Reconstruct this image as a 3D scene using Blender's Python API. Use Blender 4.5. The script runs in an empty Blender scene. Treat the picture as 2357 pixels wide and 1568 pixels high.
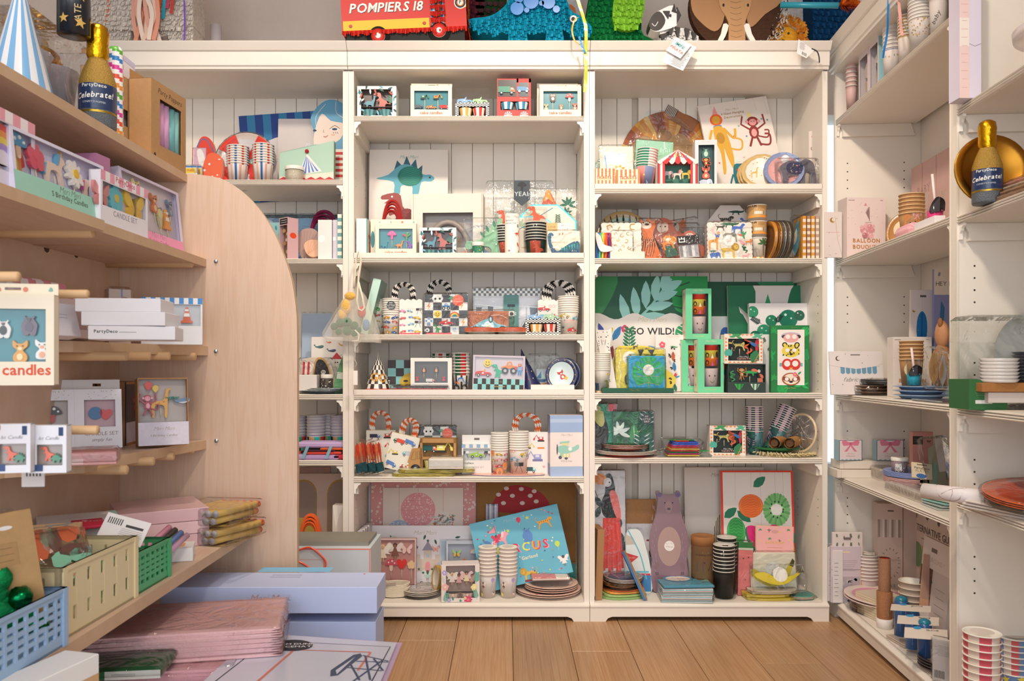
import bpy,math,random
from math import sin,cos,pi,radians as rad
from mathutils import Vector as V,Matrix as MX,Euler
RN=random.Random(11)
SC=bpy.context.scene
COL=SC.collection
CX,CY,F,EYE=1165.0,845.0,1870.0,0.945
cam=bpy.data.cameras.new('camera')
cam_ob=bpy.data.objects.new('camera',cam);COL.objects.link(cam_ob)
cam_ob.location=(0,0,EYE);cam_ob.rotation_euler=(pi/2,0,0)
cam.sensor_width=36.0;cam.lens=F/2357*36.0
cam.shift_x=(1178.5-CX)/2357;cam.shift_y=(CY-784)/2357
cam.clip_start=.05
cam.dof.use_dof=True;cam.dof.focus_distance=3.0;cam.dof.aperture_fstop=9.0
SC.camera=cam_ob
SC.view_settings.view_transform='Standard';SC.view_settings.look='None'
SC.view_settings.gamma=1;SC.view_settings.use_curve_mapping=False
SC.view_settings.exposure=0.46
wd=bpy.data.worlds.new('daylight');SC.world=wd;wd.use_nodes=True
wd.node_tree.nodes['Background'].inputs[0].default_value=(.93,.96,1,1)
wd.node_tree.nodes['Background'].inputs[1].default_value=.75
def lamp(name,kind,loc,tgt,e,col,size=.2,size_y=None,angle=70,blend=.6):
 l=bpy.data.lights.new(name,kind);l.energy=e;l.color=col
 if kind=='AREA':
  l.size=size
  if size_y:l.shape='RECTANGLE';l.size_y=size_y
 else:
  l.shadow_soft_size=size
  if kind=='SPOT':l.spot_size=rad(angle);l.spot_blend=blend
 o=bpy.data.objects.new(name,l);COL.objects.link(o);o.location=loc
 o.rotation_euler=(V(tgt)-V(loc)).to_track_quat('-Z','Y').to_euler()
 return o
WARM=(1,.86,.70)
lamp('storefront_daylight','AREA',(-.3,-2.2,1.5),(0,3,1.0),48,(.86,.93,1),3.4,2.4)
lamp('track_spot','SPOT',(-.75,1.6,2.75),(-.5,3.1,1.1),50,WARM,.07,angle=85)
lamp('track_spot','SPOT',(.25,1.6,2.75),(.45,3.1,.9),66,WARM,.07,angle=85)
lamp('track_spot','SPOT',(.2,.9,2.75),(1.5,2.3,.9),45,WARM,.07,angle=85)
lamp('track_spot','SPOT',(.1,.3,2.75),(-1.0,1.6,.9),40,WARM,.1,angle=85)
_hc={}
def hx(c):
 if c in _hc:return _hc[c]
 s=c.lstrip('#')
 if len(s)==3:s=''.join(a*2 for a in s)
 r=[]
 for i in(0,2,4):
  a=int(s[i:i+2],16)/255
  r.append(a/12.92 if a<=.04045 else((a+.055)/1.055)**2.4)
 _hc[c]=(r[0],r[1],r[2],1.0)
 return _hc[c]
MAT={}
def nd(t,kind,**kw):
 n=t.nodes.new(kind)
 for k,v in kw.items():
  if isinstance(k,str)and hasattr(n,k):setattr(n,k,v)
 return n
def mat(name,rough=.5,metal=0,spec=.5,coat=0,bump=0,bscale=60,var=.06,vscale=12,stretch=None,alpha=None,sheen=0,obvar=0,grain=None):
 m=bpy.data.materials.new(name);m.use_nodes=True;t=m.node_tree;p=t.nodes['Principled BSDF']
 L=t.links.new
 a=nd(t,'ShaderNodeAttribute');a.attribute_name='Col'
 tc=nd(t,'ShaderNodeTexCoord');mp=nd(t,'ShaderNodeMapping')
 if stretch:mp.inputs['Scale'].default_value=stretch
 L(tc.outputs['Object'],mp.inputs[0])
 n=nd(t,'ShaderNodeTexNoise');n.inputs['Scale'].default_value=vscale;n.inputs['Detail'].default_value=4
 L(mp.outputs[0],n.inputs['Vector'])
 hs=nd(t,'ShaderNodeHueSaturation')
 mr=nd(t,'ShaderNodeMapRange');mr.inputs[1].default_value=.25;mr.inputs[2].default_value=.75
 mr.inputs[3].default_value=1-var;mr.inputs[4].default_value=1+var*.5
 L(n.outputs[0],mr.inputs[0]);val=mr.outputs[0]
 if obvar:
  oi=nd(t,'ShaderNodeObjectInfo');m2=nd(t,'ShaderNodeMapRange');m2.inputs[3].default_value=1-obvar;m2.inputs[4].default_value=1+obvar
  L(oi.outputs['Random'],m2.inputs[0]);mm=nd(t,'ShaderNodeMath');mm.operation='MULTIPLY'
  L(val,mm.inputs[0]);L(m2.outputs[0],mm.inputs[1]);val=mm.outputs[0]
  ad=nd(t,'ShaderNodeVectorMath');ad.operation='ADD';sc=nd(t,'ShaderNodeMath');sc.operation='MULTIPLY';sc.inputs[1].default_value=37
  L(oi.outputs['Random'],sc.inputs[0]);L(tc.outputs['Object'],ad.inputs[0]);L(sc.outputs[0],ad.inputs[1]);L(ad.outputs[0],mp.inputs[0])
 L(val,hs.inputs['Value']);L(a.outputs['Color'],hs.inputs['Color']);colout=hs.outputs[0]
 if grain:
  w=nd(t,'ShaderNodeTexNoise');w.inputs['Scale'].default_value=grain[0];w.inputs['Detail'].default_value=8;w.inputs['Distortion'].default_value=1.2
  mp2=nd(t,'ShaderNodeMapping');mp2.inputs['Scale'].default_value=grain[1];L(mp.outputs[0],mp2.inputs[0]);L(mp2.outputs[0],w.inputs['Vector'])
  cr=nd(t,'ShaderNodeValToRGB');cr.color_ramp.elements[0].position=.38;cr.color_ramp.elements[0].color=grain[2];cr.color_ramp.elements[1].position=.58;cr.color_ramp.elements[1].color=(1,1,1,1)
  L(w.outputs[0],cr.inputs[0]);mx=nd(t,'ShaderNodeMix',data_type='RGBA',blend_type='MULTIPLY');mx.inputs[0].default_value=1
  L(colout,mx.inputs[6]);L(cr.outputs[0],mx.inputs[7]);colout=mx.outputs[2]
 L(colout,p.inputs['Base Color'])
 p.inputs['Roughness'].default_value=rough;p.inputs['Metallic'].default_value=metal
 p.inputs['Specular IOR Level'].default_value=spec;p.inputs['Coat Weight'].default_value=coat;p.inputs['Coat Roughness'].default_value=.12
 if sheen:p.inputs['Sheen Weight'].default_value=sheen
 if bump:
  b=nd(t,'ShaderNodeBump');b.inputs['Strength'].default_value=bump;b.inputs['Distance'].default_value=.004
  n2=nd(t,'ShaderNodeTexNoise');n2.inputs['Scale'].default_value=bscale;n2.inputs['Detail'].default_value=5
  L(mp.outputs[0],n2.inputs['Vector']);L(n2.outputs[0],b.inputs['Height']);L(b.outputs[0],p.inputs['Normal'])
 MAT[name]=m
 return m
mat('card',.55,var=.03);mat('gloss',.28,coat=.3,var=.02);mat('kraft',.75,var=.08,vscale=90)
mat('paint',.38,var=.02,vscale=3,spec=.4);mat('cloth',.9,var=.08,bump=.35,bscale=240,sheen=.2,spec=.15)
mat('crepe',.95,var=.25,vscale=55,bump=1.0,bscale=90,spec=.1,stretch=(1,1,2.2))
mat('foil',.22,metal=1,bump=.5,bscale=70,var=.1);mat('glitter',.4,metal=.3,bump=.8,bscale=420,var=.2,vscale=300)
mat('plastic',.35,var=.02);mat('metal',.35,metal=1,var=.02);mat('rubber',.7,var=.05)
mat('plaster',.95,var=.05,vscale=6,bump=1.0,bscale=32,spec=.1)
mat('ply',.5,var=.05,vscale=2.5,grain=(5,(16,2.2,1.2),(.95,.91,.87,1)),spec=.3)
mat('plyedge',.6,var=.18,vscale=40,stretch=(.4,.4,7),spec=.25)
mat('dowel',.5,var=.12,vscale=20,stretch=(.5,6,6),spec=.3)
mat('oak',.36,var=.10,vscale=3,stretch=(5,.6,1),obvar=.10,grain=(4,(16,1.1,1),(.80,.69,.57,1)),spec=.45)
mat('plush',.95,var=.2,vscale=60,bump=.8,bscale=160,sheen=.5,spec=.1)
def film(name,fac,tint,wr):
 m=bpy.data.materials.new(name);m.use_nodes=True;t=m.node_tree;L=t.links.new
 t.nodes.remove(t.nodes['Principled BSDF']);out=t.nodes['Material Output']
 tr=nd(t,'ShaderNodeBsdfTransparent');tr.inputs[0].default_value=tint
 g=nd(t,'ShaderNodeBsdfGlossy');g.inputs['Roughness'].default_value=.12;g.inputs[0].default_value=(1,1,1,1)
 fr=nd(t,'ShaderNodeFresnel');fr.inputs[0].default_value=1.42
 ml=nd(t,'ShaderNodeMath');ml.operation='MULTIPLY';ml.inputs[1].default_value=fac
 mx=nd(t,'ShaderNodeMixShader')
 if wr:
  tc=nd(t,'ShaderNodeTexCoord');n=nd(t,'ShaderNodeTexNoise');n.inputs['Scale'].default_value=wr;n.inputs['Detail'].default_value=3;n.inputs['Distortion'].default_value=1.5
  b=nd(t,'ShaderNodeBump');b.inputs['Strength'].default_value=.9;b.inputs['Distance'].default_value=.012
  L(tc.outputs['Object'],n.inputs['Vector']);L(n.outputs[0],b.inputs['Height']);L(b.outputs[0],g.inputs['Normal']);L(b.outputs[0],fr.inputs['Normal'])
 L(fr.outputs[0],ml.inputs[0]);L(ml.outputs[0],mx.inputs[0]);L(tr.outputs[0],mx.inputs[1]);L(g.outputs[0],mx.inputs[2]);L(mx.outputs[0],out.inputs[0])
 MAT[name]=m
film('film',.8,(.97,.98,.98,1),16);film('pane',.3,(.98,.985,.985,1),0)
film('mist',.9,(.9,.91,.92,1),9)
def net():
 m=bpy.data.materials.new('netting');m.use_nodes=True;t=m.node_tree;L=t.links.new;p=t.nodes['Principled BSDF']
 p.inputs['Base Color'].default_value=hx('f3ece0');p.inputs['Roughness'].default_value=.9;p.inputs['Alpha'].default_value=.24
 MAT['netting']=m
net()
def glow(name,c,e):
 m=bpy.data.materials.new(name);m.use_nodes=True;p=m.node_tree.nodes['Principled BSDF']
 p.inputs['Base Color'].default_value=hx(c);p.inputs['Emission Color'].default_value=hx(c);p.inputs['Emission Strength'].default_value=e;MAT[name]=m
glow('lit_glass','dcecf4',1.0)
def circ(n,r=1,a0=0):return[(r*cos(a0+2*pi*i/n),r*sin(a0+2*pi*i/n))for i in range(n)]
def smc(pts,k=4):
 n=len(pts);o=[]
 for i in range(n):
  p0,p1,p2,p3=pts[i-1],pts[i],pts[(i+1)%n],pts[(i+2)%n]
  for j in range(k):
   t=j/k
   o.append(tuple(.5*(2*b+(c-a)*t+(2*a-5*b+4*c-d)*t*t+(3*b-a-3*c+d)*t**3)for a,b,c,d in zip(p0,p1,p2,p3)))
 return o
def smo(pts,k=5):
 q=[pts[0]]+list(pts)+[pts[-1]];o=[]
 for i in range(1,len(q)-2):
  for j in range(k):
   t=j/k
   o.append(tuple(.5*(2*b+(c-a)*t+(2*a-5*b+4*c-d)*t*t+(3*b-a-3*c+d)*t**3)for a,b,c,d in zip(q[i-1],q[i],q[i+1],q[i+2])))
 return o+[tuple(pts[-1])]
class MB:
 def __init__(s):s.v=[];s.f=[];s.c=[];s.m=[];s.s=[]
 def add(s,vs,fs,c='fff',m='card',sm=False,M=None):
  b=len(s.v)
  s.v+=[tuple(M@V(v))for v in vs]if M else[tuple(v)for v in vs]
  for i,f in enumerate(fs):
   s.f.append([b+j for j in f]);s.c.append(c[i]if isinstance(c,(list,tuple))else c);s.m.append(m);s.s.append(sm)
  return s
 def box(s,x0,x1,y0,y1,z0,z1,c='fff',m='card',M=None,b=0):
  if b:
   b=min(b,(x1-x0)/3,(y1-y0)/3,(z1-z0)/3)
   vs=[];
   for z,i in((z0,b),(z0+b,0),(z1-b,0),(z1,b)):
    vs+=[(x0+i,y0+i,z),(x1-i,y0+i,z),(x1-i,y1-i,z),(x0+i,y1-i,z)]
   fs=[(3,2,1,0),(12,13,14,15)]
   for k in range(3):
    for i in range(4):fs.append((k*4+i,k*4+(i+1)%4,k*4+4+(i+1)%4,k*4+4+i))
   return s.add(vs,fs,c,m,False,M)
  vs=[(x,y,z)for z in(z0,z1)for y in(y0,y1)for x in(x0,x1)]
  return s.add(vs,[(0,2,3,1),(4,5,7,6),(0,1,5,4),(2,6,7,3),(0,4,6,2),(1,3,7,5)],c,m,False,M)
 def pz(s,pts,d0,d1,c='fff',m='card',ax='y',M=None,sc=None):
  n=len(pts);A=sum(pts[i-1][0]*pts[i][1]-pts[i][0]*pts[i-1][1]for i in range(n))
  if A<0:pts=pts[::-1]
  f={'y':lambda p,d:(p[0],d,p[1]),'x':lambda p,d:(d,p[0],p[1]),'z':lambda p,d:(p[0],p[1],d)}[ax]
  vs=[f(p,d0)for p in pts]+[f(p,d1)for p in pts]
  a,b=list(range(n)),list(range(2*n-1,n-1,-1))
  side=[(i,i+n,(i+1)%n+n,(i+1)%n)for i in range(n)]
  fs=[a,b]+side
  if ax!='y':fs=[q[::-1]for q in fs]
  return s.add(vs,fs,[c,c]+[sc or c]*n,m,False,M)
 def la(s,prof,n=24,c='fff',m='card',M=None,sm=True,cap=False):
  vs=[];fs=[];cs=[]
  for r,z in prof:vs+=[(r*cos(2*pi*i/n),r*sin(2*pi*i/n),z)for i in range(n)]
  for k in range(len(prof)-1):
   for i in range(n):
    j=(i+1)%n;fs.append((k*n+i,k*n+j,k*n+n+j,k*n+n+i));cs.append(c(i,k)if callable(c)else c)
  if cap:
   e=(len(prof)-1)*n
   fs+=[list(range(n-1,-1,-1)),list(range(e,e+n))];cs+=[cs[0],cs[-1]]
  return s.add(vs,fs,cs,m,sm,M)
 def tube(s,pts,r,n=6,c='fff',m='card',closed=False,M=None,cap=True):
  P=[V(p)for p in pts];N=len(P);vs=[];fs=[];cs=[];up=None
  for i,p in enumerate(P):
   t=(P[(i+1)%N]-P[i-1])if closed else(P[min(i+1,N-1)]-P[max(i-1,0)])
   t.normalize()
   if up is None:up=t.orthogonal().normalized()
   u=(up-t*up.dot(t));u=u.normalized()if u.length>1e-6 else t.orthogonal().normalized();up=u;w=t.cross(u)
   rr=r[i]if isinstance(r,(list,tuple))else r
   vs+=[tuple(p+u*rr*cos(2*pi*k/n)+w*rr*sin(2*pi*k/n))for k in range(n)]
  for i in range(N if closed else N-1):
   a,b=i*n,((i+1)%N)*n
   for k in range(n):
    fs.append((a+k,a+(k+1)%n,b+(k+1)%n,b+k));cs.append(c(i,k)if callable(c)else c)
  if cap and not closed:
   fs+=[list(range(n-1,-1,-1)),list(range((N-1)*n,N*n))];cs+=[cs[0],cs[-1]]
  return s.add(vs,fs,cs,m,True,M)
 def ball(s,o,r,c='fff',m='card',n=14,k=9,M=None,jit=0):
  if not isinstance(r,(tuple,list)):r=(r,r,r)
  vs=[(o[0],o[1],o[2]-r[2])];fs=[]
  for j in range(1,k):
   a=-pi/2+pi*j/k
   for i in range(n):
    q=1+jit*(RN.random()-.5)
    vs.append((o[0]+r[0]*q*cos(a)*cos(2*pi*i/n),o[1]+r[1]*q*cos(a)*sin(2*pi*i/n),o[2]+r[2]*q*sin(a)))
  vs.append((o[0],o[1],o[2]+r[2]));T=len(vs)-1
  for i in range(n):
   j=(i+1)%n;fs.append((0,1+j,1+i));fs.append((T,T-n+i,T-n+j))
   for q in range(k-2):b=1+q*n;fs.append((b+i,b+j,b+n+j,b+n+i))
  return s.add(vs,fs,c,m,True,M)
 def quad(s,a,b,c_,d,c='fff',m='card'):return s.add([a,b,c_,d],[(0,1,2,3)],c,m)
 def mesh(s,name):
  me=bpy.data.meshes.new(name);me.from_pydata(s.v,[],s.f)
  ms=sorted(set(s.m));ix={k:i for i,k in enumerate(ms)}
  for k in ms:me.materials.append(MAT[k])
  me.polygons.foreach_set('material_index',[ix[k]for k in s.m]);me.polygons.foreach_set('use_smooth',s.s)
  at=me.color_attributes.new('Col','FLOAT_COLOR','CORNER');buf=[]
  for f,c in zip(s.f,s.c):buf+=hx(c)*len(f)
  at.data.foreach_set('color',buf);me.update()
  return me
 def bd(s,name,parent=None,loc=(0,0,0),rot=(0,0,0)):
  if not s.f:return None
  o=bpy.data.objects.new(name,s.mesh(name));COL.objects.link(o);o.location=loc;o.rotation_euler=rot
  if parent:o.parent=parent
  BUILT[o.name]=s
  if parent and not any(k in name for k in('clear','film','fill','wheel')):FIRST.setdefault(parent.name,o)
  return o
BUILT,FIRST={},{}
def tag(o,label,cat,grp=None,kind=None):
 if label:o['label']=label
 if cat:o['category']=cat
 if grp:o['group']=grp
 if kind:o['kind']=kind
 return o
def root(name,label,cat,loc,rot=(0,0,0),grp=None):
 o=bpy.data.objects.new(name,None);o.empty_display_size=.02;COL.objects.link(o)
 o.location=loc;o.rotation_euler=rot
 return tag(o,label,cat,grp)
def dup(o,loc,rot=None,label=None):
 c=o.copy();COL.objects.link(c);c.location=loc
 if rot:c.rotation_euler=rot
 if label:c['label']=label
 for ch in list(o.children):
  d=ch.copy();COL.objects.link(d);d.parent=c
  for g in list(ch.children):
   e=g.copy();COL.objects.link(e);e.parent=d
 return c
CH="ABCDEFGHIJKLMNOPQRSTUVWXYZabcdefghijklmnopqrstuvwxyz0123456789!'&.-Ñ"
GL={}
def glyphs():
 obs=[]
 for wgt in(0,1,2):
  for ch in CH:
   c=bpy.data.curves.new('glyph','FONT');c.body=ch;c.size=1;c.resolution_u=2;c.offset=(0,.02,-.012)[wgt]
   o=bpy.data.objects.new('glyph',c);COL.objects.link(o);obs.append((wgt,ch,o,c))
 dg=bpy.context.evaluated_depsgraph_get();dg.update()
 for wgt,ch,o,c in obs:
  me=o.evaluated_get(dg).to_mesh();vs=[(v.co.x,v.co.y)for v in me.vertices]
  x0=min(v[0]for v in vs);x1=max(v[0]for v in vs)
  GL[wgt,ch]=([(x-x0,y)for x,y in vs],[list(p.vertices)for p in me.polygons],x1-x0)
  o.evaluated_get(dg).to_mesh_clear()
 for _,_,o,c in obs:bpy.data.objects.remove(o);bpy.data.curves.remove(c)
glyphs()
def E(x,y,rx,ry=None,n=12,a=0):
 ry=ry or rx;ca,sa=cos(rad(a)),sin(rad(a))
 return[(x+rx*cos(2*pi*i/n)*ca-ry*sin(2*pi*i/n)*sa,y+rx*cos(2*pi*i/n)*sa+ry*sin(2*pi*i/n)*ca)for i in range(n)]
def Q(x0,y0,x1,y1):return[(x0,y0),(x1,y0),(x1,y1),(x0,y1)]
def ST(x,y,r,n=5,q=.42,a=90):return[(x+(r if i%2==0 else r*q)*cos(rad(a)+pi*i/n),y+(r if i%2==0 else r*q)*sin(rad(a)+pi*i/n))for i in range(2*n)]
def leafp(x,y,L,w,a):
 ca,sa=cos(rad(a)),sin(rad(a))
 return[(x+p*L*ca-q*w*sa,y+p*L*sa+q*w*ca)for p,q in((0,0),(.25,.42),(.55,.5),(.85,.25),(1,0),(.85,-.25),(.55,-.5),(.25,-.42))]
def stk(pts,w):
 L,Rr=[],[]
 for i,p in enumerate(pts):
  a,b=pts[max(i-1,0)],pts[min(i+1,len(pts)-1)];dx,dy=b[0]-a[0],b[1]-a[1];d=math.hypot(dx,dy)or 1
  ww=w[i]if isinstance(w,(list,tuple))else w
  L.append((p[0]-dy/d*ww/2,p[1]+dx/d*ww/2));Rr.append((p[0]+dy/d*ww/2,p[1]-dx/d*ww/2))
 return L+Rr[::-1]
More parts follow.
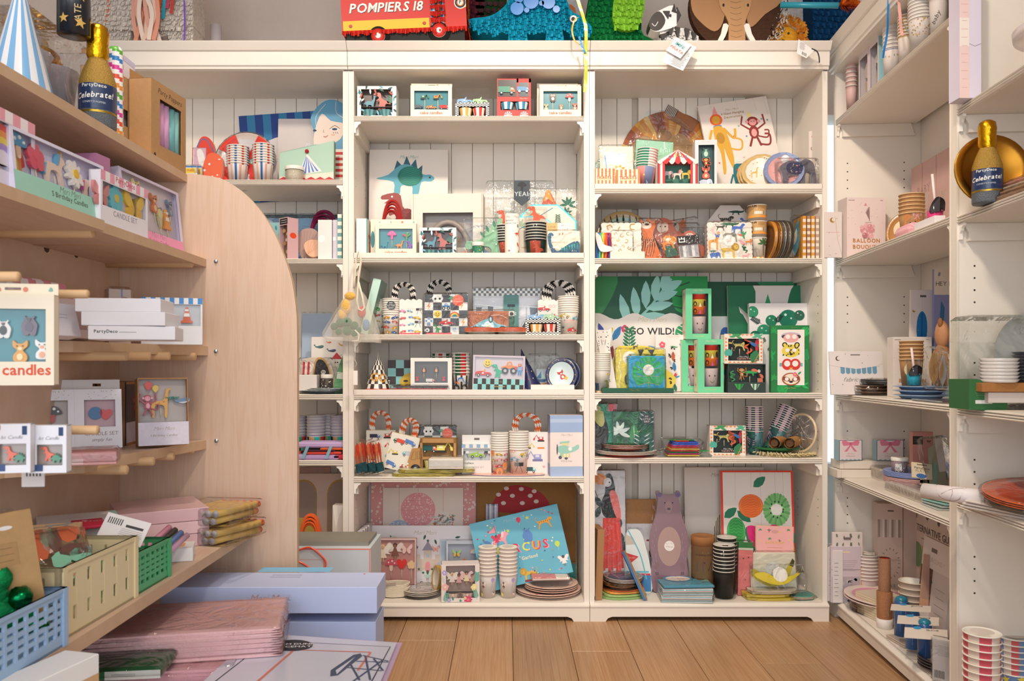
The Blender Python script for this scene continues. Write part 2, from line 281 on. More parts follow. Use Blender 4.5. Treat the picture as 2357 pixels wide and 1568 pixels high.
SH={'car':[(smc([(-.5,-.08),(-.46,.05),(-.2,.1),(.0,.1),(.1,.04),(.42,.02),(.5,-.06),(.46,-.16),(-.46,-.16)]),0),(smc([(-.02,.1),(.1,.22),(.13,.2),(.08,.05)]),1),(E(-.3,-.16,.1),2),(E(.3,-.16,.1),2),(E(-.3,-.16,.045),3),(E(.3,-.16,.045),3),(E(-.02,-.03,.06),3)],'truck':[(Q(-.5,-.12,.22,.22),0),([(.22,-.12),(.22,.16),(.38,.16),(.5,.02),(.5,-.12)],1),([(.27,.03),(.27,.12),(.36,.12),(.43,.03)],3),(E(-.3,-.16,.1),2),(E(.3,-.16,.1),2),(E(-.3,-.16,.045),3),(E(.3,-.16,.045),3)],'digger':[(Q(-.5,-.25,.1,-.12),2),(Q(-.42,-.12,.02,.16),0),(Q(-.3,0,-.08,.13),3),(stk([(0,0),(.2,.32),(.38,.05)],.07),0),([(.3,.06),(.46,.06),(.5,-.12),(.36,-.14)],0)],'sauropod':[(smc([(-.5,-.02),(-.3,.02),(-.1,.14),(.12,.1),(.24,.24),(.28,.44),(.4,.48),(.48,.42),(.38,.37),(.36,.2),(.28,-.04),(.26,-.32),(.16,-.32),(.12,-.14),(-.08,-.14),(-.1,-.32),(-.2,-.32),(-.22,-.1)],3),0),(E(.4,.44,.015),1)],'stego':[([(-.2,.12),(-.16,.28),(-.06,.18),(0,.36),(.08,.2),(.16,.32),(.2,.14),(.28,.22),(.28,.08)],1),(smc([(-.5,-.06),(-.3,.02),(-.1,.2),(.1,.2),(.3,.06),(.42,.06),(.5,0),(.44,-.06),(.28,-.08),(.24,-.3),(.14,-.3),(.12,-.16),(-.06,-.16),(-.08,-.3),(-.18,-.3),(-.2,-.1)],3),0),(E(.42,.01,.018),2)],'trex':[(smc([(-.45,.42),(-.2,.48),(-.06,.42),(-.02,.2),(.14,.05),(.34,0),(.5,-.18),(.3,-.14),(.18,-.22),(.2,-.48),(.02,-.48),(0,-.26),(-.08,-.48),(-.22,-.48),(-.14,-.16),(-.16,.04),(-.28,.0),(-.3,.06),(-.18,.14),(-.2,.26),(-.4,.26),(-.3,.34),(-.45,.34)],2),0),(E(-.24,.4,.02),1)],'croc':[(smc([(-.5,0),(-.2,.08),(.1,.1),(.3,.06),(.5,.1),(.48,.02),(.34,-.04),(.2,-.06),(.22,-.16),(.14,-.16),(.1,-.06),(-.12,-.06),(-.14,-.16),(-.22,-.16),(-.2,-.04)],3),0),(E(.3,.07,.02),1)],'quad':[(smc([(-.42,.1),(-.2,.16),(.12,.14),(.24,.3),(.36,.34),(.46,.24),(.36,.16),(.28,.0),(.26,-.34),(.16,-.34),(.14,-.06),(-.2,-.06),(-.22,-.34),(-.32,-.34),(-.34,-.04),(-.44,-.2)],3),0),(E(.38,.27,.02),1)],'giraffe':[(smc([(-.3,-.04),(-.08,.04),(.1,.1),(.18,.44),(.3,.48),(.34,.42),(.26,.38),(.22,-.04),(.2,-.5),(.12,-.5),(.1,-.12),(-.18,-.14),(-.2,-.5),(-.28,-.5)],3),0),(E(-.05,-.03,.03),1),(E(.1,.02,.03),1),(E(.16,.2,.02),1)],'elephant':[(smc([(-.44,.12),(-.2,.26),(.06,.24),(.2,.3),(.38,.22),(.44,0),(.46,-.3),(.38,-.3),(.34,-.02),(.2,-.02),(.16,-.34),(.04,-.34),(.02,-.1),(-.22,-.1),(-.24,-.34),(-.36,-.34),(-.38,-.04)],3),0),(smc([(.08,.22),(.24,.24),(.22,-.02),(.08,.02)]),1)],'lion':[(smc([(-.44,.1),(.0,.14),(.2,.1),(.24,-.34),(.14,-.34),(.1,-.06),(-.26,-.08),(-.28,-.34),(-.38,-.34),(-.4,-.02)],3),0),(E(.26,.18,.2),1),(E(.3,.17,.12),0),(E(.34,.19,.02),2),(stk([(-.42,.06),(-.5,.2),(-.46,.3)],.03),0)],'monkey':[(E(0,-.08,.14,.2),0),(E(0,.24,.17,.15),0),(E(-.17,.24,.05),1),(E(.17,.24,.05),1),(E(0,.22,.11,.1),1),(E(-.04,.25,.015),2),(E(.04,.25,.015),2),(stk([(-.1,0),(-.34,.18),(-.28,.42)],.05),0),(stk([(.1,0),(.34,.16),(.3,.44)],.05),0),(stk([(-.06,-.22),(-.16,-.5)],.06),0),(stk([(.06,-.22),(.16,-.5)],.06),0),(stk(smo([(.1,-.2),(.36,-.26),(.42,-.06),(.3,-.04)]),.04),0),(E(0,-.1,.08,.12),1)],'bear':[(smc([(-.14,.4),(-.2,.48),(-.26,.42),(-.2,.32),(-.36,.05),(-.34,-.2),(-.26,-.48),(-.06,-.48),(0,-.4),(.06,-.48),(.26,-.48),(.34,-.2),(.36,.05),(.2,.32),(.26,.42),(.2,.48),(.14,.4)],3),0),(E(0,-.08,.19,.26),1),(E(0,.27,.08,.08),1),(E(0,.29,.035,.02),2),(E(-.1,.33,.015),2),(E(.1,.33,.015),2)],'parrot':[(smc([(-.08,.3),(0,.46),(.14,.46),(.2,.3),(.16,0),(.06,-.5),(-.04,-.46),(-.12,0)],3),0),([(.16,.42),(.28,.34),(.18,.28)],2),(smc([(-.06,.1),(-.5,.24),(-.42,.06),(-.1,-.12)]),1),(smc([(.12,.1),(.5,.24),(.42,.06),(.1,-.12)]),3),(E(.12,.38,.04),4),(E(.12,.38,.015),5)],'toucan':[(smc([(-.05,.42),(.12,.46),(.22,.3),(.3,-.1),(.2,-.3),(0,-.1),(-.06,.2)],3),0),(smc([(-.48,.44),(-.3,.5),(-.04,.4),(-.04,.26),(-.44,.3)],2),1),(E(.06,.32,.1,.13),2),(E(.06,.36,.02),3),(smc([(.1,.12),(.34,.0),(.36,-.2),(.18,-.14)]),4),([(.04,-.2),(.3,-.2),(.34,-.5),(.02,-.5)],4)],'whale':[(smc([(-.5,.14),(-.4,.1),(-.3,-.04),(-.1,-.1),(.2,-.14),(.44,-.04),(.46,.1),(.3,.16),(0,.1),(-.26,.06),(-.36,.24),(-.42,.2)],3),0),(smc([(.46,.0),(.2,-.14),(-.1,-.1),(.2,-.06)]),1),(E(.36,.04,.015),2)],'boat':[([(-.4,-.2),(.4,-.2),(.28,-.42),(-.28,-.42)],0),([(-.02,.45),(-.02,-.14),(-.4,-.14)],1),([(.04,.34),(.04,-.14),(.34,-.14)],2)],'palm':[(leafp(0,0,.5,.16,a),0)for a in(-20,25,65,100,140,185)],'frond':[(stk([(0,-.5),(0,.45)],.03),0)]+[(leafp(0,-.35+.14*i,.36-.02*i,.1,s),0)for i in range(6)for s in(40,140)],'monstera':[(smc([(0,.45),(-.2,.4),(-.42,.2),(-.46,-.1),(-.3,-.36),(-.05,-.3),(0,-.5),(.05,-.3),(.3,-.36),(.46,-.1),(.42,.2),(.2,.4)],3),0)]+[(leafp(.1*s,-.15+.2*i,.36,.05,90-s*60),1)for i in range(3)for s in(-1,1)],'flower':[(E(.24*cos(2*pi*i/5+.3),.24*sin(2*pi*i/5+.3),.2),0)for i in range(5)]+[(E(0,0,.13),1)],'daisy':[(E(.28*cos(2*pi*i/9),.28*sin(2*pi*i/9),.2,.1,8,40*i),0)for i in range(9)]+[(E(0,0,.15),1)],'balloon':[(smc([(0,.5),(-.24,.36),(-.26,.1),(0,-.2),(.26,.1),(.24,.36)]),0),(stk([(0,-.2),(.03,-.35),(-.02,-.5)],.015),1)],'star':[(ST(0,0,.5),0)],'dot':[(E(0,0,.5),0)],'heart':[(smc([(0,-.45),(-.42,.0),(-.36,.34),(-.12,.36),(0,.2),(.12,.36),(.36,.34),(.42,0)]),0)],'butterfly':[(smc([(-.03,0),(-.4,.4),(-.5,.2),(-.36,-.02)]),0),(smc([(.03,0),(.4,.4),(.5,.2),(.36,-.02)]),0),(smc([(-.03,0),(-.34,-.08),(-.3,-.38),(-.1,-.3)]),1),(smc([(.03,0),(.34,-.08),(.3,-.38),(.1,-.3)]),1),(E(0,-.02,.04,.24),2)],'fairy':[(smc([(0,.1),(-.3,.42),(-.48,.3),(-.3,.02),(-.4,-.1),(-.1,-.06)]),2),(smc([(0,.1),(.3,.42),(.48,.3),(.3,.02),(.4,-.1),(.1,-.06)]),2),([(-.06,.14),(.06,.14),(.22,-.3),(-.22,-.3)],0),(E(0,.27,.12,.13),3),(E(0,.24,.08,.09),1),(stk([(-.05,-.3),(-.06,-.5)],.04),1),(stk([(.05,-.3),(.06,-.5)],.04),1)],'mushroom':[(smc([(-.12,.04),(-.1,-.45),(.1,-.45),(.12,.04)]),1),(smc([(-.5,.02),(-.3,.36),(0,.48),(.3,.36),(.5,.02),(0,-.04)],3),0),(E(-.2,.2,.07),2),(E(.08,.3,.08),2),(E(.28,.14,.06),2)],'castle':[(Q(-.5,-.5,.5,-.1),0),(Q(-.5,-.1,-.26,.06),0),(Q(.26,-.1,.5,.06),0),(Q(-.14,-.5,.14,.2),0),([(-.2,.2),(.2,.2),(0,.52)],1),(smc([(-.08,-.5),(-.08,-.25),(0,-.18),(.08,-.25),(.08,-.5)],2),2),(smc([(-.05,0),(0,.08),(.05,0),(0,-.06)]),3),(smc([(-.42,-.3),(-.38,-.2),(-.34,-.3),(-.38,-.36)]),3),(smc([(.42,-.3),(.38,-.2),(.34,-.3),(.38,-.36)]),3)],'rainbow':[([(r*cos(pi*i/10),r*sin(pi*i/10)-.25)for i in range(11)],k)for k,r in enumerate((.5,.42,.34,.26,.18))],'smile':[(E(0,0,.5,.5,18),0),(E(-.17,.14,.06,.09),1),(E(.17,.14,.06,.09),1),(stk(smo([(-.28,-.1),(0,-.3),(.28,-.1)]),.06),1)],'eyes':[(E(-.25,0,.25),0),(E(.25,0,.25),0),(E(-.2,-.03,.1),1),(E(.2,-.03,.1),1)],'bolt':[([(.1,.5),(-.22,-.06),(0,-.04),(-.16,-.5),(.24,.1),(.02,.08)],0)],'robot':[(Q(-.2,-.12,.2,.2),0),(Q(-.14,.19,.14,.46),1),(Q(-.16,-.5,-.03,-.12),2),(Q(.03,-.5,.16,-.12),2),(Q(-.4,-.05,-.19,.18),1),(Q(.19,-.05,.4,.18),1),(Q(-.08,.3,.08,.38),3)],'unicorn':[(smc([(-.36,.05),(-.1,.1),(.1,.1),(.18,.3),(.3,.34),(.46,.2),(.36,.14),(.26,-.04),(.3,-.4),(.2,-.4),(.12,-.1),(-.18,-.1),(-.28,-.4),(-.38,-.4)],3),0),([(.26,.34),(.32,.5),(.32,.32)],1),(smc([(.06,.1),(.12,.36),(.24,.36),(.16,.12)]),2),(smc([(-.36,.05),(-.5,-.1),(-.46,-.25),(-.4,-.08)]),2)],'owl':[(smc([(-.3,.44),(-.14,.36),(.14,.36),(.3,.44),(.32,0),(.2,-.44),(-.2,-.44),(-.32,0)],3),0),(E(-.13,.2,.11),1),(E(.13,.2,.11),1),(E(-.13,.2,.05),2),(E(.13,.2,.05),2),(E(0,-.18,.16,.2),1)],'fox':[(smc([(-.3,.48),(-.12,.34),(.12,.34),(.3,.48),(.3,.2),(.12,.02),(.28,-.2),(.24,-.48),(-.24,-.48),(-.28,-.2),(-.12,.02),(-.3,.2)],3),0),(E(0,.1,.1,.08),1),(E(0,-.28,.13,.16),1),(E(-.12,.22,.03),2),(E(.12,.22,.03),2)],'mon_truck':[(smc([(-.46,.05),(-.2,.12),(-.12,.34),(.14,.34),(.2,.12),(.46,.1),(.46,-.06),(-.46,-.06)],2),0),(Q(-.08,.14,.1,.28),3),(E(-.27,-.22,.22,.22,14),2),(E(.27,-.22,.22,.22,14),2),(E(-.27,-.22,.1),3),(E(.27,-.22,.1),3)],'plane':[(smc([(-.36,.12),(-.1,.16),(.2,.08),(.44,.2),(.46,.02),(.1,-.14),(-.3,-.14),(-.4,0)],3),0),([(-.3,.3),(.1,.34),(.08,.26),(-.3,.22)],0),([(-.26,-.1),(.06,-.12),(-.02,-.3),(-.3,-.26)],0),(Q(-.2,.16,.06,.25),1),(E(-.4,0,.03,.22),2),(E(-.28,-.32,.07),2),(E(-.04,-.34,.07),2),(E(.12,.02,.08),3)],'cheetah':[(smc([(-.42,.12),(.1,.14),(.22,.24),(.4,.22),(.42,.1),(.26,.0),(.34,-.3),(.26,-.3),(.14,-.06),(-.2,-.04),(-.36,-.3),(-.42,-.28),(-.34,-.02)],3),0)]+[(E(-.3+.12*i,.06+.03*(i%2),.022),1)for i in range(6)]+[(stk(smo([(-.42,.1),(-.5,.26),(-.4,.36)]),.03),0)],'snake':[(stk(smo([(.1,.5),(-.2,.34),(.2,.16),(-.2,-.04),(.2,-.24),(-.1,-.44)]),.1),0)],'feather':[(leafp(0,-.5,1,.4,90),0),(stk([(0,-.5),(0,.4)],.03),1)],'pineapple':[(E(0,-.15,.26,.34),0)]+[(leafp(0,.12,.36,.12,a),1)for a in(50,70,90,110,130)],'banana':[(smc([(-.45,.2),(-.2,-.1),(.1,-.2),(.45,-.1),(.48,.02),(.1,-.02),(-.2,.1),(-.38,.28)],3),0)],'lizard':[(stk(smo([(-.4,-.4),(-.2,-.36),(-.1,-.1),(.05,.1),(.1,.3),(.2,.46)]),[.02]*6+[.06]*6+[.12]*8+[.08]*6),0),(stk([(-.3,.0),(-.05,-.05),(.1,-.2)],.04),0),(stk([(-.15,.3),(.08,.18),(.3,.1)],.04),0)],'ice':[([(-.2,.05),(.2,.05),(0,-.5)],0),(E(0,.2,.24,.2),1),(E(.1,.4,.07),2)],'house':[(Q(-.35,-.4,.35,.1),0),([(-.45,.1),(.45,.1),(0,.5)],1),(Q(-.08,-.4,.08,-.1),2)],'flags':[([(-.4,-.45),(-.36,-.45),(.02,.4),(-.02,.4)],1),(Q(-.45,.1,.0,.42),0),([(.4,-.45),(.36,-.45),(-.02,.4),(.02,.4)],1),(Q(.02,.1,.46,.42),2)],'bow':[(smc([(0,.1),(-.5,.3),(-.46,-.05),(0,.0)],2),0),(smc([(0,.1),(.5,.3),(.46,-.05),(0,.0)],2),0),([(-.05,0),(-.4,-.4),(-.22,-.4),(.04,-.02)],0),([(.05,0),(.4,-.4),(.22,-.4),(-.04,-.02)],0),(Q(-.08,-.03,.08,.15),1)],'cone':[([(-.22,-.35),(.22,-.35),(.06,.42),(-.06,.42)],0),(Q(-.3,-.45,.3,-.33),0),([(-.16,-.1),(.16,-.1),(.12,.08),(-.12,.08)],1),(Q(-.09,.2,.09,.3),1)],'skull':[(E(0,.1,.3,.28),0),(Q(-.16,-.35,.16,-.05),0),(E(-.11,.1,.08),1),(E(.11,.1,.08),1)],}
def clip(p,cl):
 for(ax,ay),(bx,by)in zip(cl,cl[1:]+cl[:1]):
  o=[];f=lambda q:(bx-ax)*(q[1]-ay)-(by-ay)*(q[0]-ax)
  for i in range(len(p)):
   a,b=p[i-1],p[i];fa,fb=f(a),f(b)
   if(fa>=0)!=(fb>=0):t=fa/(fa-fb);o.append((a[0]+(b[0]-a[0])*t,a[1]+(b[1]-a[1])*t))
   if fb>=0:o.append(b)
  p=o
  if len(p)<3:return None
 return p
class Cv:
 def __init__(s,w,h,fin='card'):s.w,s.h,s.fin,s.q,s.k,s.cur=w,h,fin,[],0,0;s.cl=[(-w/2,0),(w/2,0),(w/2,h),(-w/2,h)]
 def P(s,u,v):return((u-.5)*s.w,v*s.h)
 def raw(s,polys,c):
  if not s.cur:polys=[q for q in(clip(p,s.cl)for p in polys)if q]
  s.k+=1;s.q.append((polys,c,s.k));return s
 def r(s,u0,v0,u1,v1,c):
  if s.cur and u1-u0>.12:
   n=int((u1-u0)/.08)+1;q=[u0+(u1-u0)*i/n for i in range(n+1)];return s.raw([[s.P(a,v0),s.P(b,v0),s.P(b,v1),s.P(a,v1)]for a,b in zip(q,q[1:])],c)
  s.raw([[s.P(u0,v0),s.P(u1,v0),s.P(u1,v1),s.P(u0,v1)]],c);return s
 def p(s,pts,c):s.raw([[s.P(*q)for q in pts]],c);return s
 def e(s,u,v,rx,rz,c,a=0,n=18):
  x,z=s.P(u,v);s.raw([E(x,z,rx*s.w,rz*s.w,n,a)],c);return s
 def l(s,pts,wd,c,smooth=False):
  q=[s.P(*a)for a in pts]
  if smooth:q=smo(q)
  s.raw([stk(q,[a*s.w for a in wd]if isinstance(wd,list)else wd*s.w)],c);return s
 def ic(s,name,u,v,sz,cols,a=0,flip=False):
  x,z=s.P(u,v);S=sz*s.w;ca,sa=cos(rad(a)),sin(rad(a))
  if isinstance(cols,str):cols=cols.split()
  for pts,ci in SH[name]:
   q=[]
   for px,pz in pts:
    if flip:px=-px
    q.append((x+S*(px*ca-pz*sa),z+S*(px*sa+pz*ca)))
   s.raw([q],cols[min(ci,len(cols)-1)])
  return s
 def t(s,txt,u,v,sz,c,sh=0,a=0,al='c',w=0,tr=.09):
  x,z=s.P(u,v);S=sz*s.w/.73;adv=0;gl=[]
  for ch in txt:
   if ch==' ' or(w,ch)not in GL:adv+=.28;continue
   vs,fs,W=GL[w,ch];gl.append((vs,fs,adv));adv+=W+tr
  adv-=tr;off={'c':-adv/2,'l':0,'r':-adv}[al];ca,sa=cos(rad(a)),sin(rad(a));polys=[]
  for vs,fs,ax in gl:
   q=[((vx+ax+off+vy*sh)*S,vy*S)for vx,vy in vs]
   q=[(x+px*ca-pz*sa,z+px*sa+pz*ca)for px,pz in q]
   polys+=[[q[i]for i in f]for f in fs]
  s.raw(polys,c);return s
 def sp(s,n,cols,u0=0,v0=0,u1=1,v1=1,horiz=False):
  cols=cols.split()
  for i in range(n):
   a,b=i/n,(i+1)/n
   if horiz:s.r(u0,v0+(v1-v0)*a,u1,v0+(v1-v0)*b,cols[i%len(cols)])
   else:s.r(u0+(u1-u0)*a,v0,u0+(u1-u0)*b,v1,cols[i%len(cols)])
   s.k-=1
  s.k+=1;return s
 def ck(s,nx,nz,cols,u0=0,v0=0,u1=1,v1=1):
  cols=cols.split()
  for i in range(nx):
   for j in range(nz):
    s.r(u0+(u1-u0)*i/nx,v0+(v1-v0)*j/nz,u0+(u1-u0)*(i+1)/nx,v0+(v1-v0)*(j+1)/nz,cols[(i+j)%len(cols)]);s.k-=1
  s.k+=1;return s
 def ds(s,n,r,cols,seed=1,u0=.03,v0=.03,u1=.97,v1=.97):
  g=random.Random(seed);cols=cols.split()
  for i in range(n):s.e(u0+(u1-u0)*g.random(),v0+(v1-v0)*g.random(),r*(.6+.8*g.random()),r*(.6+.8*g.random()),cols[i%len(cols)],n=7);s.k-=1
  s.k+=1;return s
 def sx_(s,items,sz,nx,nz,seed=1,u0=.0,v0=.0,u1=1,v1=1,jit=.25):
  g=random.Random(seed);k=0
  for j in range(nz):
   for i in range(nx):
    nm,cc=items[k%len(items)];k+=1
    u=u0+(u1-u0)*(i+.5+jit*(g.random()-.5))/nx;v=v0+(v1-v0)*(j+.5+jit*(g.random()-.5))/nz
    s.ic(nm,u,v,sz*(.85+.3*g.random()),cc,g.uniform(-15,15),g.random()<.4)
  return s
 def ln(s,n,u0,u1,v0,v1,c,wd=.012):
  g=random.Random(n)
  for i in range(n):
   v=v1-(v1-v0)*(i+.5)/n;q=(u1-u0)*.5*(.6+.4*g.random());m=(u0+u1)/2
   s.r(m-q,v-wd*.3*s.w/s.h,m+q,v+wd*.3*s.w/s.h,c);s.k-=1
  s.k+=1;return s
 def tp(s,u,v,c,sz=.05):
  return s.t('Meri Meri',u,v,sz,c,sh=.35,w=2)
 def emit(s,mb,mp):
  for polys,c,k in s.q:
   for q in polys:mb.add([mp(x,z,.0003+k*2.2e-5)for x,z in q],[list(range(len(q)))],c,s.fin)
 def to(s,parent,mp=None,name='print'):
  mp=mp or(lambda x,z,o:(x,-o,z));ch=None
  if parent.type=='MESH':ch=parent
  else:
   ch=FIRST.get(parent.name)
  if ch is None:mb=MB();s.emit(mb,mp);return mb.bd(name,parent)
  l=ch.location*(ch is not parent);mb=BUILT[ch.name]
  s.emit(mb,(lambda x,z,o:tuple(V(mp(x,z,o))-l))if l.length else mp);old=ch.data;ch.data=mb.mesh(old.name)
  if not old.users:bpy.data.meshes.remove(old)
  return ch
def mpl(o,ux,uz):
 o,ux,uz=V(o),V(ux).normalized(),V(uz).normalized();n=ux.cross(uz)
 return lambda x,z,k:tuple(o+ux*x+uz*z+n*k)
def mcy(r0,r1,h,a0=-pi/2):
 def f(x,z,o):
  r=r0+(r1-r0)*z/h;a=a0+x/max(r0,r1);return((r+o)*cos(a),(r+o)*sin(a),z)
 return f
def sld(mb,name,x,z,s,cols,y0=0,th=.008,m='card',flip=False,a=0):
 if isinstance(cols,str):cols=cols.split()
 ca,sa=cos(rad(a)),sin(rad(a))
 for i,(pts,ci)in enumerate(SH[name]):
  q=[((-px if flip else px),pz)for px,pz in pts];q=[(x+s*(px*ca-pz*sa),z+s*(px*sa+pz*ca))for px,pz in q]
  mb.pz(q,y0-.0006*i,y0+th,cols[min(ci,len(cols)-1)],m)
 return mb
# ================================================================ the room
CREAM,CREAM2='ece3d7','e7ddd0'
def struct(name,mb,parent=None,**k):
 o=mb.bd(name,parent,**k)
 if not parent:o['kind']='structure'
 return o
fl=MB().box(-3.2,3.6,-1.2,5.2,-.06,-.012,'8a6844','card');floor=struct('floor',fl)
PW=.197
for i in range(-8,12):
 x=.022+i*PW;y=-.4-((i*37)%10)*.11
 if not-1.3<x<1.75:continue
 while y<3.9:
  L=(1.29,1.29,1.29)[i%3]
  if y+L>.3:
   MB().box(x+.0008,x+PW-.0008,max(y,-.2)+.0008,y+L-.0008,-.012,0,'b7906a','oak',b=.0015).bd('plank',floor)
  y+=L
struct('ceiling',MB().box(-3.2,3.6,-.4,5.2,2.95,3.05,'efe9e2','card'))
struct('wall_back',MB().box(-3.2,1.62,3.62,3.72,0,2.95,'e2d1c5','plaster').box(1.62,3.6,3.62,3.72,0,.28,'e4e6e6','plaster').box(1.62,3.6,3.62,3.72,2.3,2.95,'e2d1c5','plaster'))
struct('wall_left',MB().box(-3.2,-3.1,-.4,3.62,0,2.95,'e2d1c5','plaster'))
struct('wall_right',MB().box(3.5,3.6,-.4,3.62,0,2.95,'dccfc4','plaster'))
w1=MB()
w1.box(1.25,1.31,3.50,3.56,.02,.62,'e8eef0','paint').box(1.25,1.5,3.50,3.57,.50,.53,'e8eef0','paint').box(1.2,1.62,3.56,3.60,.0,2.05,'e8eef0','paint')
window=struct('window_1',w1)
MB().box(1.17,1.6,3.545,3.559,.53,2.0,'dcecf4','lit_glass').bd('glass_pane',window)
MB().box(1.17,1.6,3.53,3.556,.515,.53,'3a4044','paint').bd('window_seal',window)
MB().box(1.17,1.6,3.54,3.559,.06,.50,'d5e6ee','paint').bd('lower_panel',window)
# ================================================================ the cream bookcases
YF,DEP=3.03,.33
S0=F/YF
def zf(y):return EYE-(y-CY)/S0
def xf(x):return(x-CX)/S0
ZT=zf(105)
def ogee(z0,s=1):
 return[(0,0),(s*.026,0),(s*.026,-.007),(s*.021,-.009),(s*.016,-.013),(s*.014,-.019),(s*.010,-.023),(s*.008,-.026),(s*.008,-.042),(0,-.042)]
def shelf_mesh(x0,x1,zt,lip=0,dep=DEP,y0=0):
 mb=MB();w=x1-x0
 mb.box(x0,x1,y0+.006,y0+dep-.035,zt-.021-lip,zt-lip,CREAM,'paint')
 if lip:mb.box(x0,x1,y0-.001,y0+.012,zt-lip-.002,zt,CREAM,'paint')
 z=zt-lip
 for k in range(3):
  a=z-.0005-k*.0068
  mb.pz([(y0+.007,a),(y0+.001,a-.0008),(y0-.0015,a-.003),(y0+.001,a-.0052),(y0+.007,a-.006)],x0,x1,CREAM,'paint',ax='x')
 return mb
def bookcase(name,label,xl,xr,shelves,M0,boards,topz,grp,base=(1376,1380,1408,1424)):
 r=root(name,label,'bookcase',(0,0,0),grp=grp);r.matrix_world=M0
 th=.0185
 for s,x in((1,xl),(-1,xr-th)):
  mb=MB().box(x,x+th,.0,DEP-.004,.0,topz-.085,CREAM,'paint')
  e=x+th if s>0 else x
  mb.box(e-.0015,e+.0015,-.001,.004,.09,topz-.09,CREAM2,'paint')
  for h in range(int((topz-.45)/.032)):
   z=.22+h*.032
   if h%8 in(0,1,2,3):continue
   for y in(.045,DEP-.075):mb.add([(e+s*.0004,y+a*.0028,z+b*.0028)for a,b in circ(6)],[range(6)],'3d352c','paint')
  mb.bd('side_panel',r)
 for(bx0,bx1,yy,n)in boards:
  w=(bx1-bx0)/n
  for i in range(n):
   a=bx0+i*w;MB().box(a+.0012,a+w-.0012,yy,yy+.008,.07,topz-.09,CREAM,'paint',b=.0012).bd('back_board',r)
 MB().box(xl,xr,DEP-.003,DEP+.004,.05,topz-.08,'cfc3b2','paint').bd('back_sheet',r)
 for z,lip in shelves:
  sh=shelf_mesh(xl+th+.0004,xr-th-.0004,z,lip).bd('shelf',r)
  for s,x in((1,xl+th),(-1,xr-th)):
   pf=[(.012,0),(.012,-.007),(.016,-.010),(.019,-.016),(.024,-.024),(.024,-.046),(DEP-.04,-.046),(DEP-.055,0)]
   z0=z-lip-.0215
   mb=MB().pz([(a,z0+b)for a,b in pf],x if s>0 else x-.014,x+.014 if s>0 else x,CREAM,'paint',ax='x')
   mb.pz([(x+a,z0+b)for a,b in ogee(0,s)],.004,.012,'f4eee4','paint')
   mb.bd('cleat',sh)
 zb,f1=.068,.0
 mb=MB().box(xl+.001,xr-.001,.003,DEP-.01,zb-.018,zb,CREAM,'paint').bd('bottom_shelf',r)
 a,b=xl+.0005,xr-.0005
 out=[(a,0),(a+.058,0),(a+.066,.012),(a+.082,.018),(b-.082,.018),(b-.066,.012),(b-.058,0),(b,0),(b,zb-.012),(a,zb-.012)]
 mb=MB().pz(out,-.016,.0,CREAM2,'paint')
 mb.pz([(0,zb-.013),(-.020,zb-.013),(-.020,zb-.008),(-.006,zb-.001),(0,zb-.001)],a,b,CREAM,'paint',ax='x')
 mb.bd('plinth',r)
 zt=topz;pr=[(.0,zt-.092),(-.012,zt-.092),(-.014,zt-.084),(-.02,zt-.080),(-.022,zt-.030),(-.030,zt-.028),(-.034,zt-.022),(-.046,zt-.004),(-.048,zt),(.0,zt)]
 MB().pz(pr,xl+.0004,xr-.0004,CREAM,'paint',ax='x').box(xl+.0004,xr-.0004,.0,DEP,zt-.094,zt-.076,CREAM,'paint').box(xl+.001,xr-.001,.0,DEP,zt-.012,zt-.001,CREAM,'paint').bd('cornice',r)
 return r
G1='cream bookcases along the back wall'
MB_=MX.Translation((0,YF,0))
XL=[xf(802)-.895,xf(802),xf(1356.5),xf(1905)]
zl=[zf(413),zf(595),zf(908),zf(1060)]
zm=[zf(266),zf(582),zf(770),zf(897),zf(1098)]
zr=[zf(423),zf(594),zf(905),zf(1055)]
bookcase('bookcase','cream bookcase partly hidden behind the plywood display stand',XL[0]+.0005,XL[1]-.0005,[(z,0)for z in zl],MB_,[(XL[0]+.02,XL[1]-.02,DEP-.013,10)],ZT,G1)
bookcase('bookcase','middle cream bookcase whose top shelf holds two cake candle boxes',XL[1]+.0005,XL[2]-.0005,[(zm[0],0),(zm[1],.016),(zm[2],0),(zm[3],.016),(zm[4],0)],MB_,[(XL[1]+.02,XL[2]-.02,DEP-.013,10)],ZT,G1)
wx=[XL[2]+.02,xf(1440)*3.36/3.03+.06,xf(1715)*3.34/3.03,XL[3]-.02]
bookcase('bookcase','cream bookcase with the green jungle party shelf, beside the window gap',XL[2]+.0005,XL[3]-.0005,[(zr[0],.016),(zr[1],0),(zr[2],0),(zr[3],0)],MB_,[(wx[0],wx[1]-.035,DEP-.013,3),(wx[1]-.012,wx[2],DEP-.024,9),(wx[2]+.004,wx[3],DEP-.013,3)],ZT,G1)
PSI=math.atan2(.072,1)
QX,QY=1.262,3.13
zq=[zf(280),zf(602),zf(906),zf(1091)]
zq=[EYE-(y-CY)*QY/F for y in(280,602,906,1091)]
MQ=MX.Translation((QX,QY,0))@MX.Rotation(-pi/2-PSI+2*PSI*0,4,'Z')
def qpt(t,d,z=0):return MQ@V((t,d,z))
bookcase('bookcase','cream bookcase at the side with pale pink and blue baby party goods',.0005,.9655,[(z,0)for z in zq],MQ,[(.02,.945,DEP-.013,2)],ZT+.02,'cream bookcases along the side')
zq2=[EYE-(y-CY)*2.15/F for y in(250,498,937,1151)]
bookcase('bookcase','cream bookcase at the side holding the big gold plate',.9665,1.932,[(zq2[0],0),(zq2[1],0),(zq2[2],0),(zq2[3],0)],MQ,[(.986,1.91,DEP-.013,2)],ZT+.02,'cream bookcases along the side')
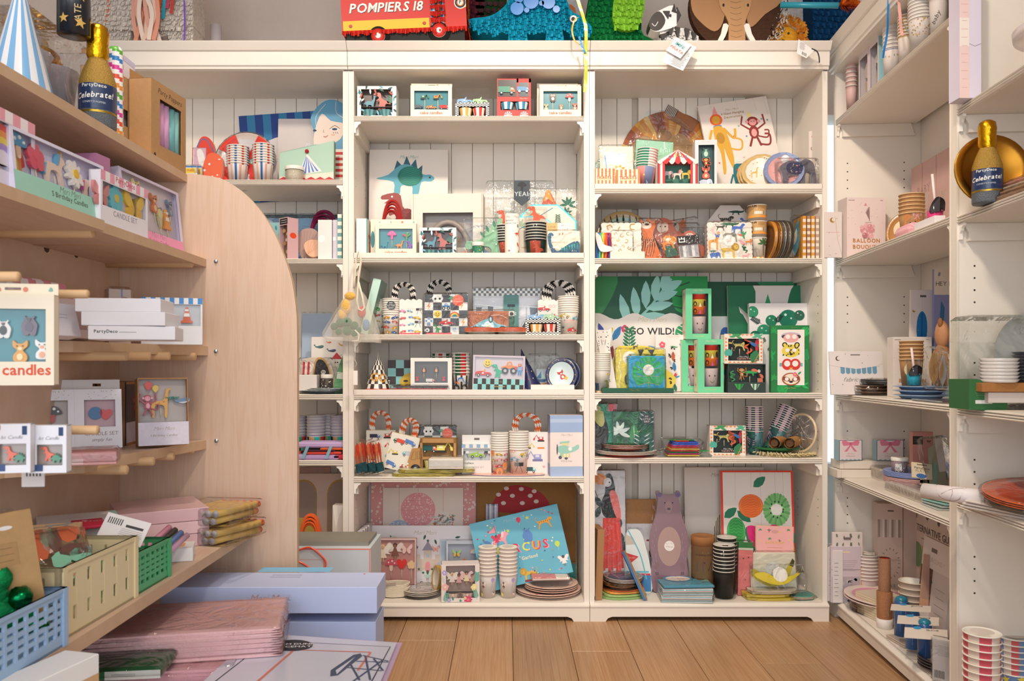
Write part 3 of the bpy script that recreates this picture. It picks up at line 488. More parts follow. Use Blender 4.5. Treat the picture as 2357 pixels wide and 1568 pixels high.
# ================================================================ the plywood display stand on the left
YP=2.2;SP=F/YP
def zp(y):return EYE-(y-CY)/SP
def xp(x):return(x-CX)/SP
PLY,PLYE='dabda7','cdae90'
W=root('plywood_stand','pale plywood display stand with a curved end panel and dowel-held shelves','display stand',(0,0,0))
xb,xe,zt=-1.10,xp(684),zp(400)
arc=[(xp(470),zp(405)),(xp(500),zp(412)),(xp(535),zp(432)),(xp(567),zp(460)),(xp(597),zp(497)),(xp(622),zp(540)),(xp(642),zp(588)),(xp(659),zp(640)),(xp(668),zp(690)),(xp(672),zp(730))]
dx=xe-xp(672)
out=[(xb,0),(xb,zp(400)),(xp(430)+dx,zp(400))]+[(a+dx*.9,b)for a,b in smo(arc,3)]+[(xe,zp(780)),(xe,0)]
pn=MB().pz(out,YP,YP+.020,PLY,'ply',sc=PLYE)
end_panel=pn.bd('end_panel',W)
for x,y in((497,602),(497,809),(498,1015)):
 MB().la([(0,.004),(.0045,.003),(.006,0)],10,'b9c4cc','metal',M=MX.Translation((xp(x),YP,zp(y)))@MX.Rotation(pi/2,4,'X')).bd('screw',end_panel)
XBK=xp(275);hb=MB().box(XBK-.02,XBK,.35,YP-.001,.0,zp(395),PLY,'ply')
bk=hb.bd('back_panel',W)
def hole(y,z):MB().add([(XBK+.0006,y+a*.0115,z+b*.0115)for a,b in circ(14)],[range(14)],'4d3524','rubber').bd('peg_hole',bk)
for x,y in((107,570),(175,583)):
 Yh=XBK*F/(x-CX);hole(Yh,EYE-(y-CY)*Yh/F)
zs=[zp(402),zp(597),zp(798),zp(1013),zp(1214)]
xsf=[xp(431),xp(475),xp(479),xp(475),xp(582)]
def pshelf(i,y0,y1,x1,th=.021,pts=None):
 z=zs[i];q=pts or[(XBK,y0),(XBK,y1),(x1,y1),(x1,y0)]
 return MB().pz(q,z-th,z,PLY,'ply',ax='z',sc=PLYE).bd('shelf',W)
pshelf(0,.4,YP-.001,xsf[0])
pshelf(1,1.62,YP-.001,xsf[1]);pshelf(1,.5,1.618,xsf[1]+.012)
pshelf(2,1.62,YP-.001,xsf[2],.024,pts=[(XBK,1.45),(XBK,YP-.001),(xsf[2],YP-.001),(xsf[2]-.11,1.72),(xsf[2]-.2,1.6),(-1.0,1.45)])
pshelf(3,1.62,YP-.001,xsf[3],.024,pts=[(XBK,1.5),(XBK,YP-.001),(xsf[3],YP-.001),(xsf[3]-.07,1.70),(-1.0,1.62)])
pshelf(4,.3,YP-.001,xsf[4],.024)
def dowel(xend,y,Y,r=.0125,x0=None):
 z=EYE-(y-CY)*Y/F;xx=(xend-CX)*Y/F
 MB().tube([(x0 if x0 is not None else XBK-.01,Y,z),(xx-.002,Y,z),(xx,Y,z)],[r,r,r*.85],12,'d9b388','dowel').bd('dowel',W)
for xe_,y_,Y_ in((443,607,2.13),(287,554,1.80),(214,536,1.62),(450,821,2.13),(390,820,2.0),(345,820,1.9),(292,820,1.78),(446,1035,2.14),(400,1050,2.02),(354,1062,1.9),(293,1082,1.75)):
 dowel(xe_,y_,Y_,.0105)
for xe_,y_,Y_,x0 in((203,677,1.28,-1.04),(226,990,1.22,-1.04),(44,637,1.1,-1.0),(-5,985,1.05,-1.0)):
 dowel(xe_,y_,Y_,.007,x0)
# ================================================================ goods: builders
class Pl:pass
SZ={'L1':zl[0],'L2':zl[1],'L3':zl[2],'L4':zl[3],'M1':zm[0],'M2':zm[1]-.016,'M3':zm[2],'M4':zm[3]-.016,'M5':zm[4],'R1':zr[0]-.016,'R2':zr[1],'R3':zr[2],'R4':zr[3],'B':.068,'T':ZT}
for i,z in enumerate(zq):SZ['Q%d'%(i+1)]=z
for i,z in enumerate(zq2):SZ['U%d'%(i+1)]=z
for i,z in enumerate(zs):SZ['W%d'%(i+1)]=z
def B(x0,x1,yt,d,sh,dz=0,Y=None):
 p=Pl();p.Y=YF+d if Y is None else Y;k=p.Y/F
 p.X=((x0+x1)/2-CX)*k;p.w=(x1-x0)*k;p.Z=(SZ[sh]if isinstance(sh,str)else sh)+dz+.0004
 p.h=EYE-(yt-CY)*k-p.Z;p.yaw=0
 return p
def XYZ(X,Y,Z,w,h,yaw=0):
 p=Pl();p.X,p.Y,p.Z,p.w,p.h,p.yaw=X,Y,Z+.0004,w,h,yaw;return p
def mk(meta,pl,tilt=0,yaw=0,roll=0,lift=0):
 name,label,cat=meta[:3]
 dz=pl.w/2*abs(sin(rad(roll)))+lift+(.0008 if tilt else 0)
 rot=(MX.Rotation(rad(yaw)+pl.yaw,3,'Z')@MX.Rotation(rad(-tilt),3,'X')@MX.Rotation(rad(roll),3,'Y')).to_euler()
 return root(name,label,cat,(pl.X,pl.Y,pl.Z+dz),rot,meta[3]if len(meta)>3 else None)
def wrap(r,w,h,d,y0=-.002,m='film',z0=0,ruffle=0):
 mb=MB().box(-w/2,w/2,y0,y0+d,z0+.0005,z0+h,'fff',m,b=min(.008,d/3))
 if ruffle:mb.box(-w/2,w/2,y0+d*.45,y0+d*.5,z0+h,z0+h+ruffle,'fff',m)
 return mb.bd('film_wrapper',r)
def ctn(meta,pl,dep,c,art=None,side=None,top=None,tilt=0,yaw=0,roll=0,fin='card',body='carton',b=.0012,film=0,other=None,lidseam=False):
 r=mk(meta,pl,tilt,yaw,roll,dep*sin(rad(tilt)))
 w,h=pl.w,pl.h
 mb=MB().box(-w/2,w/2,0,dep,0,h,c,fin,b=b)
 mb.bd(body,r)
 if art:cv=Cv(w,h,fin);art(cv);cv.to(r)
 if side:
  cv=Cv(dep,h,fin);side[1](cv)
  if side[0]=='l':cv.to(r,mpl((-w/2,dep/2,0),(0,-1,0),(0,0,1)),'side_print')
  else:cv.to(r,mpl((w/2,dep/2,0),(0,1,0),(0,0,1)),'side_print')
 if top:cv=Cv(w,dep,fin);top(cv);cv.to(r,mpl((0,0,h),(1,0,0),(0,1,0)),'top_print')
 if film:wrap(r,w+.006,h+.006,dep+.006,-.003)
 return r
def wbx(meta,pl,dep,c,win,inc,figs=(),art=None,tilt=0,yaw=0,roll=0,tab=None,fname='candle',fin='card',sidec=None,pane=True,tray=.4,sv_=None,sa_=None):
 r=mk(meta,pl,tilt,yaw,roll,dep*sin(rad(tilt)));w,h=pl.w,pl.h;t=.0014
 u0,v0,u1,v1=win;a,b_,z0,z1=(u0-.5)*w,(u1-.5)*w,v0*h,v1*h
 mb=MB()
 if z0>0:mb.box(-w/2,w/2,0,t,0,z0,c,fin)
 if z1<h-1e-5:mb.box(-w/2,w/2,0,t,z1,h,c,fin)
 if u0>0:mb.box(-w/2,a,0,t,z0,z1,c,fin)
 if u1<1:mb.box(b_,w/2,0,t,z0,z1,c,fin)
 s=sidec or c
 mb.box(-w/2,-w/2+t,t,dep,0,h,s,fin).box(w/2-t,w/2,t,dep,0,h,s,fin).box(-w/2,w/2,t,dep,0,t,s,fin).box(-w/2,w/2,t,dep,h-t,h,s,fin).box(-w/2,w/2,dep-t,dep,0,h,s,fin)
 mb.bd('carton',r)
 if inc:MB().box(-w/2+t,w/2-t,dep*tray,dep*tray+.002,t,h-t,inc,'gloss').bd('inner_tray',r)
 if sv_ is not None:MB().box(-w/2+t,w/2-t,.002,dep*tray,sv_*h-.002,sv_*h,inc or c,'card').bd('inner_shelf',r)
 for f in figs:
  nm,u,v,sz,cc=f[:5];x,z,S=(u-.5)*w,v*h,sz*w;y=dep*tray*.45
  mb=MB();sld(mb,nm,x,z,S,cc,y,min(.006,S*.3),'gloss')
  if len(f)>5 and f[5]:mb.tube([(x,y+.003,max(z-S*.35-f[5]*w,.003)),(x,y+.003,z-S*.2)],.0013,5,'e8d9b8','card')
  mb.bd(fname,r)
 if pane:MB().quad((a,.0005,z0),(b_,.0005,z0),(b_,.0005,z1),(a,.0005,z1),'fff','pane').bd('window_film',r)
 if art:cv=Cv(w,h,fin);art(cv);cv.to(r)
 if sa_:cv=Cv(dep,h,fin);sa_[1](cv);cv.to(r,mpl((-w/2,dep/2,0),(0,-1,0),(0,0,1))if sa_[0]=='l' else mpl((w/2,dep/2,0),(0,1,0),(0,0,1)),'side_print')
 if tab:
  th,tc=tab[0]*h,tab[1]
  m2=MB()
  zs0=h+th*.42;e=w*.09
  m2.box(-w/2,w/2,dep-.003,dep-.0018,h,zs0,tc,fin).box(-w/2,-e,dep-.003,dep-.0018,zs0,zs0+th*.25,tc,fin).box(e,w/2,dep-.003,dep-.0018,zs0,zs0+th*.25,tc,fin).box(-w/2,w/2,dep-.003,dep-.0018,zs0+th*.25,h+th,tc,fin)
  m2.bd('hang_tab',r)
 return r
def cupmesh(R,hb,pitch,colf,rim,n=28,inner='f3eee4',tpr=.74,m='card'):
 rb,rt=R*tpr,R*.945;f=lambda z:rb+(rt-rb)*z/hb
 pr=[(0,.004),(rb*.97,.004),(rb,0),(f(hb-pitch),hb-pitch),(rt,hb-.003),(R*.99,hb-.0035),(R,hb-.0015),(R*.97,hb),(rt*.955,hb-.002),(rb*.93,.006),(0,.006)]
 cs=lambda i,k:colf(i,0)if k==2 else colf(i,1)if k==3 else(rim if 4<=k<=7 else inner)
 return MB().la(pr,n,cs,m)
def cups(meta,pl,n,colf,rim='f4efe6',art=None,bf=.6,tilt=0,roll=0,yaw=0,film='',lid=None,tpr=.74,m='card',hat=None):
 r=mk(meta,pl,tilt,yaw,roll);R=pl.w/2;h=pl.h
 hb=h*bf if n>1 else h;pitch=(h-hb)/max(n-1,1)
 me=cupmesh(R,hb,max(pitch,.006),colf,rim,tpr=tpr,m=m)
 first=me.bd('cup',r,(0,R,0));first['label']='lowest cup'
 for i in range(1,n):
  o=bpy.data.objects.new('cup',first.data);COL.objects.link(o);o.parent=r;o.location=(0,R,i*pitch)
 if art:
  cv=Cv(pi*R*.85,hb);cv.cur=1;art(cv);mc=mcy(R*tpr,R*.945,hb)
  cv.to(first,lambda x,z,o:mc(x,z,o+.0005))
 if lid:MB().la([(0,h-.0005),(R*.62,h-.0005)],20,lid,'card').bd('round_sticker',r,(0,R,.0012))
 if film:MB().la([(R*tpr*1.02,.0005),(R*1.03,hb),(R*1.03,h+.001)]if film=='fit' else[(0,.0004),(R*1.06,.0005),(R*1.06,h*1.0+.002),(0,h+.003)],24,'fff','pane' if film=='tube' else 'film').bd('film_wrapper',r,(0,R,0))
 return r
def spf(*cols):
 return lambda i,k:cols[i%len(cols)]
def plateprof(r,t=.0022,rise=.011):
 return[(0,.001),(r*.70,.001),(r*.78,rise*.75),(r*.99,rise),(r,rise+t*.6),(r*.985,rise+t),(r*.78,rise*.75+t),(r*.70,.001+t),(0,.001+t)]
def pls(meta,loc,r,n,gap,top,rimc,under,art=None,rot=(0,0,0),sx=1,film=0,seg=36,pm='gloss',nm='plate'):
 R0=root(meta[0],meta[1],meta[2],loc,rot,meta[3]if len(meta)>3 else None)
 me=MB().la(plateprof(r),seg,lambda i,k:(under if k<3 else(rimc if k<6 else top)),pm)
 a=me.bd(nm,R0);a.scale=(sx,1,1)
 o=a
 for i in range(1,n):
  o=bpy.data.objects.new(nm,a.data);COL.objects.link(o);o.parent=R0;o.location=(0,0,i*gap);o.scale=(sx,1,1)
 BUILT[o.name]=BUILT[a.name]
 if art:
  cv=Cv(2*r*sx,2*r,pm);cv.cl=[(r*sx*cos(a*.196),r+r*sin(a*.196))for a in range(32)];art(cv)
  def mp(x,z,o):
   y=z-r;q=math.hypot(x/sx,y)/r;zz=.0033 if q<.7 else .0033+(q-.7)/.08*.0085 if q<.78 else .0113+(q-.78)/.2*.003
   return(x/sx,y,zz+o+.0004)
  import copy
  BUILT[o.name]=copy.deepcopy(BUILT[a.name]);cv.to(o,mp)
 if film:MB().la([(0,-.001),(r*1.03,.0),(r*1.05,.012+(n-1)*gap),(r*.6,.018+(n-1)*gap),(0,.014+(n-1)*gap)],24,'fff','film').bd('film_wrapper',R0)
 return R0
def upr(lean=8,yaw=0,roll=0):
 return(MX.Rotation(rad(yaw),3,'Z')@MX.Rotation(rad(90-lean),3,'X')@MX.Rotation(rad(roll),3,'Z')).to_euler()
def cut(meta,pl,icon,cols,th=.004,n=1,gap=.006,tilt=6,yaw=0,roll=0,m='card',film=0,ol=None,art=None,nm='cutout',edge=None):
 r=mk(meta,pl,tilt,yaw,roll,(th+(n-1)*gap)*sin(rad(abs(tilt))));S=pl.w;cl=cols.split()if isinstance(cols,str)else cols
 lo=min(p[1]for q,_ in(SH[icon]if icon else[(ol,0)])for p in q)
 mb=MB()
 if icon:
  ls=SH[icon];H=pl.h/(max(p[1]for q,_ in ls for p in q)-lo)
  for i,(q,ci)in enumerate(ls):mb.pz([(x*S,(z-lo)*H)for x,z in q],-.0005*i,th,cl[min(ci,len(cl)-1)],m,sc=edge)
 else:mb.pz([(x*pl.w,z*pl.h)for x,z in ol],0,th,cl[0],m,sc=edge)
 a=mb.bd(nm,r)
 for i in range(1,n):
  o=bpy.data.objects.new(nm,a.data);COL.objects.link(o);o.parent=r;o.location=(0,i*gap,0)
 if art:cv=Cv(pl.w,pl.h,m);art(cv);cv.to(r)
 if film:wrap(r,pl.w*1.08,pl.h*1.04,max(th+(n-1)*gap,.006)+.006,-.004)
 return r
def rope(pts,r,c1,c2,n=6,k=1):return MB().tube(pts,r,n,lambda i,j:c1 if((i//k+j)//3)%2 else c2,'cloth')
def handles(par,x0,x1,z0,h,y,c1,c2,n=3,r=.0045,lean=0):
 for i in range(n):
  xm,hw=(x0+x1)/2,(x1-x0)/2;hh=h*(1-.05*i);s=1-.16*i
  pts=[(xm-hw*s*.92,y,z0),(xm-hw*s*1.0+lean*.4,y,z0+hh*.5),(xm-hw*s*.72+lean*.8,y,z0+hh*.85),(xm+lean,y,z0+hh),(xm+hw*s*.72+lean*.8,y,z0+hh*.85),(xm+hw*s+lean*.4,y,z0+hh*.5),(xm+hw*s*.92,y,z0)]
  rope([(a,b+.004*i,c)for a,b,c in smo(pts,8)],r,c1,c2).bd('handle',par)
def bag(meta,pl,dep,c,art,hx0,hx1,hh,c1,c2,n=3,tilt=0,roll=0,yaw=0,scal=0,lean=0,r=.0045,edge=None):
 r0=mk(meta,pl,tilt,yaw,roll);w,h=pl.w,pl.h
 q=[(-w/2,0),(w/2,0),(w/2,h)]
 if scal:
  for i in range(scal):
   for j in range(5):q.append((w/2-w*(i+j/5)/scal,h+sin(pi*j/5)*.006))
 q.append((-w/2,h))
 mb=MB()
 for i in range(max(1,int(dep/.008))):mb.pz(q,i*.008,i*.008+.006,c,'card',sc=edge)
 mb.bd('paper_bag',r0)
 if art:cv=Cv(w,h);art(cv);cv.to(r0)
 handles(r0,(hx0-.5)*w,(hx1-.5)*w,h-.01,hh,dep*.4,c1,c2,n,r,lean)
 return r0
def npk(meta,pl,dep,c,art,edge='f4efe8',tilt=4,roll=0,yaw=0,scal=None,film=1,lay=6):
 r=mk(meta,pl,tilt,yaw,roll,dep*sin(rad(tilt)));w,h=pl.w,pl.h;mb=MB()
 if scal:
  out=[]
  for(ax,az),(bx,bz)in(((-w/2,0),(w/2,0)),((w/2,0),(w/2,h)),((w/2,h),(-w/2,h)),((-w/2,h),(-w/2,0))):
   for i in range(scal):
    for j in range(4):
     t=(i+j/4)/scal;o=sin(pi*j/4)*w*.016;nx,nz=(bz-az),-(bx-ax);q=math.hypot(nx,nz)
     out.append((ax+(bx-ax)*t+nx/q*o,az+(bz-az)*t+nz/q*o))
  for i in range(3):mb.pz(out,i*dep/3,i*dep/3+dep/3*.8,c,'card',sc=edge)
 else:
  for i in range(lay):mb.box(-w/2+.0006*(i%2),w/2-.0006*(i%2),i*dep/lay,(i+.8)*dep/lay,0,h-.0005*(i%3),c if i==0 else edge,'card')
 mb.bd('napkin_block',r)
 if art:cv=Cv(w,h);art(cv);cv.to(r)
 if film:wrap(r,w+.008,h+.008,dep+.006,-.003)
 return r
def jar(meta,pl,fill,lidc='f1ece2',art=None,m='glitter'):
 r=mk(meta,pl);R,h=pl.w/2,pl.h;o=(0,R,0)
 MB().la([(0,.001),(R*.9,.001),(R*.93,h*.74),(0,h*.74)],20,fill,m).bd('filling',r,o)
 MB().la([(R*.9,0),(R*.97,.004),(R*.97,h*.72),(R*.9,h*.78)],20,'fff','pane').bd('glass_wall',r,o)
 MB().la([(R*.98,h*.76),(R,h*.78),(R,h*.97),(R*.95,h),(0,h)],22,lidc,'plastic').bd('lid',r,o)
 if art:cv=Cv(R*2.2,h*.7);art(cv);cv.to(r,lambda x,z,k:(R*.98*sin(x/R)*1.002,R-(R*.985+k)*cos(x/R),z+h*.03),'label_print')
 return r
MM='c9a27a'
# ================================================================ middle bookcase, top shelf
RED,TEAL='d8472b','3f7f8c'
def doodle(c,y0=.9):
 for i,(ic,cc)in enumerate((('star','7fb3a8'),('feather','d98572'),('dot','d98572'),('heart','7fb3a8'))):c.ic(ic,.08+.28*i,y0,.06,cc+' '+cc,20*i)
def ckb(meta,pl,dep,figs,yaw=0,txt=.075,win=(.09,.26,.91,.84),small=True):
 def art(c):
  c.t('cake candles',.5,.115,txt,'d9502f',w=1,tr=.055)
  if small:c.t('FROM SMILING FACES',.5,.03,.024,'ecc9b0')
 r=wbx(meta,pl,dep,'eee3cd',win,'3f8793',figs,art,tab=(.13,'eee3cd'),yaw=yaw)
 cv=Cv(pl.w,pl.h*.13);doodle(cv,.5);cv.to(r,mpl((0,dep-.0032,pl.h),(1,0,0),(0,0,1)))
 return r
def dinobox(meta,pl,dep,yaw=0,film=0):
 figs=[('sauropod',.3,.5,.4,'4f8fa0 1d2d33',.1),('trex',.62,.56,.46,'c4614f 222',.1),('monstera',.85,.6,.24,'2e6f5a 1f4f40')]
 def art(c):
  g=random.Random(4)
  for i in range(26):
   a=2*pi*i/26;u,v=.5+.47*cos(a)*1.02,.5+.47*sin(a)
   c.raw([leafp(*c.P(min(max(u,.07),.93),min(max(v,.08),.92)),c.w*.15,c.w*.05,g.uniform(0,360))],('7fb0c4','2f6a63','b65a48','dfe9e6','274f57')[i%5])
 r=wbx(meta,pl,dep,'e9ece8',(.1,.08,.9,.9),'4a2f2a',figs,art,yaw=yaw,fname='cake_topper',sv_=.36)
 for x in(-.2,.22):MB().la([(pl.w*.15,.004),(pl.w*.2,pl.h*.24)],20,lambda i,k:('6fa0a3','467a80')[i%2],'card').bd('cupcake_case',r,(x*pl.w,dep*.3,.002))
 return r
dinobox(('cupcake_kit','boxed dinosaur cupcake kit with leaf border on the shelf under the cornice','cupcake kit'),B(822,912,198,.03,'M1'),.07)
ckb(('candle_box','cream cake candles box showing construction vehicle candles','candle box'),B(945,1040,197,.03,'M1'),.028,[('digger',.34,.66,.2,'2f7d4a 2f7d4a 1b2a2a e8f0f0',.3),('digger',.66,.66,.22,'d99a2b d99a2b 2a2a2a c44',.3),('truck',.18,.36,.22,'555f66 333 222 99a'),('car',.5,.36,.24,'e07b2a e07b2a 222 eee'),('truck',.82,.35,.24,'c8322e c8322e 222 ddd')],yaw=1)
def carkit(meta,pl,dep,yaw=0,film=0):
 r=mk(meta,pl,0,yaw);w,h=pl.w,pl.h;hb=h*.52
 mb=MB().box(-w/2,w/2,0,.0014,0,h*.1,'f4efe6').box(-w/2,w/2,0,.0014,h*.4,hb,'f4efe6').box(-w/2,-w*.4,0,.0014,h*.1,h*.4,'f4efe6').box(w*.4,w/2,0,.0014,h*.1,h*.4,'f4efe6')
 mb.box(-w/2,-w/2+.0014,0,dep,0,hb,'f4efe6').box(w/2-.0014,w/2,0,dep,0,hb,'f4efe6').box(-w/2,w/2,dep-.0014,dep,0,hb,'f4efe6').box(-w/2,w/2,.003,dep,hb-.0016,hb-.0002,'e9e2d6').box(-w/2+.002,w/2-.002,dep*.8,dep*.8+.001,0,hb,'3a2c28')
 mb.bd('carton',r)
 cv=Cv(w,h);n=20
 for(u0,v0,u1,v1,a,b_)in((0,0,1,.1,n,3),(0,.4,1,.52,n,4),(0,.1,.1,.4,2,9),(.9,.1,1,.4,2,9)):cv.ck(a,b_,'f6f1e8 1f1f22',u0,v0,u1,v1)
 cv.to(r)
 cs=Cv(dep,hb);cs.ck(16,13,'f6f1e8 1f1f22');cs.to(r,mpl((w/2,dep/2,0),(0,1,0),(0,0,1)),'side_print');cs.to(r,mpl((-w/2,dep/2,0),(0,-1,0),(0,0,1)),'side_print')
 for x,cc in((-.2,('f3ead8','e8a54a')),(.2,('f3ead8','d23b35'))):MB().la([(w*.14,.003),(w*.19,h*.34)],24,lambda i,k:cc[(i//2)%2],'card').bd('cupcake_case',r,(x*w,dep*.35,.002))
 for x,cc in((-.23,'8fb4da 8fb4da 26262a dfe8f0'),(.22,'a9cf9a a9cf9a 26262a e8f0e0')):
  mb=MB();sld(mb,'car',x*w,h*.64,w*.44,cc,dep*.25,.006,'gloss');mb.bd('cake_topper',r)
 MB().box(-w/2+.001,w/2-.001,.001,dep-.002,hb,h,'fff','pane').bd('clear_lid',r)
 return r
carkit(('cupcake_kit','racing car cupcake kit with checked base and clear lid on the top shelf','cupcake kit'),B(1048,1126,203,.04,'M1'),.05)
def trainbox():
 pl=B(1144,1222,181,.03,'M1');w,h,dep=pl.w,pl.h,.06
 figs=[('truck',.28,.7,.5,'3f8a72 c4632e 2a3a3a e8efe8',.1),('truck',.77,.72,.36,'3f7fb0 2d5f90 e8eef2 cfe',.1)]
 def art(c):
  for u in(.33,.8):
   c.ic('dot',u,.06,.28,'8e2a2a');c.ic('dot',u,.06,.25,'f6f2ea')
   for i in range(5):c.p([(u,.06),(u+.12*cos(.1+i*.62),.06+.12*sin(.1+i*.62)*w/h),(u+.12*cos(.4+i*.62),.06+.12*sin(.4+i*.62)*w/h)],'d9343a')
  c.r(.08,.0,.98,.012,'8a6a48');c.tp(.78,.475,'f7dcd0',.045)
 r=wbx(('cupcake_kit','red steam train shaped cupcake kit box with spoked wheels','cupcake kit'),pl,dep,'d9403c',(.1,.2,.94,.42),'41282a',[],art,sv_=.5)
 mb=MB().box(w*.08,w*.13,-.001,0,h*.53,h,'d9403c').box(w*.44,w*.5,-.001,0,h*.53,h,'d9403c').box(w*.08,w/2,-.001,0,h*.9,h,'d9403c');mb.bd('cab_frame',r)
 MB().box(-w*.48,w*.08,-.0008,-.0003,h*.54,h*.97,'3b3433','gloss').box(w*.13,w*.44,-.0008,-.0003,h*.54,h*.9,'35424a','gloss').bd('dark_window',r)
 for nm,u,v,sz,cc,_ in figs:
  m2=MB();sld(m2,nm,(u-.5)*w,v*h,sz*w,cc,-.004,.003,'gloss');m2.bd('cake_topper',r)
 for x in(-.2,.24):MB().la([(w*.15,.004),(w*.2,h*.2)],24,lambda i,k:('eef0ea','3a8ab0')[(i//2)%2],'card').bd('cupcake_case',r,(x*w,dep*.3,h*.2))
trainbox()
ckb(('candle_box','cream cake candles box with owl, mushroom and fox candles','candle box'),B(1242,1338,198,.03,'M1'),.03,[('owl',.32,.66,.22,'5a3524 e8dcc8 222',.3),('mushroom',.72,.66,.2,'cc2e2e f2ead8 f5f0e8',.3),('fox',.16,.36,.16,'d9b070 f0e4cc 222'),('owl',.52,.36,.16,'8a6238 e0d0b0 222'),('fox',.85,.38,.18,'d9662e f5eee4 222')])
ctn(('candle_box','back half hidden cream candle box behind the owl candle box','candle box'),B(1236,1330,192,.075,'M1'),.02,'eee3cd')
def hcomb(c,u,v,ru,rv,base,hi):
 c.e(u,v,ru,rv,base,n=24);asp=c.w/c.h
 for j in range(-4,5):
  pts=[]
  for i in range(9):
   x=-1+i/4;y=j/5+(.05 if i%2 else-.05);q=(1-x*x)**.5 if abs(x)<1 else 0
   pts.append((u+ru*x*.96,v+rv*asp*y*q*1.1))
  c.l(pts,.006,hi)
def a_dino(c):
 c.tp(.5,.92,'5aa79e',.045)
 c.ic('stego',.46,.76,.74,'5fa9bd 2a5f72 1f3b46',-3);hcomb(c,.52,.765,.16,.13,'1d8575','14665a')
 c.ic('trex',.44,.42,.62,'9a4744 f2eee8',0);hcomb(c,.48,.35,.15,.2,'8a3a36','6a2a2a')
ctn(('decoration_board','tall white board with honeycomb stegosaurus and red tyrannosaur','party decoration'),B(848,1030,340,.235,'M2'),.014,'e6ddd5',a_dino,tilt=3.5)
ctn(('card_box','slim white box with teal edge at the end of the dinosaur shelf','box'),B(820,845,503,.03,'M2'),.12,'eceae6',lambda c:c.r(.0,0,1,1,'eceae6').r(.93,0,1,1,'2aa5a5'),side=('r',lambda c:c.r(0,0,1,1,'d8cfc6').r(.86,0,.9,1,'2aa5a5').ic('trex',.5,.4,.6,'d8502f d8502f')))
def twine(label,pts,r,c,n=6,par=None,name='twine_hank',cat='twine',off=.0035):
 R=root(name,label,cat,pts[0])
 o=V(pts[0])
 for i in range(n):
  a=2*pi*i/n;q=[(V(p)-o)*(1+.10*cos(a))+V((0,r*2.2*sin(a),off*cos(a)))for p in pts]
  MB().tube(smo([tuple(x)for x in q],5),r,6,c,'cloth').bd('strand',R)
 return R
def archpts(x0,x1,yt,yb,Y):
 k=Y/F;f=lambda x,y:((x-CX)*k,Y,EYE-(y-CY)*k);m=(x0+x1)/2;h=yb-yt
 return[f(x0+6,yb),f(x0,yb-h*.45),f(x0+(m-x0)*.35,yt+h*.12),f(m,yt),f(x1-(m-x0)*.35,yt+h*.12),f(x1,yb-h*.45),f(x1-6,yb)]
twine('hank of dark red twine standing behind the cake candles box',archpts(880,924,474,584,3.2),.0035,'a82424',10)
ckb(('candle_box','cream cake candles box with pink flamingo and dinosaur candles','candle box'),B(864,958,514,.02,'M2'),.028,[('mushroom',.4,.66,.22,'e8569a e8569a f090c0',.3),('sauropod',.22,.36,.2,'2f8fa0 222',0),('sauropod',.58,.37,.24,'f08a2a 222'),('trex',.84,.38,.2,'8a4ab0 222'),('parrot',.76,.64,.2,'4a9a4a c44 e8b83a 4a9a4a eee 222',.3)],txt=.075)
ctn(('candle_box','second cream candle box tucked behind the flamingo one','candle box'),B(853,950,505,.07,'M2'),.025,'eee3cd',lambda c:c.e(.05,.5,.05,.2,'4f8d95'))
def giftwin():
 pl=B(946,1112,446,.12,'M2')
 def art(c):
  g=random.Random(5)
  for i in range(14):c.ic('star',.05+.9*g.random(),.74+.24*g.random()if i%2 else .1+.6*g.random()*(1 if i%3 else 1),.025,'f7efcf')if i%2 else c.ic('dot',.03+.94*g.random(),.7+.28*g.random(),.012,'f5ecc8')
  c.ic('heart',.2,.9,.03,'f5ecc8 f5ecc8');c.l([(.03,0),(.03,1)],.006,'b9a594');c.l([(.985,0),(.985,1)],.01,'cbb9a9')
 r=wbx(('gift_box','large beige star printed gift box with clear window among the dinosaurs','gift box'),pl,.1,'e6dacd',(.16,.2,.86,.72),'8b7a70',[],art,yaw=-3)
 MB().tube([(pl.w*.3*cos(a),.03,pl.h*.12+pl.h*.48*sin(a))for a in[pi*i/12 for i in range(13)]],.012,8,'9a8a80','plastic').bd('hoop',r)
giftwin()
dinobox(('cupcake_kit','blue wrapped dinosaur cupcake kit standing before the beige gift box','cupcake kit'),B(965,1050,524,.02,'M2'),.06)
def cbx(meta,pl,dep,inside=None,m='pane',basec='efe9df'):
 r=mk(meta,pl);w,h=pl.w,pl.h
 MB().box(-w/2,w/2,0,dep,0,.004,basec).bd('base_card',r)
 MB().box(-w/2,w/2,0,dep,.004,h,'fff',m,b=.002).bd('clear_shell',r)
 if inside:inside(r,w,h,dep)
 return r
def in_dinos(r,w,h,d):
 for i,cc in enumerate(('e07a3a','6a4a34','4a90c0')):
  mb=MB();sld(mb,('sauropod','trex','stego')[i],-w*.3+w*.3*i,h*.4,w*.28,cc+' 4a3a30 222',d*.4,.01,'gloss');mb.bd('figure',r)
cbx(('figure_box','clear box of little dinosaur figures behind the sprinkle jar','toy box'),B(1053,1130,556,.05,'M2'),.05,in_dinos)
jar(('sprinkle_jar','small jar of green and blue sprinkles with white lid by the dinosaurs','jar'),B(1086,1114,556,.016,'M2'),'4a9a7a',art=lambda c:c.r(.1,.05,.9,.55,'f2ece2').t('HAPPY',.5,.25,.16,'3a9a7a').ds(10,.03,'3a9a5a f0c94a',3,v0=.6))
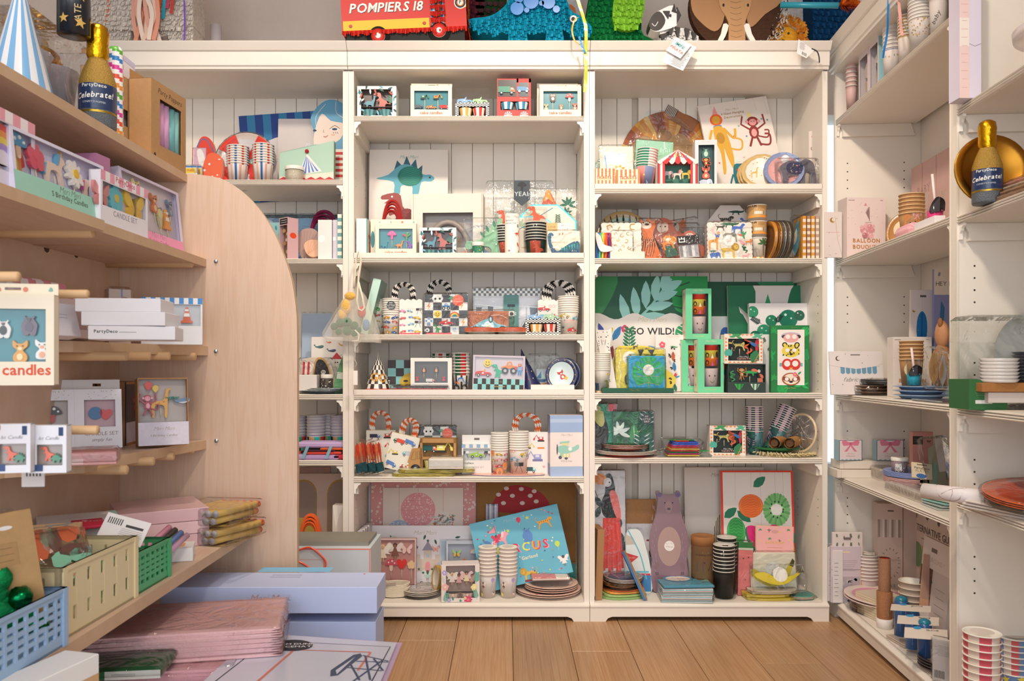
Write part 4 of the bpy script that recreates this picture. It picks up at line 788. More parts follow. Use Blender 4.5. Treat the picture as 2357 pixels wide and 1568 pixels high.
def bpk_(meta,pl,dep,head=None,content=None,tilt=5,roll=0,m='film',yaw=0,dz=0):
 r=mk(meta,pl,tilt,yaw,roll,dz+dep*sin(rad(tilt)));w,h=pl.w,pl.h
 MB().box(-w/2,w/2,0,dep,0,h,'fff',m,b=dep*.3).bd('clear_bag',r)
 if head:cv=Cv(w,h);head(cv);cv.to(r,lambda x,z,o:(x,-o-.0005,z),'header_card')
 if content:cv=Cv(w,h);content(cv);cv.to(r,lambda x,z,o:(x,dep*.5-o,z),'content')
 return r
bpk_(('tray_pack','clear wrapped dinosaur tray pack with dark pointed header','tray pack'),B(1118,1276,411,.19,'M2'),.03,lambda c:c.p([(.41,.99),(.65,.99),(.65,.76),(.53,.68),(.41,.76)],'36424c').ic('mushroom',.53,.92,.14,'11181c').t('YEAH!',.55,.80,.07,'d8dfe2').t('Bandeja Stand 3D',.5,.6,.05,'8e9696').l([(.2,.56),(.75,.56)],.004,'8e9696'),lambda c:c.r(.15,.05,.55,.5,'2c8a4c').e(.3,.36,.09,.09,'c8d8d8'))
bpk_(('volcano_pack','clear pack with erupting volcano and teal palm behind the cup tubes','party pack'),B(1216,1335,430,.16,'M2'),.012,None,lambda c:c.p([(.1,.1),(.25,.75),(.36,.98),(.42,.98),(.6,.72),(.85,.1)],'c4512c').p([(.3,.82),(.36,.98),(.42,.98),(.5,.8),(.4,.86)],'f09a3a').ic('palm',.78,.78,.34,'0f6a55').ic('palm',.74,.66,.28,'0b5a49').l([(.84,.64),(.9,.4),(.8,.2)],.05,'c9a067',True))
octo=[(-.5+.5*(1-.0),0)]
def octopts():return[(.5*cos(pi/8+pi*i/4)/cos(pi/8),.5+.5*sin(pi/8+pi*i/4)/cos(pi/8))for i in range(8)]
def a_octo(c):
 c.ic('palm',.28,.78,.3,'a7bda6');c.ic('frond',.7,.72,.2,'2f5f4c');c.ic('feather',.56,.62,.12,'d99a4a b07a3a',60)
 c.l([(.2,.66),(.62,.94)],.012,'12809a');c.ic('palm',.5,.45,.3,'8fae98');c.ic('sauropod',.55,.3,.5,'c8b38a 333')
for i,(x0,x1,y0,dd,lab)in enumerate(((1185,1328,466,.13,'large octagonal dinosaur plate with metallic teal edge'),(1160,1290,495,.105,'smaller octagonal dinosaur plate with teal edge standing before the large one'))):
 r=cut(('octagon_plate',lab,'plate','octagonal dinosaur plates'),B(x0,x1,y0,dd,'M2'),None,'1a93ad',.004,tilt=9,ol=octopts(),nm='plate',m='metal')
 p=B(x0,x1,y0,dd,'M2');cv=Cv(p.w,p.h,'card');cv.raw([[(x*.965*p.w,(.5+(z-.5)*.965)*p.h)for x,z in octopts()]],'ece0cf');a_octo(cv);cv.to(r)
def dinoplates():
 p=B(1071,1150,500,.06,'M2')
 out=smc([(-.5,.28),(-.46,.42),(-.2,.42),(0,.5),(.1,.66),(.12,.8),(.2,.66),(.3,.9),(.36,.74),(.5,1.0),(.6,.8),(.6,0),(.3,0),(.26,.22),(.1,.3),(-.2,.24),(-.44,.22)],2)
 r=cut(('dinosaur_plate','green stegosaurus shaped paper plates in clear film','plate'),p,None,'8dbb94',.003,4,.005,tilt=4,ol=out,nm='plate',edge='dfe6dc',art=lambda c:[c.ic('feather',.5+x,y,.22,'2f7a58 24684a',a)for x,y,a in((.14,.72,20),(.34,.84,10),(.0,.58,40))])
 wrap(r,p.w*1.1,p.h,.028,-.004)
dinoplates()
rex=lambda c:c.ic('trex',.55,.5,.6,'c4553c e8ddd0').ic('frond',.2,.3,.3,'1e4f40').ic('frond',.85,.35,.3,'24584a')
def tubecups(meta,x0,x1,yt,d,hat='d9603f'):
 p=B(x0,x1,yt,d,'M2');full=p.h;p.h*=.73
 r=cups(meta,p,7,lambda i,k:'2a3230' if k else('c4553c' if i%9<5 else '22453a'),'f1ebe0',rex,.55,tpr=.8)
 MB().la([(0,.0003),(p.w*.53,.0004),(p.w*.53,full),(0,full+.001)],24,'fff','pane').bd('clear_tube',r,(0,p.w/2,0))
 mb=MB();sld(mb,'trex',0,full*.86,p.w*.9,'d9603f eadfd2',p.w*.4,.002);mb.bd('card_topper',r)
tubecups(('cup_tube','clear tube of dinosaur cups behind the colouring roll','cup pack','dinosaur cup tubes'),1139,1186,485,.05)
tubecups(('cup_tube','taller clear tube of dinosaur cups beside the octagonal plates','cup pack','dinosaur cup tubes'),1209,1260,476,.045)
def croll():
 p=B(1162,1196,491,.018,'M2');r=mk(('colouring_roll','white cardboard tube of dinosaur colouring paper between the cup tubes','paper roll'),p)
 R=p.w/2;MB().la([(R,0),(R,p.h),(R*.9,p.h),(R*.9,p.h-.004),(0,p.h-.004)],24,'efe8df').bd('tube',r,(0,R,0))
 cv=Cv(pi*R*.9,p.h);cv.tp(.5,.9,'b5aaa0',.13);cv.t('Dinosaur',.35,.83,.09,'6a625c');cv.t('Colouring In Roll',.4,.77,.06,'6a625c');cv.ln(9,.2,.5,.28,.6,'cbc2b8')
 cv.ic('sauropod',.75,.55,.35,'d9563c 222').ic('feather',.8,.3,.25,'d9563c d9563c',20).ic('frond',.8,.72,.18,'2f7a58').ic('heart',.35,.16,.1,'d9563c').ic('sauropod',.75,.1,.3,'2f7a58 222');mc=mcy(R,R,p.h);cv.to(r,lambda x,z,o:tuple(V(mc(x,z,o))+V((0,R,0))))
croll()
ctn(('gift_card_pack','small cloud and sun card with kraft header behind the brontosaurus napkins','card'),B(1258,1318,513,.05,'M2'),.006,'f0e9de',lambda c:c.p([(0,1),(.42,1),(.42,.7),(.3,.6),(.12,.66),(0,.6)],'d9b478').t('LOVE',.2,.85,.09,'8a6a3a').e(.72,.6,.09,.09,'f0c04a').e(.82,.54,.1,.06,'9fc4dc').ds(10,.012,'444',5,.5,.5,.98,.95))
def a_bronto(c):
 c.tp(.78,.92,'c9bba8',.05);c.t('BRONTOSAURUS',.38,.53,.045,'c2ad92',sh=.2)
 c.raw([smc([c.P(*q)for q in((.02,.86),(.12,.94),(.2,.84),(.12,.74),(.14,.5),(.3,.22),(.5,.36),(.75,.55),(.98,.58),(.98,.02),(.3,.02),(.1,.25),(.02,.6))],3)],'2b5f7c')
 for i in range(7):c.p([(.42+.08*i,.34+.03*i),(.47+.08*i,.36+.03*i),(.45+.08*i,.18+.02*i)],'2fae9a')
 c.ic('feather',.38,.88,.1,'d9764a d9764a',-30);c.ic('feather',.48,.9,.1,'d9764a d9764a',-10)
npk(('napkin_pack','pack of blue brontosaurus napkins at the end of the dinosaur shelf','napkins'),B(1260,1334,533,.016,'M2'),.03,'efe3d0',a_bronto)
CAR=lambda c1:c1+' '+c1+' 2a2a2e f1ece4'
carset=[('car',CAR('d9382f')),('car',CAR('6f9fd0')),('car',CAR('e0b238')),('car',CAR('ef8fb8')),('car',CAR('84bfd6'))]
ctn(('wrapping_sheet','folded mint and green sheets leaning against the side panel of the racing shelf','wrapping paper'),B(828,846,640,.06,'M3'),.16,'bfe0d0',side=('r',lambda c:c.r(0,0,1,1,'5f9a80').ic('monstera',.5,.5,.5,'2f7a58 cfe')),roll=14,fin='gloss',b=.002)
cups(('cup_pack','pack of car cups with green seal, set back behind the black label cups','cup pack'),B(852,886,688,.14,'M3'),8,spf('f1ebe1'),art=lambda c:c.e(.5,1.15,.12,.12,'3f9a4a').sx_(carset,.22,3,4,3),bf=.62)
def a_mld(c):c.sx_([('car',CAR('e0a32a')),('car',CAR('3f5f9a')),('car',CAR('d9382f'))],.3,2,4,6,u0=.12,u1=.9,v1=.96)
r=cups(('cup_pack','pack of white taxi and rescue car cups with a black round label','cup pack'),B(877,918,686,.05,'M3'),8,spf('f4eee4'),art=a_mld,bf=.58)
def sticker(r,w,h,u,v,R,bg,ln,fg,curved=0,y=-.001):
 cv=Cv(w,h,'gloss');cv.e(u,v,R,R,bg,n=20)
 n=len(ln)
 for i,s in enumerate(ln):cv.t(s,u,v+(n/2-.85-i)*R*.55*w/h,R*.4,fg)
 cv.to(r,lambda x,z,o:(x,y-o,z),'label')
p=B(877,918,686,.05,'M3');sticker(r,p.w,p.h,.57,.8,.25,'201e1f',('MY','LITTLE','DAY'),'f2ece2')
def a_bag1(c):c.tp(.5,.74,'cfc4b8',.07).sx_(carset+[('flags','999 444 444')],.3,3,4,9,v0=.02,v1=.8).t('STOP!',.15,.48,.07,'ef8a9a')
bag(('party_bag','white racing car party bag with one black and white twisted handle','party bag'),B(919,972,692,.07,'M3'),.03,'f2ece3',a_bag1,-.3,.66,.078,'1e1c1e','e9e3da',scal=4,r=.005)
def a_chk(c):
 c.ck(5,5,'4b4a4c f1ece4')
 it=[('eyes',.3,.9,.26,'f6f2ea 1e1e1e'),('mon_truck',.5,.7,.2,'4a90d0 e86a2a 333 ddd'),('bolt',.1,.7,.2,'ef7a3a'),('smile',.3,.5,.16,'f2cf3a 333'),('rainbow',.7,.5,.24,'d9443a f0a03a f2d84a 5fae5a 4a90d0'),('robot',.1,.32,.2,'f1ece4 6fa8d8 4a80c0 d44'),('car',.5,.3,.32,CAR('d9382f')),('bolt',.9,.3,.2,'f0a03a'),('trex',.3,.14,.2,'3f9a4a fff'),('eyes',.02,.1,.2,'f6f2ea 1e1e1e'),('skull',.7,.12,.16,'cfe4ee 5a8ab0'),('stego',.62,.9,.18,'3f9a6a 2f7a4a 222'),('bolt',.86,.72,.18,'e0a03a')]
 for nm,u,v,s,cc in it:c.ic(nm,u,v,s,cc)
 c.raw([ST(*c.P(.78,.85),c.w*.14,14,.88)],'ef6a48');c.tp(.78,.87,'f9c9b5',.03);c.t('16 Napkins',.78,.81,.035,'f9d9c8')
npk(('napkin_pack','grey and white checked napkin pack with smiley, rainbow and cars','napkins'),B(977,1076,679,.05,'M3'),.035,'f1ece4',a_chk,'55535a',tilt=3)
def freehandle(label,x0,x1,yt,yb,Y,c1,c2,r=.005,n=3):
 k=Y/F;R=root('bag_handles',label,'party bag',((x0+x1)/2*k-CX*k,Y,EYE-(yb-CY)*k))
 return R
r=bag(('party_bag','party bag hidden behind checked napkins, tall black and white twisted handle','party bag'),B(980,1050,690,.12,'M3'),.02,'efe8de',None,.06,.82,.085,'1e1c1e','e9e3da',r=.005)
def a_foil(c):
 c.r(0,0,1,1,'c9c4c4');c.ck(28,3,'201f22 ece5da',0,.84,1,1)
 c.r(.02,.1,.98,.8,'d6d3d6').p([(.04,.6),(.12,.6),(.1,.3),(.04,.2)],'2a2c36').p([(.2,.62),(.28,.62),(.26,.3),(.22,.3)],'2a3040').p([(.04,.3),(.3,.22),(.3,.1),(.04,.1)],'33456a').p([(.78,.6),(.92,.6),(.86,.2),(.8,.2)],'3a3f4a').l([(.02,.66),(.4,.6),(.7,.62),(.98,.58)],.012,'f2f0f0').p([(.62,.06),(.72,.3),(.8,.08)],'2c3242')
ctn(('banner_pack','silver banner pack with checked top edge and teal sleeve','banner'),B(1089,1256,664,.16,'M3'),.012,'cfc9c4',a_foil,fin='gloss',tilt=3,film=1)
ctn(('banner_sleeve_card','teal card sleeve reading MILES in front of the silver banner pack','card'),B(1159,1194,679,.145,'M3'),.006,'5f9391',lambda c:c.t('PLAYPARTY',.5,.83,.07,'7fb0aa').ic('flags',.5,.68,.55,'2c3c44 2c3c44 2c3c44').t('MILES',.5,.5,.2,'e9efe8',w=1).ln(2,.2,.8,.3,.4,'9ac'),tilt=3)
def a_race(c):
 c.r(0,0,1,1,'b3673c').r(.88,0,1,1,'2f5f46').r(.88,.78,1,1,'d8cfc0').e(.94,.88,.04,.04,'2a2a2a')
 c.raw([smc([c.P(*q)for q in((-.0,.05),(.02,.22),(.2,.44),(.36,.62),(.5,.68),(.62,.46),(.8,.38),(.92,.22),(.9,.05))],4)],'8cc4d0')
 c.e(.46,.34,.11,.11,'d9ecec').ic('star',.46,.34,.09,'f0e0a0')
 for u in(.17,.75):c.e(u,.16,.09,.09,'2a2a30').e(u,.16,.07,.07,'d9a040').ic('daisy',u,.16,.1,'2a2a30 222')
 c.e(.5,.64,.045,.075,'27404e').e(.5,.64,.025,.05,'b8d8de').l([(.5,.8),(.7,.82),(.86,.66)],.01,'f2dcc8',True).t('RACECAR',.07,.3,.07,'6a3a20',a=90)
npk(('napkin_pack','brown racecar napkin pack with a pale blue car','napkins'),B(1075,1184,718,.06,'M3'),.03,'b3673c',a_race,'e6dcd0',tilt=6,film=1)
for i,(x,y)in enumerate(((1108,0),(1178,1))):
 k=(YF+.06)/F
 pls(('plate_pack',('orange car plates in film lying before the racecar napkins','orange car plates in film lying beneath the silver banner pack')[i],'plate','orange car plate packs'),((x-CX)*k,YF+.075,zm[2]+.001),.062,4,.0042,'e8492e','f06a40','e8dccf',sx=1.15,film=1)
r=bag(('party_bag','white racing bag with a bunch of black and white twisted handles','party bag'),B(1238,1294,693,.09,'M3'),.04,'efe8df',lambda c:c.ic('car',.25,.78,.5,CAR('d9382f')).t('GO!',.6,.8,.14,'f0a0a8').sx_(carset,.4,2,3,5,v1=.7),.2,1.5,.088,'1e1c1e','e9e3da',n=4,scal=4,lean=.004,r=.0055)
carkit(('cupcake_kit','racing car cupcake kit with checked base beside the tall car cups','cupcake kit'),B(1209,1290,703,.03,'M3'),.055,yaw=-8)
cups(('cup_pack','tall pack of white racing car cups next to the partition','cup pack'),B(1286,1335,680,.04,'M3'),8,spf('f4eee4'),art=lambda c:c.ic('car',.3,.82,.42,CAR('d8b838')).ic('car',.8,.72,.36,CAR('84bfd6')).t('STOP!',.5,.5,.12,'f0a8a0').ic('car',.65,.22,.42,CAR('d9302f')).ic('flags',.2,.25,.2,'888 555 555').ds(6,.02,'888',4),bf=.6)
for i,(x0,x1)in enumerate(((920,968),(982,1040))):
 k=(YF+.02)/F;mb=MB()
 for j in range(6):mb.pz([((x0-CX)*k+(x1-x0)*k*j/6,YF+.01),((x0-CX)*k+(x1-x0)*k*(j+1)/6,YF+.01),((x0-CX)*k+(x1-x0)*k*(j+.5)/6,YF+.04)],zm[2]+.001,zm[2]+.006+.001*(j%2),'d84a52',ax='z',m='gloss')
 tag(mb.bd('pennant_garland',),('folded red pennant garland lying before the white racing bag','folded red pennant garland lying before the checked napkins')[i],'garland','red pennant garlands')
def netbag():
 Y=YF-.05;k=Y/F;f=lambda x,y,dy=0:((x-CX)*k,Y+dy,EYE-(y-CY)*k)
 R=root('mesh_bag','sheer white drawstring bag of plush shapes hanging from the partition','bag',f(815,790))
 o=V(R.location);L=lambda x,y,dy=0:tuple(V(f(x,y,dy))-o)
 out=smc([(806,664),(826,664),(850,700),(876,782),(860,788),(800,786),(747,774),(760,742),(785,700)],3)
 mb=MB();n=len(out);vs=[L(x,y,-.028*min(1,max(0,(y-664)/60)))for x,y in out]+[L(x,y,.02)for x,y in out]
 mb.add(vs,[list(range(n)),list(range(2*n-1,n-1,-1))]+[(i,(i+1)%n,n+(i+1)%n,n+i)for i in range(n)],'f3ece0','netting');mb.bd('net_body',R)
 MB().tube([L(x,y,-.006)for x,y in((816,664),(817,640),(820,600),(826,578),(832,600),(826,640),(822,690),(826,712),(834,716),(840,708),(836,690),(826,650))],.0042,6,lambda i,j:'efe4cf' if(i+j)%2 else 'dccdb4','cloth').bd('cord',R)
 MB().ball(L(806,682,0),(.022,.014,.016),'e8b85a','plush').ball(L(796,706,0),(.02,.014,.03),'e9bb62','plush').ball(L(788,724,0),(.016,.012,.022),'e8b85a','plush').bd('yellow_plush',R)
 mb=MB()
 for x,y,r_ in((770,752,.014),(784,744,.017),(800,742,.018),(816,750,.016),(826,760,.012),(780,764,.013),(800,762,.018),(816,768,.012)):mb.ball(L(x,y,-.006),(r_,r_*.75,r_),'2f6a48','plush',12,8)
 mb.bd('green_plush',R)
 MB().ball(L(832,718,.004),(.016,.012,.022),'c8352c','plush').bd('red_plush',R)
 MB().ball(L(842,748,.006),(.014,.01,.022),'6a94b8','plush').bd('blue_plush',R)
 MB().tube([L(x,y,-.012)for x,y in((818,760),(828,770),(826,784),(812,786))],.003,6,'efe6d6','cloth').bd('white_tail',R)
 MB().box(-.012,.004,-.001,.0,-.0,.052,'f4eee4',M=MX.Translation(L(823,886,-.02))).bd('paper_tag',R)
 MB().tube([L(819,846,-.02),L(824,838,-.02),L(819,828,-.02),L(818,790,-.004)],.0008,4,'f4f0ea','cloth').bd('tag_string',R)
netbag()
def hat(meta,pl,cols,n=20,k=7,lean=0,band=None,art=None,ds=None):
 r=mk(meta,pl,0,0,lean);R,h=pl.w/2,pl.h
 pr=[(R*(1-i/k)+.0006,h*i/k)for i in range(k+1)]
 MB().la(pr,n,lambda i,j:band if band and j<1 else cols[(i+j)%len(cols)],'gloss').bd('cone',r,(0,R,0))
 if art:cv=Cv(R*1.5,h*.7);art(cv);cv.to(r,lambda x,z,o:((R*(1-z/h)+.001+o)*sin(x/(R*(1-z/h)+.004)),R-(R*(1-z/h)+.001+o)*cos(x/(R*(1-z/h)+.004)),z))
 return r
hat(('party_hat','checked cone party hat with orange GO and red rim','party hat'),B(832,898,808,.02,'M4'),('f0eae2','3a332e'),18,9,band='d9372c',art=lambda c:c.t('GO',.6,.4,.42,'e8a02a',w=1,a=-6))
ctn(('napkin_pack','mint and dark checked napkin pack with winking face, half behind candles','napkins'),B(893,948,829,.12,'M4'),.05,'8fc4c0',lambda c:c.ck(3,4,'8fc9c6 40393a').e(1.0,.32,.5,.4,'d8b238',n=24).e(.74,.36,.1,.05,'3a3020'),side=('l',lambda c:c.r(0,0,1,1,'9fc8c8')),yaw=4)
r=root('straw_bundle','black and white striped straws lying behind the GO hat','straws',((875-CX)*(YF+.1)/F,YF+.1,SZ['M4']+.03))
for i in range(5):rope([(-.03,.004*i,.008*i),(.035,.004*i+.01,.008*i)],.003,'1e1c1e','efe9e0').bd('straw',r)
def ff(c):c.t('CAKE CANDLES',.5,.12,.062,'9a948e',tr=.16)
wbx(('candle_box','white firefighter cake candles box with red hydrants','candle box'),B(945,1040,824,.03,'M4'),.025,'efeae4',(.1,.3,.9,.9),'55504e',[('bear',.32,.66,.16,'3a3038 e8a05a e8a05a',.16),('bear',.62,.66,.16,'3a3038 e8a05a e8a05a',.16),('fox',.16,.42,.12,'d02a34 d02a34 d02a34',0),('fox',.8,.42,.12,'d02a34 d02a34 d02a34',0),('truck',.48,.36,.22,'e0d8d0 c02a2a 2a2a2a fff')],ff)
chk=lambda a,b:(lambda i,k:(a,'f0ebe2',b,'f0ebe2')[(i//2)%4])
cups(('cup_pack','pack of green and red banded cups behind the firefighter candles','cup pack'),B(991,1036,812,.15,'M4'),6,chk('2f6a48','c8443c'),bf=.6)
cups(('cup_pack','monster truck cup pack with red and green banded rims','cup pack'),B(1038,1082,812,.06,'M4'),7,lambda i,k:(('2f6a48','d03c3c','f0ebe2')[(i//3)%3]if k else('efe8de' if i%3 else '3a3634')),art=lambda c:c.ic('mon_truck',.5,.42,.75,'3f7fc8 e86a2a 33302e b8b8b8').ic('bolt',.35,.5,.3,'ef6a30',70),bf=.52)
def filmflat(meta,x0,x1,d,sh,h,dep,c1='3a3436',c2='d84a3a',n=3):
 p=B(x0,x1,800,d,sh);r=mk(meta,p);w=p.w
 for i in range(n):MB().box(-w/2+.006*i,w/2-.005*(n-i),.004,dep-.004,i*h/n+.001,(i+.8)*h/n,(c1,c2)[i%2],'gloss',b=.002).bd('sheet',r)
 wrap(r,w,h+.003,dep,0)
 return r
filmflat(('napkin_pack','film wrapped dark pack lying flat before the firefighter candles','napkins'),897,1034,.015,'M4',.032,.05)
def a_mon(c):c.ck(12,2,'90d0cc 40393a',.02,.05,.98,.36).tp(.5,.26,'b09a6a',.035).r(.4,.14,.62,.16,'b09a6a')
wbx(('candle_box','long candle box with smiley, dinosaur and monster truck above mint checks','candle box'),B(1087,1207,820,.04,'M4',.003),.022,'cfc6d2',(.04,.38,.96,.95),'d2c8cf',[('smile',.28,.78,.15,'f0d23a 333'),('car',.2,.52,.3,'d8342f f0a03a 222 eee'),('trex',.48,.58,.26,'2fae84 fff'),('mon_truck',.7,.68,.3,'e8862f 3a3030 333 bbb'),('robot',.9,.64,.22,'7fb4e0 d84a4a 4a8ac8 f0d23a')],a_mon,roll=1.5,fname='candle')
hat(('party_hat','navy cone party hat with gold and red stars, leaning','party hat'),B(1198,1250,806,.06,'M4'),('28305a',),20,4,lean=-14,art=lambda c:c.sx_([('star','d9b25a'),('star','d84a4a'),('star','f0e0b0')],.1,3,4,4))
bpk_(('rocket_pack','crumpled clear pack with blue rocket print behind the navy hat','party pack'),B(1213,1288,815,.13,'M4'),.03,None,lambda c:c.r(.3,.1,.7,.6,'d8dfe6').ic('boat',.45,.4,.4,'2f6a9a 3f8fb8 dfe').ic('car',.6,.2,.4,CAR('e0962f')))
for i,(x,dd)in enumerate(((1294,.04),(1303,.075))):
 k=(YF+dd)/F;pp=((x-CX)*k,YF+dd+.02,SZ['M4']+.067)
 pls(('space_plate',('foremost navy rimmed plate with a rocket fox in the middle','second navy rimmed space plate, behind the fox one')[i],'plate','space plates'),pp,.066,2,.004,'cfe0e2','2b3358','39406a',(lambda c:[c.ic('star',.5+.44*cos(a*.45),.5+.44*sin(a*.45),.05,'d0a24a')for a in range(14)]and c.ic('fox',.5,.52,.3,'c4413a f0e8d8 222',30).ic('star',.64,.42,.16,'e8b23a'))if i==0 else None,rot=upr(14,-12),sx=.92)
 bpy.data.objects[-1]if 0 else None
ctn(('small_box','low white box lying before the navy rimmed plates','box'),B(1222,1322,886,.014,'M4'),.05,'efe7df',lambda c:c.tp(.3,.4,'d9c4b0',.03).r(.62,0,.625,1,'cfc4ba'))
# ================================================================ fifth shelf: diggers and planes
OR,WH='e2662a','f3ede4'
trk=[('truck','5f86c8 5f86c8 2a2a2e f1ece4'),('digger','d2413f d2413f 2a2a2e dfe'),('digger','e6c84a e6c84a 2a2a2e eee'),('truck','c9d0d6 84c4cc 2a2a2e eee')]
bag(('party_bag','upright white truck party bag with orange and white twisted handle','party bag'),B(843,910,991,.12,'M5'),.04,'efe9dc',lambda c:c.r(.47,.78,.53,.9,'e0d8cc').ic('truck',.3,.86,.36,'2a2f4a 5f86c8 222 eee').ic('digger',.8,.88,.4,'d2413f d2413f 2a2a2e dfe').sx_(trk,.34,2,3,2,v1=.75),.12,.8,.083,OR,WH,r=.0045,edge='e8dfae')
bag(('party_bag','tilted bundle of white truck bags with thick orange and white handles','party bag'),B(882,948,1008,.08,'M5'),.05,'efe9dc',lambda c:c.sx_(trk+[('truck','e0503a 2f6a4a 222 eee')],.36,2,3,7),.25,.85,.075,OR,WH,n=4,roll=14,r=.005,edge='e2d58e',yaw=6)
for i in range(3):
 x=815+19*i;p=B(x,x+34,1018,.0,'M5');r=bpk_(('cutlery_pack',('clear pack of orange wooden cutlery beside the partition','middle clear pack of orange wooden cutlery','clear pack of orange wooden cutlery next to the tilted bags')[i],'cutlery','orange cutlery packs'),p,.012,None,None,tilt=10,roll=-16,yaw=-25)
 for j in range(4):
  x0=(j-1.5)*p.w*.2;MB().pz([(x0-.002,.01),(x0+.002,.01),(x0+.0025,p.h*.45),(x0+.005,p.h*.6),(x0+.006,p.h*.85),(x0,p.h*.93),(x0-.006,p.h*.85),(x0-.005,p.h*.6),(x0-.0025,p.h*.45)],.004+.001*j,.006+.001*j,('f0703a','e8502e','f58a52','e2452a')[j]).bd('fork',r)
 MB().box(-p.w*.42,p.w*.42,.002,.01,p.h*.06,p.h*.32,'23606a','cloth').bd('teal_band',r)
npk(('napkin_pack','second grey checked napkin pack standing behind the kraft truck','napkins'),B(958,1050,984,.13,'M5'),.03,'f1ece4',a_chk,'55535a',tilt=3)
def ktruck():
 p=B(934,1050,1010,.06,'M5',.004);w,h,dep=p.w,p.h,.06
 r=mk(('cupcake_kit','kraft truck shaped cupcake kit with black wheel and yellow digger toppers','cupcake kit'),p,0,-3)
 out=[(-w/2,h*.06),(-w*.46,h*.36),(-w*.38,h*.72),(-w*.22,h*.74),(-w*.22,h),(w/2,h),(w/2,h*.06)]
 mb=MB();mb.pz(out,dep*.7,dep,'b98a55','kraft').pz([(-w/2,h*.06),(-w*.46,h*.36),(-w*.38,h*.72),(-w*.18,h*.73),(-w*.18,h*.06)],0,.002,'bb8d58','kraft')
 for a in((-w*.22,w/2,h*.88,h),(-w*.2,w/2,h*.4,h*.48),(-w*.2,w/2,h*.06,h*.12),(-w*.22,-w*.17,h*.06,h),(w*.45,w/2,h*.06,h)):mb.box(a[0],a[1],0,.002,a[2],a[3],'bb8d58','kraft')
 mb.box(w/2-.002,w/2,.002,dep*.7,h*.06,h,'a97b48','kraft').box(-w*.22,w/2,.002,dep*.7,h-.002,h,'a97b48','kraft').box(-w*.2,w*.49,.003,dep*.68,h*.44,h*.45,'b9b4b0')
 MB().la([(0,.002),(w*.1,.002),(w*.1,0),(0,0)],24,'24222a','card',M=MX.Translation((-w*.31,-.001,h*.12))@MX.Rotation(pi/2,4,'X')).la([(0,.0045),(w*.045,.004)],20,'cfe6d0','card',M=MX.Translation((-w*.31,-.001,h*.12))@MX.Rotation(pi/2,4,'X')).bd('wheel',r)
 mb.bd('carton',r)
 cv=Cv(w,h);cv.l([(.1,.4),(.14,.62),(.2,.64),(.2,.4),(.1,.4)],.006,'6a4a28').l([(.23,.42),(.23,.64),(.27,.64),(.27,.42),(.23,.42)],.006,'6a4a28');cv.sp(3,'e8f0e8 b98a55',.02,.16,.05,.3,True);cv.to(r)
 for nm,x,z,s,cc in(('truck',-.04,.7,.3,'1f5a5a e07a52 222 ddd'),('digger',.26,.72,.36,'e6dc6a e6dc6a 222 f4f0c0')):
  mb=MB();sld(mb,nm,x*w,z*h,s*w,cc,.012,.005);mb.bd('cake_topper',r)
 for x,cc in((-.02,('e9e2a0','d8cf7a')),(.28,('1f5a58','2c7470'))):MB().la([(w*.1,h*.13),(w*.14,h*.38)],24,lambda i,k:cc[i%2]).bd('cupcake_case',r,(x*w,dep*.35,0))
ktruck()
for i,(x0,x1,z,lab)in enumerate(((902,1046,0,'yellow edged cloud shaped plates in film at the shelf front'),(915,1090,.014,'upper layer of yellow edged cloud plates under the flat white box'))):
 p=B(x0,x1,1090,-.0+.005*i,'M5');out=smc([(p.w*a,p.w*.6*b)for a,b in((-.5,.2),(-.4,.0),(-.15,.05),(.1,0),(.3,.06),(.5,.2),(.46,.45),(.2,.5),(-.1,.46),(-.4,.5))],3)
 r=root('plate_pack',lab,'plate',(p.X,p.Y,p.Z+z),(0,0,0),'cloud plate packs')
 for j in range(4):MB().pz(out,.003*j,.003*j+.002,'e9e3b8','gloss',ax='z',sc='c9b548').bd('plate',r)
 wrap(r,p.w,.014,p.w*.34,0)
ctn(('flat_box','flat cream box lying on the yellow edged plates','box'),B(987,1066,1056,.0,SZ['M5']+.029),.075,'eee4d8',tilt=0,film=1)
wbx(('candle_box','lime racing car candle set box with blue awning edge','candle box'),B(1063,1131,1023,.08,'M5'),.025,'e9e6e2',(.05,.46,.95,.86),'d4d4d4',[('car',.5,.66,.48,'a9cf3a a9cf3a 3a3a3a ddd'),('flags',.12,.66,.26,'333 222 eee'),('flags',.88,.66,.26,'333 222 eee'),('car',.9,.72,.3,CAR('c9302e'))],lambda c:c.sp(8,'8fb6d6 f0ede8',0,.88,1,1).t('CANDLE SET',.5,.2,.06,'b8b0a8',tr=.14).t('PartyDeco',.2,.34,.06,'3a3a3a',w=1),tab=(.3,'e6e4e2'))
cups(('cup_pack','white racing car cup pack nearer the candle set box','cup pack'),B(1129,1171,997,.04,'M5',.0),8,spf('f4eee6'),art=lambda c:c.sx_([('car',CAR('d9302f')),('dot','ef9a5a'),('car',CAR('e0b238')),('car',CAR('ef9a98'))],.3,3,4,4,v1=.95),bf=.6)
cups(('cup_pack','white racing car cup pack standing against the truck bag','cup pack'),B(1171,1218,994,.035,'M5',.0),8,spf('f4eee6'),art=lambda c:c.ic('car',.75,.8,.42,CAR('e0c238')).ic('car',.3,.62,.42,CAR('84b4dc')).ic('flags',.5,.3,.42,'777 333 333').t('GO!',.25,.86,.12,'f0a088').t('ST',.85,.52,.1,'f0a0a0').ic('car',.05,.15,.36,CAR('ef9a98')),bf=.6)
